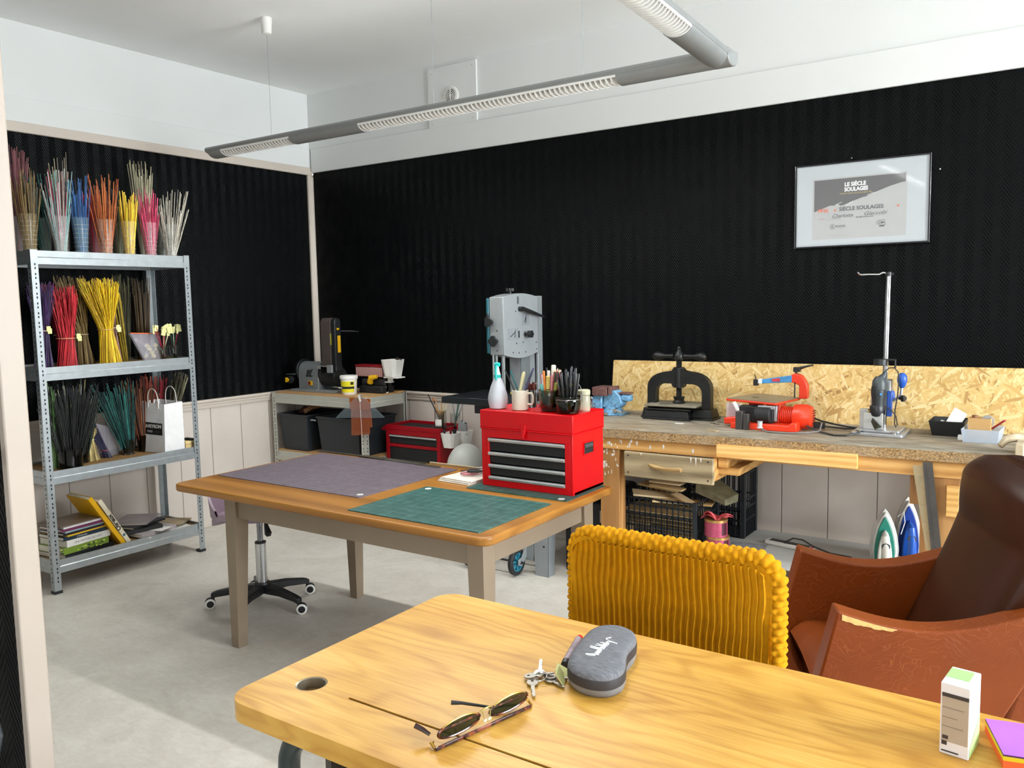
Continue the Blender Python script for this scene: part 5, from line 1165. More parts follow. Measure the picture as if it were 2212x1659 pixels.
def slab(xa, xb, za, zb, off, th, zc=None):
    m = M(); m.hexa([(xa,fy(xa)+off,za),(xb,fy(xb)+off,za if zc is None else zc),(xb,fy(xb)+off+th,za if zc is None else zc),(xa,fy(xa)+off+th,za)], [(xa,fy(xa)+off,zb),(xb,fy(xb)+off,zb),(xb,fy(xb)+off+th,zb),(xa,fy(xa)+off+th,zb)]); return m
slab(2.60, 4.72, .742, .799, .012, .035, .728).build('front_rail', W_PINE, wb, bev=.001)
slab(3.505, 4.128, .746, .806, -.014, .025, .742).build('front_batten', W_LIGHT, wb, bev=.0015)
for xa, xb in ((2.885, 2.990), (4.375, 4.520)):
    slab(xa, xb, 0, .742, .020, .07).build('leg', W_PINEV, wb, bev=.002)
    m = M(); m.box(xa, xb, -.14, -.07, 0, BT_-.046); m.build('leg', W_PINEV, wb, bev=.002)
m = M(); m.box(2.905,2.965,-.68,-.07,.18,.22); m.box(4.40,4.46,-.60,-.07,.18,.22); m.build('cross_rail', W_PINEV, wb)
m = M(); m.box(4.33, 4.375, fy(4.34)+.04, fy(4.34)+.065, .60, .735); m.build('side_block', W_PINEV, wb, bev=.001)
m = M(); m.box(4.475, 4.52, fy(4.5)-.002, fy(4.5)+.02, .57, .70); m.build('side_block', W_LIGHT, wb, bev=.001)
m = M(); m.box(2.92, 4.50, -.655, -.08, .220, .235); m.build('lower_shelf', P('lower_shelf_white', '#b4b6b2', .6, var=.08, vs=6), wb)
dr = thing('drawer_dummy', 'x', 'x'); bpy.data.objects.remove(dr)
m = M(); m.box(3.045, 3.512, -.800, -.782, .618, .744); d = m.build('drawer_front', W_GREY, wb, bev=.006)
m = M(); hp = [(3.185, -.800, .690), (3.20, -.806, .686), (3.23,-.812,.680), (3.27,-.814,.677), (3.32,-.814,.678), (3.355,-.812,.680), (3.36,-.806,.684)]
m.tube([(a, b-.006, c) for a, b, c in hp], [.006,.010,.012,.011,.012,.012,.006], 10); m.build('drawer_handle', wood('carved_handle','#7d6038','#a98a55','#c7a973','x',.6), d)
for x, z in ((3.07,.725),(3.07,.640),(3.485,.728),(3.485,.638)):
    m = M(); m.cyl((x,-.800,z), (x,-.8015,z), .004, n=8); m.build('nail', BLKM, d)
m = M(); m.box(3.06,3.50,-.782,-.35,.628,.636); m.box(3.06,3.074,-.782,-.35,.636,.735); m.box(3.486,3.50,-.782,-.35,.636,.735); m.build('drawer_box', W_PINE, wb)
m = M(); m.box(3.505,3.55,-.72,-.10,.690,.738); m.box(3.500,3.60,-.70,-.10,.655,.690); m.build('drawer_runner', W_PINE, wb, bev=.001)
PS = P('dried_white_paint', '#d7d2c8', .7)
m = M(); rb = random.Random(11)
for k in range(46):
    x = 2.90+.16*rb.random()**1.4; z = .60+.19*rb.random()
    if x > 2.985 and z < .745: continue
    y = fy(x)+(.012 if z > .742 else .020)
    m.ell((x, y, z), (.002+.006*rb.random(), .0012, .003+.010*rb.random()), 8)
for x, h in ((3.40,.025),(3.425,.04),(3.45,.02),(3.14,.012)): m.prism([(x-.004,.742),(x+.004,.742),(x+.001,.742-h)], -.8018, -.8002, 'y')
for x, z in ((3.05,.765),(3.16,.762),(3.09,.778),(3.23,.77),(3.38,.76)): m.ell((x, fy(x)+.012, z), (.006,.001,.012), 8)
m.build('paint_splash', PS, wb)['kind'] = 'stuff'
ob = M(); ob.hexa([(2.590,-.060,.845),(5.55,-.110,.845),(5.55,-.092,.845),(2.590,-.042,.845)], [(2.598,-.038,1.137),(5.55,-.038,1.150),(5.55,-.020,1.150),(2.598,-.020,1.137)])
tag(ob.build('osb_panel', OSB), 'long pale strand board leaning on the black wall behind the workbench', 'board')

# vise
vi = thing('bench_vise', 'worn light blue bench vise at the left end of the workbench', 'vise', (2.70, -.26, BT_))
BLU = NT('chipped_blue_paint'); n_ = BLU.noise(BLU.co.outputs['Object'], 60, 4, .7); BLU.set(Base_Color=BLU.ramp(n_, [(.36, hx('#6b4f45')), (.42, hx('#5f93b8')), (.7, hx('#7fb0d2'))]), Roughness=.5); BLU = BLU.m
JAW = NT('rusty_jaw'); n_ = JAW.noise(JAW.co.outputs['Object'], 90, 4, .7); JAW.set(Base_Color=JAW.ramp(n_, [(.3, hx('#4a3430')), (.55, hx('#7a5550')), (.75, hx('#98807a'))]), Roughness=.6, Metallic=.3); JAW = JAW.m
m = M(); m.lathe([(.075,0),(.078,.008),(.062,.016),(.050,.035),(.048,.045)], (2.715,-.27,BT_), 28); m.box(2.64,2.79,-.33,-.21,BT_,BT_+.012); m.build('swivel_base', BLU, vi, bev=.003)
m = M(); m.prism([(2.665,.885),(2.765,.885),(2.785,.915),(2.775,.955),(2.745,.985),(2.70,.985),(2.672,.955)], -.31, -.23, 'y'); m.prism([(2.765,.93),(2.825,.925),(2.828,.958),(2.78,.968)], -.295, -.24, 'y'); m.build('rear_jaw_body', BLU, vi, bev=.006)
m = M(); m.box(2.595,2.665,-.315,-.235,.875,.945); m.prism([(2.60,.94),(2.668,.94),(2.68,.985),(2.655,.99)], -.32, -.23, 'y'); m.build('front_jaw_body', BLU, vi, bev=.008)
m = M(); m.box(2.612,2.705,-.335,-.215,.955,1.004); m.build('jaw_plate', JAW, vi, bev=.003)
m = M(); m.box(2.712,2.728,-.33,-.22,.965,1.006); m.box(2.75,2.825,-.30,-.235,.966,.974); m.build('jaw_plate', JAW, vi, bev=.002)
m = M(); m.cyl((2.56,-.275,.905),(2.62,-.275,.905),.014,n=16); m.cyl((2.60,-.315,.87),(2.60,-.315,.935),.006,n=8); m.ell((2.60,-.315,.938),(.009,.009,.009),10); m.cyl((2.755,-.335,.875),(2.755,-.31,.875),.012,n=12); m.tube([(2.77,-.335,.878),(2.81,-.345,.868)],.008,8); m.build('clamp_screw', CHROME, vi)
m = M(); m.cyl((2.70,-.345,BT_+.006),(2.70,-.345,BT_+.016),.018,n=6); m.build('bolt', P('old_bolt','#7a6a58',.5,.6), vi)

# cast iron book press
IR = P('black_cast_iron', '#1b1d1c', .42, .35, .25, 20, .25, 90)
bp_ = thing('book_press', 'black cast iron book press with ball-ended handle on the workbench', 'press', (3.11, -.24, BT_))
def frus(m, x0, x1, y0, y1, z0, z1, i): m.hexa([(x0,y0,z0),(x1,y0,z0),(x1,y1,z0),(x0,y1,z0)], [(x0+i,y0+i,z1),(x1-i,y0+i,z1),(x1-i,y1-i,z1),(x0+i,y1-i,z1)])
T = TR(3.10, -.245, BT_, rz=rad(2)); mm = M(); mm.T = T
frus(mm, -.165, .105, -.115, .115, 0, .012, .002); frus(mm, -.160, .100, -.110, .110, .012, .050, .010)
frus(mm, -.200, -.11, -.055, .075, 0, .012, .002); frus(mm, -.195, -.115, -.050, .07, .012, .055, .008)
frus(mm, .085, .215, -.055, .075, 0, .012, .002); frus(mm, .09, .208, -.050, .07, .012, .055, .010)
mm.build('base', IR, bp_, bev=.003)
mm = M(); mm.T = T; mm.box(-.150, .105, -.105, .100, .052, .060); mm.build('bed_plate', IR, bp_, bev=.002)
mm = M(); mm.T = T; mm.box(-.155, .140, -.110, .105, .072, .081); mm.build('platen', P('dusty_platen','#7d7768',.8,.1,.12,14), bp_, bev=.002)
mm = M(); mm.T = T; mm.lathe([(.036,.081),(.036,.084)], (-.05,-.05,0), 28); mm.build('platen_boss', P('platen_ring','#5b564a',.7,.2), bp_)
# arch
mm = M(); mm.T = T
out = [(-.172,.055),(-.172,.17)]+[(-.172+.12*(1-cos(rad(a))), .17+.085*sin(rad(a))) for a in range(15,91,15)]+[(-.03,.262),(-.022,.275),(.028,.275),(.036,.262)]+[(.188-.12*(1-cos(rad(a))), .17+.085*sin(rad(a))) for a in range(90,0,-15)]+[(.188,.17),(.188,.055)]
inn = [(.140,.055),(.140,.145)]+[(.140-.055*(1-cos(rad(a))), .145+.045*sin(rad(a))) for a in range(15,91,15)]+[(.040,.190),(.034,.172),(-.026,.172),(-.032,.190),(-.07,.190)]+[(-.124+.055*(1-cos(rad(a))), .145+.045*sin(rad(a))) for a in range(90,0,-15)]+[(-.124,.145),(-.124,.055)]
ap = out+inn
mm.prism(ap, -.022, .028, 'y'); mm.cyl((.003,.003,.168),(.003,.003,.278),.030,n=24); mm.build('arch', IR, bp_, bev=.008, seg=3)
mm = M(); mm.T = T
for k in range(34): mm.lathe([(.0135,.081+.007*k),(.0165,.0845+.007*k),(.0135,.088+.007*k)], (.003,.003,0), 16)
mm.lathe([(.032,.081),(.036,.088),(.026,.100),(.030,.112),(.034,.118),(.018,.120)], (.003,.003,0), 24); mm.build('screw_spindle', IR, bp_)
mm = M(); mm.T = T @ TR(.003, .003, 0, rz=rad(-4)); mm.lathe([(.014,.315),(.024,.322),(.028,.338),(.022,.354),(.012,.366),(.009,.376),(.012,.382),(.006,.392),(.001,.394)], n=24)
bar_ = [(-.158,.339),(-.150,.339),(-.140,.339),(-.125,.339),(-.105,.339),(-.08,.339),(-.03,.339)]
rr_ = [.004,.016,.022,.024,.018,.010,.013]
mm.tube([(x,0,z) for x, z in bar_], rr_, 18); mm.tube([(-x,0,z) for x, z in bar_], rr_, 18); mm.build('handle_bar', IR, bp_)

# orange scroll saw
OR = P('orange_red_enamel', '#e03a1c', .35, var=.04)
ss = thing('scroll_saw', 'orange-red scroll saw with grey table and round motor on the workbench', 'saw', (3.62, -.30, BT_))
A_, B_, C__, D__ = (3.405,-.345), (3.690,-.435), (3.735,-.165), (3.470,-.055)
def quadp(m, z0, z1, s=1.0, mat=0):
    c = (sum(p[0] for p in (A_,B_,C__,D__))/4, sum(p[1] for p in (A_,B_,C__,D__))/4); q = [(c[0]+(p[0]-c[0])*s, c[1]+(p[1]-c[1])*s) for p in (A_,B_,C__,D__)]
    m.hexa([(x,y,z0) for x,y in q], [(x,y,z1) for x,y in q], mat)
m = M(); quadp(m, .966, .977); m.build('table_frame', OR, ss, bev=.003)
m = M(); quadp(m, .977, .980, .975); m.build('saw_table', P('table_dusty_grey','#8f8878',.35,.5,.1,10), ss)
m = M(); m.lathe([(.02,.980),(.02,.9806)], (3.53,-.255,0), 20); m.build('blade_insert', P('insert_dark','#5a5449',.6), ss)
m = M(); m.prism([(3.475,BT_+.0),(3.80,BT_),(3.80,BT_+.045),(3.775,BT_+.045),(3.76,BT_+.030),(3.475,BT_+.030)], -.475, -.30, 'y'); m.build('base', OR, ss, bev=.004)
m = M(); m.box(3.63,3.70,-.40,-.30,BT_+.03,.966); m.box(3.52,3.58,-.33,-.27,BT_+.03,.966); m.build('support_frame', P('orange_dark','#b32d16',.4), ss, bev=.003)  # supports in a darker orange than the base
m = M(); m.cyl((3.585,-.42,.915),(3.665,-.42,.915),.042,n=28); m.box(3.56,3.675,-.43,-.38,.875,.955); m.box(3.50,3.585,-.42,-.37,.915,.955); m.build('drive_housing', BLKM, ss, bev=.006)
m = M(); m.box(3.60,3.685,-.434,-.43,.945,.962); m.box(3.676,3.690,-.42,-.37,.885,.962); m.build('steel_bracket', STEEL, ss, bev=.002)
m = M()
for k in range(8): m.lathe([(.046,0),(.046,.004)], T=TR(3.695+.009*k,-.365,.910,ry=PI/2), n=28)
m.cyl((3.69,-.365,.910),(3.77,-.365,.910),.036,n=24); m.build('motor_fins', OR, ss)
m = M(); m.lathe([(.056,0),(.060,.006),(.060,.060),(.052,.082),(.040,.088)], T=TR(3.762,-.365,.910,ry=PI/2), n=36); mo = m.build('motor_cap', OR, ss)
for k in range(6):
    m = M(); m.bar((3.847,-.395,.880+.012*k), (3.8525,-.335,.880+.012*k), .003, .004, mat=0); m.build('vent_slot', P('vent_dark','#3a0f08',.7), mo)
m = M(); m.prism([(3.735,.977),(3.775,.977),(3.775,1.045),(3.760,1.075),(3.745,1.095),(3.715,1.105),(3.695,1.100),(3.695,1.060),(3.735,1.045)], -.20, -.155, 'y'); m.build('rear_arm', OR, ss, bev=.005)
m = M(); m.hexa([(3.545,-.205,1.048),(3.700,-.20,1.060),(3.700,-.165,1.060),(3.545,-.185,1.048)], [(3.545,-.205,1.070),(3.700,-.20,1.095),(3.700,-.165,1.095),(3.545,-.185,1.070)]); m.build('upper_arm', P('blue_decal','#3f86bb',.35,var=.3,vs=40), ss, bev=.003)
m = M(); m.hexa([(3.60,-.2062,1.060),(3.64,-.2052,1.062),(3.64,-.2045,1.062),(3.60,-.2055,1.060)], [(3.60,-.2062,1.074),(3.64,-.2052,1.080),(3.64,-.2045,1.080),(3.60,-.2055,1.074)]); m.build('red_decal', P('decal_red','#c23a44',.4), ss)
m = M(); m.box(3.525,3.548,-.205,-.185,1.046,1.072); m.build('arm_tip', WHITEP, ss, bev=.003)
m = M(); m.box(3.502,3.525,-.208,-.182,1.036,1.068); m.tube([(3.513,-.195,1.06),(3.510,-.195,1.085),(3.502,-.195,1.092)],.003,8); m.build('blade_clamp', BLK, ss, bev=.002)
m = M(); m.cyl((3.715,-.18,1.10),(3.715,-.18,1.115),.006,n=10); m.box(3.702,3.735,-.192,-.168,1.113,1.136); m.tube([(3.73,-.18,1.13),(3.76,-.18,1.140),(3.80,-.18,1.150)],[.009,.006,.004],8); m.build('tension_lever', BLK, ss, bev=.002)
m = M(); m.cyl((3.714,-.20,.98),(3.714,-.20,1.06),.0035,n=8); m.build('spring_rod', BLKM, ss)
m = M(); m.tube([(3.70+.008*cos(t*.8)-.004, -.205+.004*sin(t*.8), .985+.0022*t) for t in range(32)], .001, 5); m.build('coil_spring', P('copper','#a8744a',.4,.7), ss)
m = M(); m.hexa([(3.425,-.425,.855),(3.515,-.435,.868),(3.515,-.40,.868),(3.425,-.39,.855)], [(3.422,-.425,.888),(3.515,-.435,.902),(3.515,-.40,.902),(3.422,-.39,.888)]); ln = m.build('blade_guard', OR, ss, bev=.006)
m = M(); m.cyl((3.500,-.436,.886),(3.500,-.440,.886),.008,n=12); m.build('guard_button', STEEL, ln)
m = M(); m.box(3.425,3.505,-.395,-.390,.885,.962); m.box(3.425,3.428,-.39,-.33,.885,.962); m.build('clear_shield', milky('clear_shield','#d9cfd0',.35,.1), ss)
m = M(); m.box(3.435,3.478,-.385,-.345,.890,.955); m.build('magenta_cover', P('magenta_plastic','#8a1436',.4), ss)
m = M(); m.tube([(3.465,-.39,.965),(3.485,-.40,.935),(3.515,-.41,.910)], .010, 8); m.build('blower_hose', WHITEP, ss)
m = M(); m.box(3.510,3.545,-.50,-.46,BT_,.935); m.box(3.548,3.575,-.50,-.47,BT_,.925); m.build('guide_bracket', P('bracket_grey','#4a4a48',.35,.5), ss, bev=.002)
m = M(); m.lathe([(.010,0),(.016,.004),(.010,.010),(.012,.034),(.014,.036)], (3.635,-.505,.858), 20); m.build('suction_knob', P('pale_grey_plastic','#b8babf',.4), ss)
m = M(); m.tube([(3.64,-.51,.86),(3.68,-.535,.850),(3.76,-.54,.850),(3.85,-.50,.851),(3.90,-.44,.855),(3.895,-.38,.885)], .0042, 8); tag(m.build('air_hose', P('hose_grey','#6b6a66',.5)), 'grey air hose curling in front of the orange scroll saw', 'hose')
m = M(); m.tube([(3.84,-.34,.905),(3.87,-.30,.885),(3.92,-.25,.866),(3.98,-.22,.852),(4.02,-.22,.850),(4.05,-.23,.858),(4.09,-.26,.90),(4.115,-.31,.96),(4.13,-.33,.985)], .0042, 8); tag(m.build('power_cable', BLK), 'black cable arching from the bench up to the drill in the stand', 'cable')
m = M(); m.tube([(3.83,-.41,.872),(3.90,-.44,.852),(3.98,-.50,.850),(4.03,-.49,.851),(4.06,-.44,.854),(4.09,-.42,.865)], .0042, 8); tag(m.build('power_cable', BLK), 'black cable lying between the scroll saw and the drill stand base', 'cable')
m = M(); m.tube([(3.835,-.36,.885),(3.88,-.34,.866),(3.98,-.28,.851),(4.06,-.29,.858)], .0042, 8); m.box(3.85,3.90,-.36,-.335,.855,.885); tag(m.build('power_cable', BLK), 'short black cable with plug behind the motor of the scroll saw', 'cable')
m = M(); m.box(-.03,.03,-.012,.012,0,.004,T=TR(3.43,-.60,BT_,rz=-.25)); tag(m.build('wood_chip', P('chip_wood','#a5906c',.8)), 'small wood chip on the bench before the scroll saw', 'chip')
m = M(); m.box(-.022,.022,-.014,.014,0,.0012,T=TR(3.19,-.44,BT_,rz=.1)); tag(m.build('paper_scrap', PAPER), 'white paper scrap on the bench before the book press', 'paper')
for i, (x, y, r_) in enumerate(((3.36,-.30,.5),(3.34,-.36,-.3),(3.37,-.38,.1))):
    m = M(); m.box(-.014,.014,-.004,.004,0,.002,T=TR(x,y,BT_,rz=r_)); tag(m.build('black_shard', BLKM), ['black shard nearest the wall beside the book press','black shard in the middle of the three beside the book press','black shard nearest the bench front beside the book press'][i], 'shard', 'black shards beside the book press')

# drill stand
dsn = thing('drill_stand', 'tall chrome drill stand with light grey base on the workbench', 'stand', (4.157, -.30, BT_))
m = M(); m.prism(rrect(4.035, 4.262, -.43, -.20, .02), BT_, BT_+.016); m.prism(rrect(4.055, 4.243, -.41, -.22, .012), BT_+.016, BT_+.028); m.build('base_plate', P('alu_base','#a9aaac',.35,.6), dsn, bev=.003)
for x in (4.075, 4.222):
    m = M(); m.cyl((x,-.415,BT_+.002),(x,-.415,BT_+.026),.012,n=14); m.build('base_lug', CHROME, dsn)
m = M(); m.box(4.085,4.170,-.395,-.385,BT_+.028,BT_+.105); m.box(4.062,4.10,-.36,-.33,BT_+.028,BT_+.118); m.build('machine_vise', P('vise_grey','#b0b1ae',.4,.3), dsn, bev=.002)
m = M(); m.tube([(4.128,-.395,.918),(4.150,-.44,.905),(4.162,-.45,.895)], [.012,.017,.020], 3); m.build('vise_handle', P('dark_green_handle','#2c3022',.5), dsn)
m = M(); m.box(4.098,4.128,-.36,-.33,BT_+.105,BT_+.112); m.build('yellow_pad', P('yellow_plastic','#d9a90f',.4), dsn)
m = M(); m.cyl((4.157,-.30,BT_+.02),(4.163,-.30,1.588),.0125,n=24); m.build('column', CHROME, dsn)
m = M(); m.cyl((4.163,-.30,1.580),(4.163,-.30,1.600),.014,n=16); m.box(4.165,4.185,-.305,-.295,1.586,1.596); m.build('top_clamp', BLK, dsn)
m = M(); m.tube([(4.160,-.30,1.594),(4.140,-.31,1.598),(4.125,-.315,1.590),(4.085,-.33,1.591),(4.055,-.34,1.590),(4.045,-.345,1.592),(4.037,-.35,1.602)], .0038, 8); m.build('hook_arm', CHROME, dsn)
m = M(); m.cyl((4.143,-.33,1.168),(4.143,-.33,1.198),.030,n=28); m.box(4.165,4.206,-.32,-.314,1.190,1.198); m.box(4.200,4.206,-.32,-.300,1.155,1.198); m.build('depth_collar', BLK, dsn, bev=.002)
m = M(); m.box(4.108,4.190,-.335,-.27,.955,1.100); m.lathe([(.014,1.10),(.018,1.103),(.016,1.112)], (4.135,-.32,0), 16); m.build('carriage', P('carriage_grey','#8f9296',.35,.5), dsn, bev=.01)
m = M(); m.lathe([(.048,-.012),(.050,-.004),(.050,.012),(.046,.02)], T=TR(4.148,-.265,1.02,rx=PI/2), n=32); m.box(4.175,4.197,-.34,-.32,.93,1.05); m.build('blue_gear_cover', P('blue_plastic','#1c4fa8',.35), dsn, bev=.003)
m = M(); m.tube([(4.195,-.30,1.00),(4.215,-.31,1.015),(4.232,-.315,1.03),(4.235,-.32,1.07)], .0065, 10); m.build('feed_lever', P('lever_grey','#b5b7b8',.35,.5), dsn)
m = M(); m.lathe([(.008,0),(.016,.012),(.022,.035),(.020,.055),(.010,.068),(.001,.070)], (4.236,-.32,1.065), 24); m.build('lever_knob', P('blue_plastic','#1c4fa8',.35), dsn)
m = M(); knob(m, (4.225,-.32,1.015), (1,-.4,.1), .014, .028, 3); m.build('lock_knob', BLK, dsn)
dr_ = thing('rotary_tool', 'black and grey rotary drill clamped upright in the chrome stand', 'drill', (4.145, -.375, .93))
m = M(); m.lathe([(.020,.930),(.030,.938),(.033,.950),(.033,.975),(.029,.985)], (4.140,-.372,0), 12); m.build('vented_collar', BLK, dr_)
m = M(); m.lathe([(.028,.975),(.027,1.000),(.030,1.025),(.031,1.055),(.028,1.075)], (4.143,-.372,0), 28); b_ = m.build('grip_body', P('drill_black','#1f2426',.5), dr_)
m = M(); m.lathe([(.027,1.055),(.031,1.060),(.031,1.085),(.026,1.105),(.018,1.118)], (4.147,-.370,0), 28); m.tube([(4.150,-.368,1.105),(4.165,-.358,1.125),(4.170,-.352,1.142)], [.018,.012,.006], 12); m.build('motor_cap', P('drill_grey','#3b4244',.45), dr_)
m = M(); m.lathe([(.0055,0),(.0055,.0015)], T=TR(4.160,-.402,1.040,rx=PI/2,rz=.5), n=16); m.build('round_badge', P('blue_badge','#2f7fc4',.3), b_)
m = M(); m.bar((4.105,-.375,1.06),(4.125,-.39,1.06),.003,.003); m.bar((4.105,-.375,.985),(4.125,-.39,.985),.003,.003); m.bar((4.118,-.385,.99),(4.122,-.388,1.03),.010,.002,(0,1,0)); m.build('clip_ring', P('pinkish_metal','#a9958f',.3,.6), dr_)
m = M(); m.tube([(4.170,-.352,1.142),(4.182,-.35,1.158),(4.205,-.345,1.160),(4.222,-.345,1.14),(4.226,-.345,1.10),(4.222,-.345,1.03),(4.213,-.345,.965),(4.212,-.345,.90),(4.218,-.345,.882),(4.224,-.345,.895),(4.218,-.345,.935),(4.195,-.35,.965),(4.165,-.36,.985)], .0028, 8); m.build('drill_cord', P('cord_dark','#2a2422',.5), dr_)

# bins and tray at the right end
sb = thing('parts_bin', 'black open parts bin holding a white card near the right end of the bench', 'bin', (4.43, -.20, BT_))
def openbox(m, o0, o1, z0, z1, w=.003):
    cx = sum(p[0] for p in o1)/4; cy = sum(p[1] for p in o1)/4
    sh = lambda p, d: (p[0]+(d if p[0] < cx else -d), p[1]+(d if p[1] < cy else -d))
    vs = [(*p, z0) for p in o0]+[(*p, z1) for p in o1]+[(*sh(p, w), z1) for p in o1]+[(*sh(p, w), z0+w) for p in o0]
    fs = [(0,3,2,1),(12,13,14,15)]
    for k in range(3):
        for j in range(4): fs.append((k*4+j, k*4+(j+1)%4, (k+1)*4+(j+1)%4, (k+1)*4+j))
    m.add(vs, fs)
m = M(); openbox(m, [(4.36,-.27),(4.475,-.27),(4.475,-.13),(4.36,-.13)], [(4.345,-.285),(4.495,-.285),(4.495,-.115),(4.345,-.115)], BT_, BT_+.07); m.build('bin_body', BLK, sb, smooth=0, bev=.003)
m = M(); m.box(-.030,.030,-.001,.001,-.055,.055, T=TR(4.445,-.205,BT_+.065,rz=.3,ry=.55,rx=-.3)); o = m.build('index_card', PAPER); tag(o, 'white card tilted inside the black parts bin', 'card')
m = M(); m.cyl((4.385,-.22,BT_+.02),(4.395,-.20,BT_+.062),.009,n=10); tag(m.build('glue_tube', WHITEP), 'small white tube in the left of the black parts bin', 'tube')
m = M(); m.box(4.40,4.425,-.23,-.20,BT_+.004,BT_+.045); tag(m.build('red_packet', P('packet_red','#a8323a',.4), bev=.002), 'small red packet at the bottom of the black parts bin', 'packet')
ct = thing('clear_tray', 'clear plastic tray at the right end of the workbench', 'tray', (4.56, -.33, BT_))
m = M(); openbox(m, [(4.50,-.405),(4.632,-.405),(4.638,-.235),(4.505,-.235)], [(4.492,-.41),(4.638,-.41),(4.648,-.23),(4.50,-.23)], BT_, BT_+.058); m.build('tray_body', milky('clear_tray_plastic','#c4d0de',.55,.3), ct, smooth=0)
m = M(); m.box(4.475,4.497,-.36,-.33,BT_,BT_+.022); tag(m.build('foam_piece', WHITEP, bev=.002), 'small white foam piece touching the left of the clear tray', 'foam')
cb = thing('card_box', 'open brown cardboard box standing in the clear tray', 'box', (4.555,-.30,BT_))
m = M(); openbox(m, [(4.515,-.345),(4.598,-.345),(4.600,-.275),(4.518,-.275)], [(4.512,-.347),(4.600,-.347),(4.604,-.272),(4.516,-.272)], BT_+.006, BT_+.100); m.build('box_walls', CARD, cb, smooth=0)
m = M(); m.cyl((4.585,-.31,BT_+.085),(4.585,-.295,BT_+.085),.026,n=24); m.build('tape_roll', P('tape_grey','#9c9c98',.4), cb)
m = M(); m.lathe([(.012,0),(.012,.012)], (4.535,-.31,BT_+.098), 12); m.build('brown_spool', P('spool','#8a5a3a',.6), cb)
m = M(); m.bar((4.600,-.30,BT_+.050),(4.655,-.36,BT_+.100),.010,.006); tag(m.build('red_cutter', P('cutter_red','#a01c2c',.35), bev=.001), 'red and black cutter leaning out of the clear tray', 'cutter')
m = M(); m.tube([(4.655,-.60,.868),(4.675,-.585,.895),(4.71,-.57,.905),(4.78,-.55,.905)], [.012,.016,.018,.018], 10); m.box(4.715,4.745,-.72,-.55,.70,.90); m.box(4.70,4.76,-.70,-.66,.62,.72); tag(m.build('wooden_clamp', wood('pale_clamp','#8d7b62','#b9a98c','#d8cbb2','z',.6), bev=.004), 'old pale wooden clamp gripping the right end of the workbench', 'clamp')

# things below the bench
cr = thing('plastic_crate', 'black slatted plastic crate full of wood offcuts under the workbench', 'crate', (3.14,-.50,.235))
def crate(root, x0, x1, y0, y1, z0, z1, mt):
    def wall(fixed, a0, a1, axis, out):
        m = M()
        def bx(p, q, u, v, e0=0, e1=.006):
            lo, hi = (fixed, fixed+out*e1) if out > 0 else (fixed+out*e1, fixed)
            if axis == 'x': m.box(p, q, lo, hi, u, v)
            else: m.box(lo, hi, p, q, u, v)
        for z in (z0, z0+.085, z0+.150, z0+.195, z1-.010): bx(a0, a1, z, z+.010)
        n = int((a1-a0)/.030)
        for i in range(n+1):
            p = a0+(a1-a0-.006)*i/n; bx(p, p+.006, z0, z1)
        n2 = n*2
        for i in range(n2+1):
            p = a0+(a1-a0-.003)*i/n2; bx(p, p+.003, z0, z0+.150)
        bx(a0+.10, a0+.26, z0, z0+.075) if a1-a0 > .3 else None
        m.build('crate_side', mt, root)
    wall(y0, x0, x1, 'x', 1); wall(y1, x0, x1, 'x', -1); wall(x0, y0, y1, 'y', 1); wall(x1, y0, y1, 'y', -1)
    m = M(); m.box(x0, x1, y0, y1, z0, z0+.006)
    for x in (x0-.004, x1-.018):
        for y in (y0-.004, y1-.018): m.box(x, x+.022, y, y+.022, z0, z1+.002)
    m.build('crate_frame', mt, root, bev=.001)
CRB = P('crate_blue_black', '#171d22', .5)
crate(cr, 2.925, 3.360, -.635, -.32, .237, .477, CRB)
rb = random.Random(21); PLY = [P('ply_pale','#cfb684',.7), P('ply_tan','#b3935f',.7), P('ply_light','#dcc79c',.7)]
offs = [(3.09,-.50,.462,.26,.13,.5,.10,2,'largest pale board on top of the crate pile'),(3.08,-.43,.490,.22,.09,.0,.08,0,'tan board lying high at the back of the crate pile'),(3.14,-.48,.503,.19,.06,-.1,.03,0,'narrow tan strip on the crate pile'),(3.12,-.44,.520,.18,.07,-.05,.0,2,'pale strip topmost on the crate pile'),(3.26,-.55,.468,.17,.05,-.65,.10,2,'pale strip sloping to the right on the crate pile'),(3.21,-.58,.455,.20,.06,.35,.05,0,'tan strip behind the front rim of the crate'),(3.33,-.50,.445,.13,.09,.2,.0,1,'small board at the right of the crate pile')]
for x, y, z, a, b, rz, ry, mi, lb_ in offs:
    m = M(); m.box(-a/2,a/2,-b/2,b/2,0,.010, T=TR(x,y,z,rz=rz,ry=ry)); tag(m.build('wood_offcut', PLY[mi], bev=.001), lb_, 'board', 'wood offcuts in the black crate')
m = M()
for k in range(9): m.box(2.935,3.345,-.60+.012*(k%3),-.40,.39-.017*k if k < 5 else .300-.012*(k-5),.396-.017*k if k < 5 else .306-.012*(k-5), k % 3)
for k in range(9): m.box(2.945+.018*k,2.958+.018*k,-.615,-.50,.245,.335, k % 3)
tag(m.build('wood_scraps', PLY), 'packed wood scraps seen through the side of the black crate', 'wood', kind='stuff')
cr2 = thing('plastic_crate', 'taller plain black crate standing behind the slatted one', 'crate', (3.35,-.25,.235))
crate(cr2, 3.10, 3.49, -.30, -.10, .237, .58, CRB)
m = M(); m.hexa([(3.30,-.50,.50),(3.47,-.52,.455),(3.50,-.42,.46),(3.34,-.36,.52)], [(3.30,-.49,.545),(3.465,-.51,.485),(3.50,-.41,.50),(3.34,-.35,.575)]); tag(m.build('brochure', P('olive_brochure','#6f6a50',.5,var=.3,vs=20), bev=.003), 'olive grey packet with pale print lying on the crate pile', 'packet')
bo = m
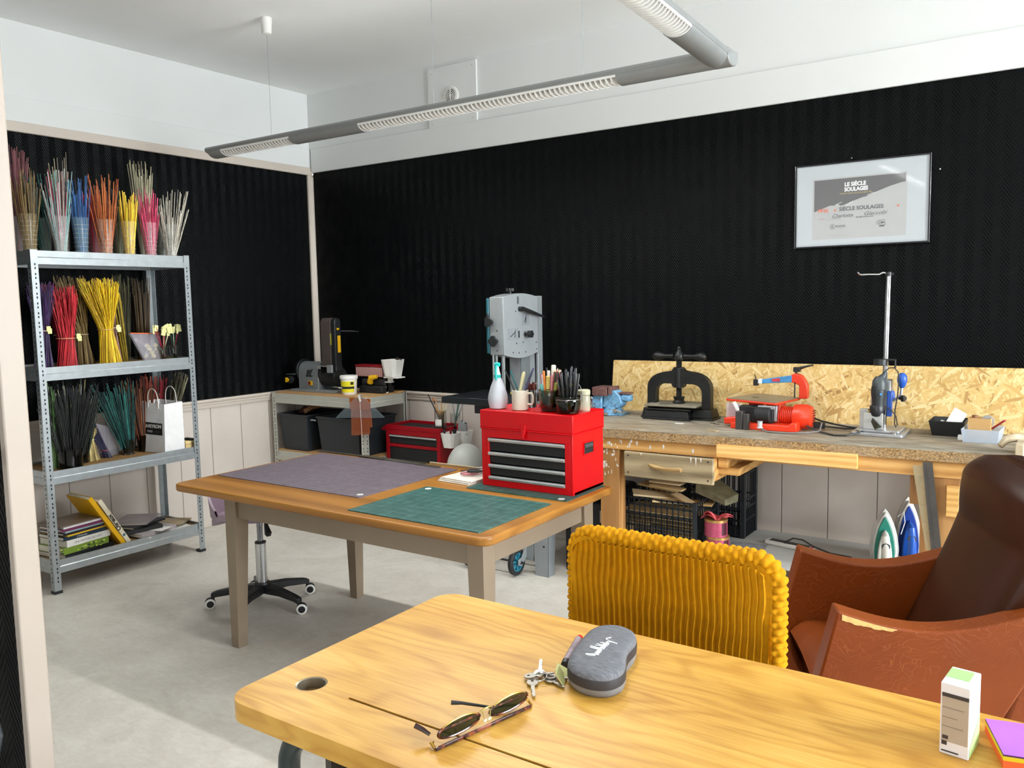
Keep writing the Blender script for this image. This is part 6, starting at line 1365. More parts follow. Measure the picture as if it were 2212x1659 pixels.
def tin(label, x, y, z, r, h, top=True):
    t = thing('round_tin', label, 'tin', (x,y,z)); m = M(); m.lathe([(r,0),(r,h-.008),(r*.98,h-.008)], (x,y,z), 32); m.build('tin_body', P('pink_tin','#b04a66',.35,.2,.15,60), t)
    m = M(); m.lathe([(r*1.015,h-.012),(r*1.02,h),(r*.95,h+.001)], (x,y,z), 32); m.build('gold_rim', P('gold_rim','#c09a5a',.3,.7), t)
    m = M(); m.grid(lambda u, v: (x+(r+.0006)*cos(rad(-40+35*u)), y+(r+.0006)*sin(rad(-40+35*u)), z+.01+(h-.025)*v), 6, 1); m.build('tin_label', P('dark_maroon','#4a1020',.4), t); return t
tin('lower pink round tin with gold rim right of the crate', 3.455, -.585, .235, .056, .085); tin('upper pink round tin stacked on the other right of the crate', 3.447, -.590, .3215, .056, .085)
m = M(); m.grid(lambda u, v: (3.385+.13*u+.008*sin(7*v), -.64+.10*v, .4085+.030*abs(sin(PI*u*1.6+v))*(.6+.4*sin(3*v+1))+.008*sin(5*u+4*v)), 24, 16); m.grid(lambda u, v: (3.385+.13*u+.008*sin(7*v), -.64+.10*v, .4075+.024*abs(sin(PI*u*1.6+v))*(.6+.4*sin(3*v+1))), 24, 16)
tag(m.build('pink_cloth', P('coral_cloth','#dd5f66',.8)), 'crumpled coral pink cloth on top of the stacked pink tins', 'cloth')
def iron(label, x, y, z, h, w_, body, body2, rz):
    t = thing('steam_iron', label, 'iron', (x,y,z), rz)
    def outl(s, n=26, o=0): # pointed-arch outline in local x,z
        pts = []
        for i in range(n+1):
            f = i/n; z_ = h*f; wd = w_/2*(1-f**2.6)**.85*(.86+.14*min(1, f*4)) ; pts.append((wd*s-o, z_))
        return pts
    L_ = outl(1); poly = L_+[(-a, b) for a, b in L_[::-1][1:]]
    m = M(); m.prism(poly, -.004, .014, 'y'); m.build('sole', P('sole_'+body, '#c9c8c2', .35), t, local=True, bev=.002)
    P2 = [(a*.86, .01+b*.92) for a, b in poly]; m = M(); m.prism(P2, -.030, -.004, 'y'); m.build('skirt', P('iron_rim_white', '#c6c6c0', .35), t, local=True, bev=.006)
    Pb = [(a*.70, .006+b*.86) for a, b in poly]; m = M(); m.prism(Pb, -.036, -.030, 'y'); m.build('coloured_band', P('iron_'+body.strip('#'), body, .35), t, local=True, bev=.003)
    P3 = [(a*.50, .0+b*.66) for a, b in poly]; m = M(); m.prism(P3, -.062, -.036, 'y'); sh = m.build('shell', P('iron_'+body2.strip('#'), body2, .3), t, local=True, bev=.010, seg=3)
    m = M(); m.tube([(0,-.055,h*.60),(0,-.095,h*.56),(0,-.105,h*.40),(0,-.100,h*.15),(0,-.06,h*.04)], [.012,.017,.019,.019,.016], 14); m.build('handle', P('iron_'+body2.strip('#'), body2, .3), t, local=True)
    m = M(); m.lathe([(.019,0),(.017,.010)], T=TR(0,-.108,h*.42,rx=PI/2), n=24); m.build('dial', P('dial_grey','#3b4043',.4), t, local=True)
    return t
iron('white steam iron with a green band standing before the blue one', 4.183, -.36, .235, .262, .130, '#1f7a68', '#d8d6cc', rad(14))
ib = iron('blue and white steam iron standing behind the green one', 4.262, -.24, .235, .305, .135, '#10368a', '#1a4fa6', rad(20))
m = M(); m.tube([(4.22,-.30,.26),(4.28,-.33,.262),(4.33,-.32,.258),(4.31,-.28,.25)], .004, 8); m.tube([(4.235,-.335,.46),(4.262,-.345,.49),(4.268,-.345,.44),(4.252,-.345,.38)], .0018, 6); m.build('cord', WHITEP, ib)
psr = thing('power_strip', 'white power strip with black cable lying on the shelf under the bench', 'power strip', (3.74,-.33,.235), rad(-12))
m = M(); m.box(-.13,.13,-.028,.028,0,.022); m.build('strip_body', WHITEP, psr, local=True, bev=.006)
m = M(); m.box(-.11,.10,-.018,.018,.022,.0235); m.build('socket_panel', BLK, psr, local=True)
m = M(); m.cyl((.115,0,.022),(.115,0,.0245),.008,n=14); m.build('red_switch', P('switch_red2','#c23a3a',.4), psr, local=True)
m = M(); m.tube([(-.02,-.02,.024),(.0,-.04,.04),(.03,-.03,.06),(.07,-.01,.055),(.12,0,.03),(.2,.02,.006),(.3,.03,.005)], .0042, 8); m.build('plug_cable', BLK, psr, local=True)
m = M(); m.box(-.09,.09,-.065,.065,0,.001, T=TR(3.55,-.42,.235,rz=.15)); o = tag(m.build('printed_sheet', P('grey_sheet','#8f9194',.7,var=.25,vs=40)), 'grey printed sheet flat on the shelf right of the pink tins', 'paper')
m = M(); m.box(4.05,4.48,-.50,-.42,.235,.243); m.box(4.05,4.48,-.42,-.41,.235,.255); tag(m.build('metal_profile', STEEL, bev=.001), 'grey metal profile lying on the lower shelf before the right bench leg', 'profile')
# ruler and plastic sleeve leaning on the right leg
m = M(); yy = fy(4.42)-.010
m.hexa([(4.428,yy-.004,.40),(4.468,yy-.004,.40),(4.468,yy-.0025,.40),(4.428,yy-.0025,.40)], [(4.383,yy-.004,.795),(4.421,yy-.004,.797),(4.421,yy-.0025,.797),(4.383,yy-.0025,.795)])
tag(m.build('steel_ruler', P('rule_steel','#5c5a57',.35,.5)), 'dark steel ruler leaning on the right leg of the workbench', 'ruler')
m = M()
for k in range(60):
    f = k/60; x = 4.430+(4.385-4.430)*f+.006; z = .405+.385*f; m.box(x, x+(.008 if k % 5 else .013), yy-.0046, yy-.0041, z, z+.0012)
r_ = [o for o in C.objects if o.name.startswith('steel_ruler')][0]; m.build('scale_marks', P('marks_dark','#26262a',.6), r_)
m = M(); m.hexa([(4.405,yy+.001,.42),(4.455,yy+.001,.40),(4.455,yy+.004,.40),(4.405,yy+.004,.42)], [(4.345,yy+.001,.775),(4.41,yy+.001,.785),(4.41,yy+.004,.785),(4.345,yy+.004,.775)])
tag(m.build('plastic_sleeve', milky('sleeve_clear','#b5a988',.5,.25)), 'clear plastic sleeve behind the steel ruler on the bench leg', 'sleeve')
m = M(); m.box(2.58,2.86,-.60,-.15,0,.40); b2 = m.build('dark_case', BLKM, bev=.01); tag(b2, 'black case on the floor between the bandsaw stand and the bench leg', 'case')
m = M(); m.box(2.80,2.84,-.6012,-.600,.30,.365); m.build('kraft_label', P('kraft_card','#a8977a',.8), b2)
m = M(); m.box(2.60,2.84,-.56,-.2,.40,.46); b3 = m.build('black_bag', BLKM, bev=.03, seg=3); tag(b3, 'black soft bag lying on the black case by the bench leg', 'bag')

# ------------------------------------------------------------------ framed certificate
fr = thing('framed_certificate', 'framed prize certificate with wide white mount hung on the black wall', 'picture', (3.973, -.02, 1.95))
FX0, FX1, FZ0, FZ1 = 3.654, 4.290, 1.744, 2.165
m = M(); m.box(FX0, FX1, -.024, -.004, FZ0, FZ0+.007); m.box(FX0, FX1, -.024, -.004, FZ1-.007, FZ1); m.box(FX0, FX0+.007, -.024, -.004, FZ0+.007, FZ1-.007); m.box(FX1-.007, FX1, -.024, -.004, FZ0+.007, FZ1-.007); m.build('frame_edge', P('black_alu','#15161a',.35,.4), fr)
for x in (FX0-.0008, FX1):
    m = M(); m.box(x, x+.0012, -.0245, -.004, FZ0, FZ1); m.build('bright_edge', CHROME, fr)
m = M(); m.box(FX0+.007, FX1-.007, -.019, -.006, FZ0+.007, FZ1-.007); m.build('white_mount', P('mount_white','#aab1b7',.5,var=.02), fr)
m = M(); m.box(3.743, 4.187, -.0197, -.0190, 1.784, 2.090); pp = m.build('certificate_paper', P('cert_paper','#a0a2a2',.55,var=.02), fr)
m = M(); poly = [(3.750,1.925),(3.829,1.953),(3.850,1.951),(3.862,1.960),(3.872,1.954),(3.881,1.948),(3.908,1.955),(3.930,1.966),(3.952,1.972),(3.985,1.983),(4.000,1.985),(4.015,1.992),(4.060,2.009),(4.112,2.027),(4.145,2.035),(4.159,2.039),(4.180,2.041),(4.180,2.083),(3.750,2.083)]
m.prism(poly, -.0202, -.0197, 'y'); bk = m.build('black_brush_area', P('print_black','#23242a',.5,var=.2,vs=30), pp, smooth=0)
m = M()
for a, b, c_ in ((3.855,1.953,.030),(3.905,1.948,.035),(4.005,1.990,.03),(4.03,1.994,.02)): m.prism([(a,b),(a+c_,b+c_*.42),(a+c_*.98,b+c_*.42+.0015),(a,b+.002)], -.02025, -.0197, 'y')
m.build('brush_streak', PAPER, bk, smooth=0)
CF = (PI/2, 0, 0)
INK = P('ink_navy','#1a1d33',.6); ORG = P('ink_orange','#d2552c',.6); WHT = P('ink_white','#eceff0',.6); GRYK = P('ink_grey2','#6d6f74',.6); GLD = P('ink_gold','#b9a04e',.6)
def ct_(body, x, z, s, mt, off=0.0, sx=1.0, par=pp, sh=0, sp=1.0, y=-.0206): return text(body, s, mt, par, (x, y, z), CF, ext=.0001, off=off, sx=sx, shear=sh, sp=sp)
ct_('LE SIÈCLE', 3.897, 2.043, .0265, WHT, .0010, .92, bk); ct_('SOULAGES', 3.897, 2.018, .0265, WHT, .0010, .87, bk)
ct_('WWW.SIECLESOULAGES.FR', 3.874, 2.004, .0100, GLD, .0001, 1.02, bk, sp=1.25)
ct_('PRIX', 3.770, 1.920, .0245, ORG, .0009, 1.0); ct_('«', 3.847, 1.922, .024, ORG, .0006); ct_('SIÈCLE SOULAGES', 3.873, 1.923, .0262, INK, .0006, .995); ct_('»', 4.143, 1.923, .024, ORG, .0006)
ct_('Charlotte', 3.838, 1.891, .0245, INK, 0, 1.05, sh=.35); ct_('Giaccobi', 3.990, 1.893, .0255, INK, 0, 1.18, sh=.35)
ct_('MUSÉE SOULAGES', 3.955, 1.8835, .0075, INK, .0002, 1.15, sp=1.2); ct_('Décerné à', 3.778, 1.887, .0058, ORG); ct_('LE 20 OCTOBRE', 3.838, 1.8835, .0055, GRYK)
m = M()
for x0_, x1_, z_ in ((3.82,4.12,1.912),(3.84,4.15,1.888),(3.858,3.907,1.834),(3.836,3.902,1.803),(3.832,3.906,1.799),(4.05,4.10,1.805),(4.035,4.115,1.801)): m.box(x0_, x1_, -.0201, -.0197, z_, z_+.0008)
m.build('ruled_line', P('rule_grey','#8d8f92',.6), pp)
ct_('RODEZ', 3.858, 1.842, .0135, INK, .0002, 1.05)
m = M(); m.tube([(3.842+.0105*cos(a*PI/12), -.0201, 1.8455+.0115*sin(a*PI/12)) for a in range(24)], .0009, 5, closed=True); m.build('round_mark', INK, pp); ct_('R', 3.8375, 1.840, .0150, INK, .0002)
m = M(); m.tube([(4.078+.026*cos(rad(a)), -.0201, 1.852+.012*sin(rad(a))) for a in range(60, 320, 10)], .0010, 5); m.box(4.064,4.088,-.0201,-.0197,1.832,1.838); m.build('oval_mark', INK, pp); ct_('CMA', 4.060, 1.8465, .0150, INK, .0004)
m = M(); m.box(3.67,4.27,-.0250,-.0246,1.76,2.15)
gl = NT('frame_glass'); gl.set(Base_Color=gl.ramp(gl.noise(gl.co.outputs['Object'], 3, 1), [(0,(1,1,1,1)),(1,(1,1,1,1))]), Alpha=.06, Roughness=.05); m.build('glass_sheet', gl.m, fr)
for x, z, lb_ in ((3.928,2.180,'small bright nail just above the framed certificate'),(4.328,2.085,'small bright nail right of the framed certificate')):
    m = M(); m.cyl((x,-.001,z),(x,-.014,z),.0016,n=8); m.lathe([(.0035,0),(.0035,.0015)], T=TR(x,-.014,z,rx=PI/2), n=10); tag(m.build('nail', CHROME), lb_, 'nail')
m = M(); m.tube([(.055,-.02,2.492),(.052,-.025,2.478),(.050,-.02,2.468)], .003, 8); tag(m.build('wall_hook', CHROME), 'tiny bright hook under the trim near the room corner', 'hook')
"""
"""
# ------------------------------------------------------------------ on the bright red chest
HZ = 1.045
sp_ = thing('spray_bottle', 'translucent white spray bottle with turquoise trigger on the red chest', 'bottle', (2.868,-1.60,HZ))
bx_, by_ = 2.872, -1.630
m = M(); m.lathe([(.030,0),(.036,.004),(.0405,.025),(.0425,.045),(.040,.062),(.030,.095),(.018,.125),(.013,.135)], (bx_,by_,HZ), 36); m.build('bottle_body', milky('spray_milky','#c9ced6',.82,.35), sp_)
m = M(); m.lathe([(.0145,.128),(.0150,.143),(.0135,.145)], (bx_,by_,HZ), 24); m.build('turquoise_collar', P('turquoise','#16b3ad',.4), sp_)
m = M(); m.lathe([(.0135,.145),(.009,.160),(.0065,.175),(.006,.182)], (bx_,by_,HZ), 20); m.build('white_neck', WHITEP, sp_)
m = M(); m.cyl((bx_-.010,by_,HZ+.188),(bx_+.010,by_,HZ+.188),.0085,n=16); m.tube([(bx_+.004,by_-.012,HZ+.184),(bx_+.006,by_-.020,HZ+.165),(bx_+.008,by_-.021,HZ+.125)], [.006,.005,.005], 8); m.build('trigger', P('turquoise','#16b3ad',.4), sp_)
mg = thing('mug', 'cream speckled mug holding brushes and a folding knife on the red chest', 'mug', (2.983,-1.633,HZ)); mx, my = 2.985, -1.628
m = M(); m.lathe([(.030,0),(.0345,.003),(.0355,.010),(.0355,.083),(.0335,.084),(.0325,.080),(.0325,.010),(.001,.008)], (mx,my,HZ), 36); m.build('mug_body', P('speckled_cream','#cdc6b5',.4,var=.08,vs=180), mg)
m = M(); m.tube([(mx+.034,my+.004,HZ+.070),(mx+.052,my+.008,HZ+.072),(mx+.057,my+.009,HZ+.060),(mx+.057,my+.009,HZ+.036),(mx+.052,my+.008,HZ+.024),(mx+.034,my+.004,HZ+.026)], .0048, 10); m.build('mug_handle', P('speckled_cream','#cdc6b5',.4), mg)
m = M(); m.ell((mx-.024,my-.0275,HZ+.072), (.008,.0012,.006), 12); m.build('yellow_drip', P('glaze_yellow','#b3ab62',.4), mg)
def rodobj(name, p0, p1, r, mt, label, group=None, n=10, flat=None):
    m = M()
    if flat: m.bar(p0, p1, flat[0], flat[1], flat[2] if len(flat) > 2 else (0,1,0))
    else: m.tube([p0, p1], r, n)
    o = m.build(name, mt, bev=.0008 if flat else 0); return tag(o, label, name.replace('_', ' '), group)
rodobj('thin_brush', (mx+.01,my,HZ+.01), (mx-.068,my-.01,HZ+.166), [.002,.0032], P('brush_black','#1a1c20',.35), 'thin black brush handle at the left of the cream mug')
rodobj('thin_brush', (mx+.012,my+.01,HZ+.01), (mx-.047,my+.0,HZ+.162), [.003,.0035], P('brush_teal','#1d5f63',.35), 'teal brush handle beside the black one in the cream mug')
m = M(); m.tube([(mx-.012,my+.0,HZ+.02),(mx+.0,my,HZ+.08),(mx+.018,my,HZ+.150),(mx+.022,my,HZ+.160)], [.004,.0065,.0085,.004], 12); tag(m.build('cream_pen', P('pen_cream','#d3cb9f',.4)), 'cream plastic tool in the middle of the cream mug', 'pen')
m = M(); T, L_ = frame((mx+.0,my,HZ+.03), (mx+.066,my+.004,HZ+.178)); m.prism([(-.008,0),(.008,0),(.009,L_*.6),(.006,L_*.65),(.004,L_*.98),(-.002,L_),(-.008,L_*.68)], -.0035, .0035, 'y', T=T); tag(m.build('folding_knife', P('slate_blue','#4a4c6b',.4), bev=.001), 'slate blue knife leaning right in the cream mug', 'knife')
jr = thing('red_lid_jar', 'small glass jar with red contents behind the cream mug', 'jar', (2.975,-1.53,HZ)); m = M(); m.lathe([(.022,0),(.024,.004),(.024,.105),(.020,.108)], (2.975,-1.53,HZ), 24); m.build('jar_body', GLASS, jr)
m = M(); m.lathe([(.020,.075),(.021,.080),(.021,.100),(.0,.1)], (2.975,-1.53,HZ), 20, cap=False); m.build('red_contents', P('red_contents','#b3201f',.5), jr)
wbk = thing('wire_basket', 'small wire basket lined with pinkish tiles behind the cream mug', 'basket', (3.055,-1.50,HZ)); m = M()
for k in range(7): z = HZ+.003+.010*k; m.tube([(3.015,-1.535,z),(3.095,-1.535,z),(3.095,-1.465,z),(3.015,-1.465,z)], .0008, 4, closed=True)
for k in range(7): x = 3.015+.08*k/6; m.cyl((x,-1.535,HZ+.002),(x,-1.535,HZ+.065),.0008,n=4); m.cyl((x,-1.465,HZ+.002),(x,-1.465,HZ+.065),.0008,n=4)
m.build('wire_mesh', P('wire_black','#2a2422',.5), wbk)
m = M(); m.box(3.018,3.092,-1.532,-1.468,HZ+.002,HZ+.050); m.build('pink_filling', P('pinkish_tile','#a8857a',.7,var=.15,vs=50), wbk)
m = M(); m.box(3.02,3.09,-1.53,-1.47,HZ+.052,HZ+.062); m.build('cream_filling', P('cream_filling','#d0c9ae',.7), wbk)
GJ = glass('glass_smoke', '#a9b5a6')
j1 = thing('pencil_jar', 'smoky glass storage jar of coloured pencils and pens', 'jar', (3.120,-1.615,HZ)); j1x, j1y = 3.118, -1.600
def bigjar(t, x, y, mat, r=.050, h=.078):
    m = M(); m.lathe([(r*.70,0),(r*.82,.004),(r*.94,.022),(r*1.0,h*.75),(r*.97,h*.86),(r*1.04,h*.93),(r*1.04,h),(r*.96,h),(r*.90,h*.86),(r*.93,h*.7),(r*.87,.024),(r*.74,.009),(.0005,.008)], (x,y,HZ), 40); m.build('jar_glass', mat, t)
bigjar(j1, j1x, j1y, GJ, .050, .090)
j2 = thing('marker_jar', 'dark green round glass jar packed with black pens at the chest corner', 'jar', (3.220,-1.640,HZ)); j2x, j2y = 3.218, -1.630
bigjar(j2, j2x, j2y, glass('glass_bottle_green','#6e7f68'), .053, .068)
m = M(); m.tube([(j2x+.051*cos(a*PI/16), j2y+.051*sin(a*PI/16), HZ+.066) for a in range(32)], .004, 8, closed=True); m.build('jar_rim', glass('glass_bottle_green','#6e7f68'), j2)
m = M(); m.tube([(j2x+.055*cos(a*PI/16), j2y+.055*sin(a*PI/16), HZ+.058) for a in range(32)], .0012, 6, closed=True); m.tube([(j2x+.056,j2y,HZ+.058),(j2x+.064,j2y+.0,HZ+.085),(j2x+.058,j2y,HZ+.108),(j2x+.050,j2y,HZ+.118)], .0013, 6); m.tube([(j2x+.064,j2y,HZ+.088),(j2x+.066,j2y,HZ+.05)], .0016, 6); m.build('wire_clip', CHROME, j2)
kb = thing('kilner_lid', 'cream clip lid jar standing behind the dark green jar', 'jar', (3.262,-1.53,HZ)); m = M(); m.lathe([(.024,0),(.026,.004),(.026,.060),(.024,.065)], (3.240,-1.54,HZ), 24); m.build('jar_body', milky('cream_jar','#c9c6ae',.5,.2), kb)
m = M(); m.lathe([(.024,.066),(.026,.068),(.026,.084),(.022,.088)], (3.240,-1.54,HZ), 24); m.build('lid', P('cream_lid','#a9a68c',.5), kb)
rp = random.Random(31)
PG = 'coloured pencils and pens in the smoky jar'
pens = [ # dx, dy, z0, tilt dx, height, r, colour, label, tip
 (-.032,-.010,.02,-.012,.150,.0045,'#a8203a','crimson pen at the far left of the smoky jar',None),
 (-.024,-.022,.02,-.004,.150,.0052,'#d9d6d8','white pen left of the black one in the smoky jar',None),
 (-.014,-.005,.01,-.002,.178,.0050,'#17181b','tall black pen in the smoky jar',None),
 (-.012,-.030,.01,-.004,.168,.0048,'#e07a26','bright orange pencil at the front of the smoky jar',None),
 (-.002,-.012,.01,.0,.168,.0065,'#d4cfc8','pale marker behind the orange pencil',None),
 (.010,.005,.04,.004,.190,.0100,'#dcd8cc','tall thick white marker rising above the others',None),
 (.004,-.034,.03,.008,.148,.0088,'#c9b263','thick white and gold marker in the front of the smoky jar',None),
 (.020,.006,.01,.006,.166,.0034,'#8e6a58','brown pencil in the smoky jar','#d8b79c'),
 (.024,-.010,.01,.003,.176,.0034,'#a84a52','rose pencil in the smoky jar','#e0bfa8'),
 (.028,.004,.01,.008,.178,.0034,'#b8566a','pink pencil in the smoky jar','#e0bfa8'),
 (.030,-.014,.01,.008,.176,.0034,'#1f4a34','dark green pencil in the smoky jar','#d8b79c'),
 (.034,.010,.01,.014,.170,.0034,'#57873c','leaf green pencil in the smoky jar','#e0c4a0'),
 (.036,-.004,.01,.016,.174,.0034,'#d86a4a','salmon pencil in the smoky jar','#e8c8a8'),
 (.037,.002,.01,.020,.172,.0034,'#c93f4a','red pencil at the right of the smoky jar','#e0bfa8'),
 (.022,-.026,.01,.0,.152,.0046,'#c77a84','pink plastic pen at the front of the smoky jar',None),
 (.036,-.018,.04,.004,.120,.0075,'#8c8c3c','olive green highlighter in the smoky jar',None),
 (-.030,-.026,.03,.003,.112,.0070,'#5fb3a8','mint highlighter in the smoky jar',None)]
for dx, dy, z0, tx_, h, r, col, lb_, tip in pens:
    p0 = Vector((j1x+dx*.55, j1y+dy*.8, HZ+.010+z0*.5)); p1 = Vector((j1x+dx+tx_*.6, j1y+dy, HZ+h)); t = thing('pencil' if tip else 'pen', lb_, 'pencil' if tip else 'pen', tuple(p0), group=PG); m = M()
    d = (p1-p0).normalized()
    if tip:
        m.tube([p0, p1-d*.012], r, 6); m.build('barrel', P('pc_'+col.strip('#'), col, .4), t)
        m = M(); m.tube([p1-d*.012, p1-d*.002, p1], [r, r*.35, .0003], 8); m.build('sharpened_tip', P('pt_'+tip.strip('#'), tip, .7), t)
    else:
        m.tube([p0, p0+d*.002, p1-d*.003, p1], [r*.8, r, r, r*.7], 12); m.build('barrel', P('pc_'+col.strip('#'), col, .35), t)
        if r > .0064: m = M(); m.tube([p0+d*(p1-p0).length*.55, p0+d*(p1-p0).length*.57], r*1.06, 12); m.build('cap_band', BLK, t)
MG = 'black pens in the dark green jar'
for k in range(20):
    a = k*2.399; q = .040*math.sqrt((k+.5)/20); x = j2x+q*cos(a); y = j2y+q*sin(a); h = 1.12*[.150,.142,.168,.155,.147,.178,.139,.158,.151,.145,.160,.148,.135,.172,.140,.157,.149,.153,.144,.138][k]; r = .0044+.0012*((k*5)%3)/2
    p0 = Vector((j2x+q*cos(a)*.7, j2y+q*sin(a)*.7, HZ+.011)); p1 = Vector((x+.010*cos(a), y+.004*sin(a), HZ+h-.008)); d = (p1-p0).normalized(); L_ = (p1-p0).length
    t = thing('felt_pen', 'black felt pen standing in the dark green glass jar', 'pen', tuple(p0), group=MG)
    m = M(); m.tube([p0, p0+d*L_*.62], r*.86, 10); m.build('barrel', P('felt_black','#131416',.35), t)
    m = M(); m.tube([p0+d*L_*.60, p0+d*(L_-.004), p1], [r, r, r*.75], 12); cp = m.build('cap', P('felt_black2','#191a1d',.28), t)
    m = M(); s_ = Vector((-.3,-.95,0))*(r+.0006); m.bar(p0+d*(L_*.68)+s_, p0+d*(L_-.006)+s_, .0016, .0012); m.build('clip', P('clip_grey','#6c7076',.3,.6), cp)
    if k in (5, 9, 14): m = M(); m.tube([p0+d*L_*.56, p0+d*L_*.60], r*1.12, 12); m.build('paper_band', P(('band_y','#c9c94e') if k == 5 else ('band_w','#d2d2c8') if k == 9 else ('band_g','#7fa08a'), .6) if False else P('band_y' if k == 5 else 'band_w', '#c9c94e' if k == 5 else '#d2d2c8', .6), t)

# white cards with pliers beside the chest
for i, (dx, dy, rz) in enumerate(((0,0,-.02),(.008,.012,-.05),(.018,.024,-.03))):
    m = M(); m.box(-.085,.095,-.135,.135,0,.0045, T=TR(2.700+dx*.4,-1.595+dy*.5,TZ+.0005+.0058*i,rz=rz-.06)); tag(m.build('white_card', P('card_white','#d9d3c8',.6), bev=.0008), ['lowest white board in the stack beside the red chest','middle white board in the stack beside the red chest','topmost white board carrying the pliers'][i], 'board', 'stack of white boards')
pl = thing('pliers', 'small pliers with pink grips on the white boards', 'pliers', (2.73,-1.57,TZ+.019), rad(62)); PK = P('pink_grip','#b87a80',.45)
for s in (-1, 1):
    m = M(); m.tube([(-.01,s*.004,.007),(-.03,s*.012,.007),(-.065,s*.020,.007),(-.095,s*.012,.007)], [.0045,.0058,.0065,.005], 10); m.build('grip', PK, pl, local=True)
m = M(); m.lathe([(.009,0),(.009,.010)], (0,0,.002), 16); m.tube([(0,.004,.007),(.03,.006,.007),(.05,.001,.007)], [.005,.004,.0015], 8); m.tube([(0,-.004,.007),(.03,-.006,.007),(.05,-.001,.007)], [.005,.004,.0015], 8); m.build('jaws', STEEL, pl, local=True)
p2 = thing('cutting_pliers', 'black handled cutters lying across the pink pliers', 'pliers', (2.765,-1.60,TZ+.034), rad(20))
for s in (-1, 1):
    m = M(); m.tube([(-.0,s*.004,.004),(-.03,s*.014,.004),(-.07,s*.016,.004)], [.004,.006,.005], 8); m.build('grip', BLK, p2, local=True)
m = M(); m.tube([(0,0,.004),(.035,0,.004)], [.009,.002], 8); m.build('jaws', STEEL, p2, local=True)
m = M(); m.box(-.09,.09,-.004,.004,0,.004,T=TR(2.66,-1.50,TZ+.0195,rz=1.15)); tag(m.build('dark_pencil', P('dark_wood_pencil','#3a2a22',.5), bev=.001), 'thin dark stick lying at the rear of the white boards', 'stick')

# ------------------------------------------------------------------ on the school desk
ec = thing('glasses_case', 'grey fabric glasses case with dark zip side and white signature on the oak desk', 'case', (4.160,-3.095,DZ))
CA = [(4.1455,-2.968),(4.125,-2.963),(4.103,-2.972),(4.088,-2.990),(4.083,-3.02),(4.089,-3.060),(4.098,-3.10),(4.110,-3.150),(4.122,-3.185),(4.145,-3.207),(4.175,-3.218),(4.205,-3.216),(4.228,-3.200),(4.236,-3.170),(4.230,-3.140),(4.216,-3.112),(4.203,-3.083),(4.199,-3.055),(4.196,-3.025),(4.183,-2.995),(4.166,-2.977)]
# smooth the outline
def chaik(p, k=2):
    for _ in range(k):
        q = []
        for i in range(len(p)):
            a, b = p[i], p[(i+1)%len(p)]; q += [(a[0]*.75+b[0]*.25, a[1]*.75+b[1]*.25), (a[0]*.25+b[0]*.75, a[1]*.25+b[1]*.75)]
        p = q
    return p
CO = chaik(CA, 2); ccx = sum(p[0] for p in CO)/len(CO); ccy = sum(p[1] for p in CO)/len(CO)
def ring(s, z): return [(ccx+(x-ccx)*s, ccy+(y-ccy)*s, z) for x, y in CO]
def loft(levels):
    m = M(); vs = []; n = len(CO)
    for s, z in levels: vs += ring(s, z)
    fs = [tuple(range(n))[::-1], tuple(range((len(levels)-1)*n, len(levels)*n))]
    for k in range(len(levels)-1):
        for j in range(n): fs.append((k*n+j, k*n+(j+1)%n, (k+1)*n+(j+1)%n, (k+1)*n+j))
    return m.add(vs, fs)
def heather():
    t = NT('grey_heather_fabric'); o = t.co.outputs['Object']; a = t.noise(t.mapping(scale=(60, 300, 60), rot=(0,0,.5)), 1.2, 3)
    t.bump(a, .25, .0006); return t.set(Base_Color=t.ramp(a, [(.3, hx('#54565b')), (.5, hx('#63656b')), (.7, hx('#74767c'))]), Roughness=.75)
loft([(.90, DZ), (.955, DZ+.008), (.975, DZ+.018)]).build('lower_shell', P('shell_grey','#77787b',.6), ec, smooth=60)
loft([(.978, DZ+.018), (.985, DZ+.030), (.972, DZ+.036)]).build('zip_band', P('zip_dark','#2b292c',.6), ec, smooth=60)
loft([(.968, DZ+.034), (.962, DZ+.040), (.925, DZ+.046), (.80, DZ+.0495), (.5, DZ+.051), (.2, DZ+.0515)]).build('fabric_lid', heather(), ec, smooth=60)
SG = [(0,.002),(-.004,.010),(-.001,.014),(.004,.004),(.006,-.001),(.003,.008),(.008,.000),(.011,.006),(.014,0),(.017,.006),(.020,0),(.022,.006),(.026,.001),(.028,.012),(.030,.017),(.029,.001),(.033,.012),(.036,.018),(.034,.000),(.038,.006),(.041,0),(.044,.008),(.043,.014),(.047,.001),(.051,.014),(.050,0),(.054,.006),(.058,.0),(.060,.012),(.063,.001),(.068,.006),(.072,.0),(.070,-.008),(.076,.004),(.083,.010),(.094,.006)]
def catmull(p, n=5):
    o = []
    for k in range(len(p)-1):
        a, b, c, d = p[max(0,k-1)], p[k], p[k+1], p[min(len(p)-1,k+2)]
        for i in range(n):
            t = i/n; o.append(tuple(.5*((2*b[q])+(-a[q]+c[q])*t+(2*a[q]-5*b[q]+4*c[q]-d[q])*t*t+(-a[q]+3*b[q]-3*c[q]+d[q])*t**3) for q in (0,1)))
    return o+[p[-1]]
Ts = TR(4.168, -3.143, DZ+.0519, rz=rad(95)); m = M(); m.tube([Ts @ Vector((x, y*1.6, .0006-abs(x-.045)*.016)) for x, y in catmull(SG)], .0011, 6); m.build('signature', P('ink_white','#eceff0',.6), ec)
mk = thing('marker_pen', 'red-tipped printed marker tucked beside the glasses case', 'marker', (4.06,-3.05,DZ)); p0 = Vector((4.083,-3.118,DZ+.0085)); p1 = Vector((4.042,-2.985,DZ+.0085)); d = (p1-p0).normalized()
m = M(); m.tube([p0, p0+d*.001, p0+d*.118], [.006,.0085,.0085], 16); m.build('barrel', P('marker_mauve','#8d7f86',.4,var=.5,vs=45), mk)
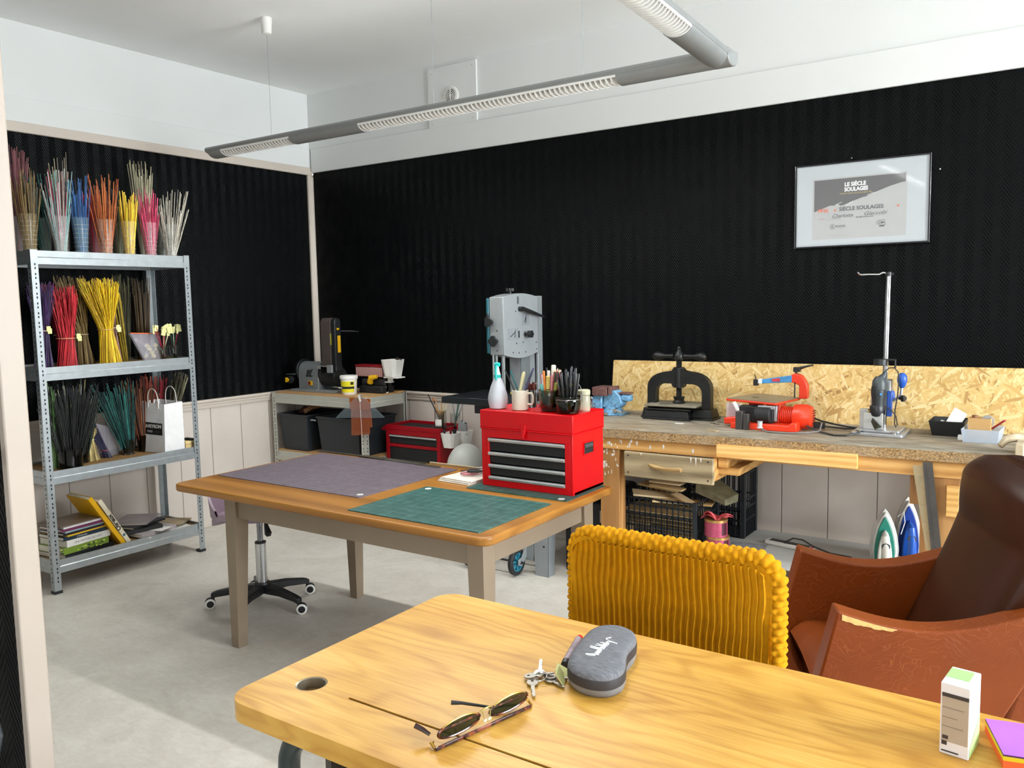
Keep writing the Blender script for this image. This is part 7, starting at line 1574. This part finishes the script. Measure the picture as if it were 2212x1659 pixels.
m = M(); m.tube([p0-d*.012, p0+d*.004], [.0075,.0088], 16); m.build('end_cap', BLK, mk)
m = M(); m.tube([p0+d*.118, p0+d*.130, p0+d*.134], [.0070,.0068,.004], 16); m.build('red_tip', P('marker_tip_red','#d81f1c',.4), mk)
ky = thing('key_bunch', 'bunch of steel keys with a pale yellow tag beside the glasses case', 'keys', (4.08,-3.20,DZ)); KM = P('key_steel','#9a958b',.3,.85)
def key(x, y, z, rz, L_=.050, tilt=0, nm='key'):
    T = TR(x, y, z, rz=rz, ry=tilt); m = M(); n = 20
    bow = [(.013*cos(2*PI*i/n), .011*sin(2*PI*i/n)) for i in range(n)]
    hole = [(-.004+.003*cos(2*PI*i/n), .003*sin(2*PI*i/n)) for i in range(n)]
    vs = [(a, b, zz) for zz in (0, .0024) for a, b in bow]+[(a, b, zz) for zz in (0, .0024) for a, b in hole]
    fs = []
    for i in range(n):
        j = (i+1)%n; fs += [(i, j, n+j, n+i), (2*n+i, 3*n+i, 3*n+j, 2*n+j), (i, 2*n+i, 2*n+j, j), (n+i, n+j, 3*n+j, 3*n+i)]
    m.add(vs, fs, 0, T)
    m.prism([(.011,-.0036),(L_*.6,-.0036),(L_*.65,-.0015),(L_*.72,-.0036),(L_*.8,-.0012),(L_*.88,-.0034),(L_+.006,-.0008),(L_+.004,.0036),(.011,.0036)], .0002, .0022, 'z', 0, T); return m.build(nm, KM, ky)
key(4.070,-3.222,DZ+.004,rad(-55),.052); key(4.055,-3.205,DZ+.007,rad(35),.040,-.1); key(4.066,-3.190,DZ+.009,rad(118),.045,-.12); key(4.092,-3.192,DZ+.003,rad(-20),.036); key(4.088,-3.185,DZ+.006,rad(20),.034)
m = M(); m.tube([(4.075+.012*cos(a*PI/10), -3.200+.012*sin(a*PI/10), DZ+.010+.004*sin(a*PI/10)) for a in range(20)], .0011, 6, closed=True); m.build('key_ring', CHROME, ky)
m = M(); m.box(-.014,.014,-.020,.020,-.0012,.0012, T=TR(4.112,-3.185,DZ+.014,rz=.4,rx=.0,ry=1.0)); m.box(-.014,.012,-.018,.018,-.001,.001, T=TR(4.100,-3.160,DZ+.012,rz=.4,ry=.5)); m.build('yellow_tag', P('tag_yellow','#c9c98a',.5), ky, bev=.0006)
# glasses lying on their lenses
gs = thing('eyeglasses', 'tortoiseshell and gold eyeglasses lying folded open on the desk groove', 'glasses', (4.07,-3.40,DZ)); TORT = NT('tortoiseshell'); n_ = TORT.noise(TORT.co.outputs['Object'], 70, 3); TORT.set(Base_Color=TORT.ramp(n_, [(.35, hx('#1a0c0c')), (.5, hx('#3d1a18')), (.7, hx('#8a4528'))]), Roughness=.15); TORT = TORT.m
LEN = milky('dark_lens', '#1c2414', .78, .05); A0 = Vector((4.052,-3.505,DZ)); A1 = Vector((4.106,-3.288,DZ)); ax = (A1-A0).normalized(); up_ = Vector((.25,-.33,.90)).normalized(); up_ = (up_-ax*up_.dot(ax)).normalized(); nn_ = ax.cross(up_); WL = (A1-A0).length
def G(a, h, o=0): return A0+ax*a+up_*h+nn_*o+Vector((0,0,.004))
def lens(c0, s):
    pts = []
    for i in range(32):
        t = 2*PI*i/32; pts.append((c0+.0440*cos(t)*(1-.06*sin(t)), .020+.0185*sin(t)))
    m = M(); n = len(pts); m.add([tuple(G(a, h, o)) for o in (-.0008, .0008) for a, h in pts], [tuple(range(n))[::-1], tuple(range(n, 2*n))]+[(i,(i+1)%n,n+(i+1)%n,n+i) for i in range(n)]); m.build('lens', LEN, gs)
    m = M(); m.tube([G(a, h) for a, h in pts if h < .030], .0026, 8); m.build('tortoise_rim', TORT, gs)
    m = M(); m.tube([G(a, h) for a, h in pts if h >= .026], .0011, 6); m.build('gold_rim', BRASS, gs)
lens(.056, 1); lens(.168, 1)
m = M(); m.tube([G(.098,.030), G(.106,.036,.002), G(.116,.036,.002), G(.126,.030)], .0015, 8); m.tube([G(.104,.028,.001), G(.106,.018,.008)], .001, 6); m.tube([G(.122,.028,.001), G(.118,.018,.008)], .001, 6); m.build('bridge', P('pale_gold','#d3c27a',.25,.8), gs)
m = M(); m.ell(tuple(G(.107,.015,.009)), (.003,.005,.003), 10); m.ell(tuple(G(.117,.015,.009)), (.003,.005,.003), 10); m.build('nose_pad', milky('pad_clear','#d9d4c0',.6,.2), gs)
for a in (.006, .216):
    m = M(); m.tube([G(a,.006), G(a+(-.004 if a < .1 else .004),.004,-.003), G(a+(-.004 if a < .1 else .004),.002,.010)], .0028, 8); m.build('hinge', BRASS, gs)
m = M(); b0 = A0+Vector((.014,-.004,.004)); b1 = A1+Vector((.012,-.012,.004)); m.bar(b0, b0+(b1-b0)*.35, .0035, .006); m.bar(b0+(b1-b0)*.35, b1, .0035, .006); m.build('temple_arm', TORT, gs, bev=.001)
m = M(); m.tube([G(.198,.004,.0), G(.15,.0,-.022), G(.105,.004,-.052), G(.088,.004,-.062)], [.0022,.0024,.003,.0042], 8); m.build('temple_arm', BLK, gs)
m = M(); m.tube([G(.012,.002,-.02), G(.006,.004,-.034), G(-.002,.006,-.046)], [.003,.004,.0045], 8); m.build('temple_tip', P('tip_maroon','#2d1014',.25), gs)
# small white carton
bxr = thing('medicine_box', 'upright white carton with taupe printed side and green top on the oak desk', 'box', (4.785,-3.03,DZ))
K0 = [(4.7530,-3.0740),(4.7955,-3.0800),(4.8035,-3.0080),(4.7610,-3.0020)]
m = M(); m.add([(x,y,DZ) for x,y in K0]+[(x,y,DZ+.118) for x,y in K0], [(0,3,2,1),(4,5,6,7),(0,1,5,4),(1,2,6,5),(2,3,7,6),(3,0,4,7)]); m.build('carton', P('carton_white','#e3e2e6',.45,var=.02), bxr, bev=.0015)
k0, k1, k2, k3 = [Vector((x,y,0)) for x,y in K0]; ux = (k1-k0); nf = Vector((ux.y,-ux.x,0)).normalized(); wf = ux.length; ux = ux.normalized()
def fpanel(name, a, b, z0, z1, mt, par, d=.0006):
    m = M(); q = [k0+ux*wf*a, k0+ux*wf*b]; m.hexa([tuple(q[0]+Vector((0,0,DZ+z0))), tuple(q[1]+Vector((0,0,DZ+z0))), tuple(q[1]+nf*d+Vector((0,0,DZ+z0))), tuple(q[0]+nf*d+Vector((0,0,DZ+z0)))], [tuple(q[0]+Vector((0,0,DZ+z1))), tuple(q[1]+Vector((0,0,DZ+z1))), tuple(q[1]+nf*d+Vector((0,0,DZ+z1))), tuple(q[0]+nf*d+Vector((0,0,DZ+z1)))]); return m.build(name, mt, par)
pn = fpanel('printed_side', .06, .96, .022, .100, P('print_taupe','#b0a292',.55,var=.05), bxr)
DKP = P('print_brown','#3a3330',.6); fpanel('dark_stripe', .06, .96, .096, .102, DKP, bxr, .0009)
fpanel('print_block', .10, .30, .026, .032, DKP, pn, .0010); fpanel('print_block', .08, .26, .016, .023, DKP, pn, .0010); fpanel('footer_line', .08, .66, .005, .007, DKP, pn, .0010)
for z in (.078, .062, .047): fpanel('text_line', .08, .80 if z != .062 else .60, z, z+.0008, P('print_mid','#7d6f62',.6), pn, .0010)
m = M(); q = [k0+(k3-k0)*.35, k1+(k2-k1)*.35, k1+(k2-k1)*.95, k0+(k3-k0)*.95]; q = [k0+(k3-k0)*.35+(k1-k0)*.02, k0+(k3-k0)*.35+(k1-k0)*.82, k0+(k3-k0)*.9+(k1-k0)*.82, k0+(k3-k0)*.9+(k1-k0)*.02]
m.hexa([tuple(p+Vector((0,0,DZ+.118))) for p in q], [tuple(p+Vector((0,0,DZ+.1186))) for p in q]); m.build('green_top_panel', P('pale_green_print','#a9cf8a',.5), bxr)
m = M(); nr = Vector(((k2-k1).y, -(k2-k1).x, 0)).normalized(); e = k2-k1
m.prism([(0,0),(1,0),(1,.45),(0,.12)], 0, .0006, 'z') if False else m.add([tuple(k1+e*.04+Vector((0,0,DZ+.002))+nr*.0006), tuple(k1+e*.96+Vector((0,0,DZ+.002))+nr*.0006), tuple(k1+e*.96+Vector((0,0,DZ+.050))+nr*.0006), tuple(k1+e*.04+Vector((0,0,DZ+.018))+nr*.0006)], [(0,1,2,3)]); m.build('green_side_print', P('pale_green_print','#a9cf8a',.5), bxr)
# sticky notes
sn = thing('sticky_notes', 'block of sticky notes, purple on yellow and orange, at the desk corner', 'sticky notes', (4.86,-3.03,DZ))
q0 = [(4.808,-2.962),(4.842,-3.072),(4.952,-3.045),(4.918,-2.935)]
for z0, z1, h in ((0,.012,'#e8642c'),(.012,.019,'#d8c21c'),(.019,.0215,'#3a1f4a'),(.0215,.0225,'#a864d8')):
    m = M(); m.hexa([(x,y,DZ+z0) for x,y in q0], [(x,y,DZ+z1) for x,y in q0]); m.build('note_layer', P('note_'+h.strip('#'), h, .6, var=.02), sn)

# ------------------------------------------------------------------ cables by the partition
m = M(); m.tube([(3.30,-3.86,1.24),(3.36,-3.865,1.248),(3.405,-3.868,1.256),(3.430,-3.872,1.266),(3.447,-3.876,1.262),(3.450,-3.878,1.251),(3.440,-3.876,1.241),(3.420,-3.872,1.238),(3.395,-3.868,1.243),(3.37,-3.866,1.250),(3.30,-3.864,1.262)], .0035, 10); tag(m.build('cable_loop', BLK), 'small black cable loop sticking out past the cream door jamb', 'cable')
for i, pts in enumerate(([(3.30,-3.85,1.10),(3.345,-3.852,1.00),(3.35,-3.852,.92),(3.30,-3.85,.84)], [(3.25,-3.85,.86),(3.32,-3.855,.80),(3.352,-3.858,.74),(3.32,-3.856,.68),(3.22,-3.85,.62)])):
    m = M(); m.tube(pts, .004, 8); tag(m.build('hanging_cable', P('cable_grey','#3a3d40',.35)), ['upper grey cable hanging on the black wall left of the jamb','lower grey cable bulging on the black wall left of the jamb'][i], 'cable')
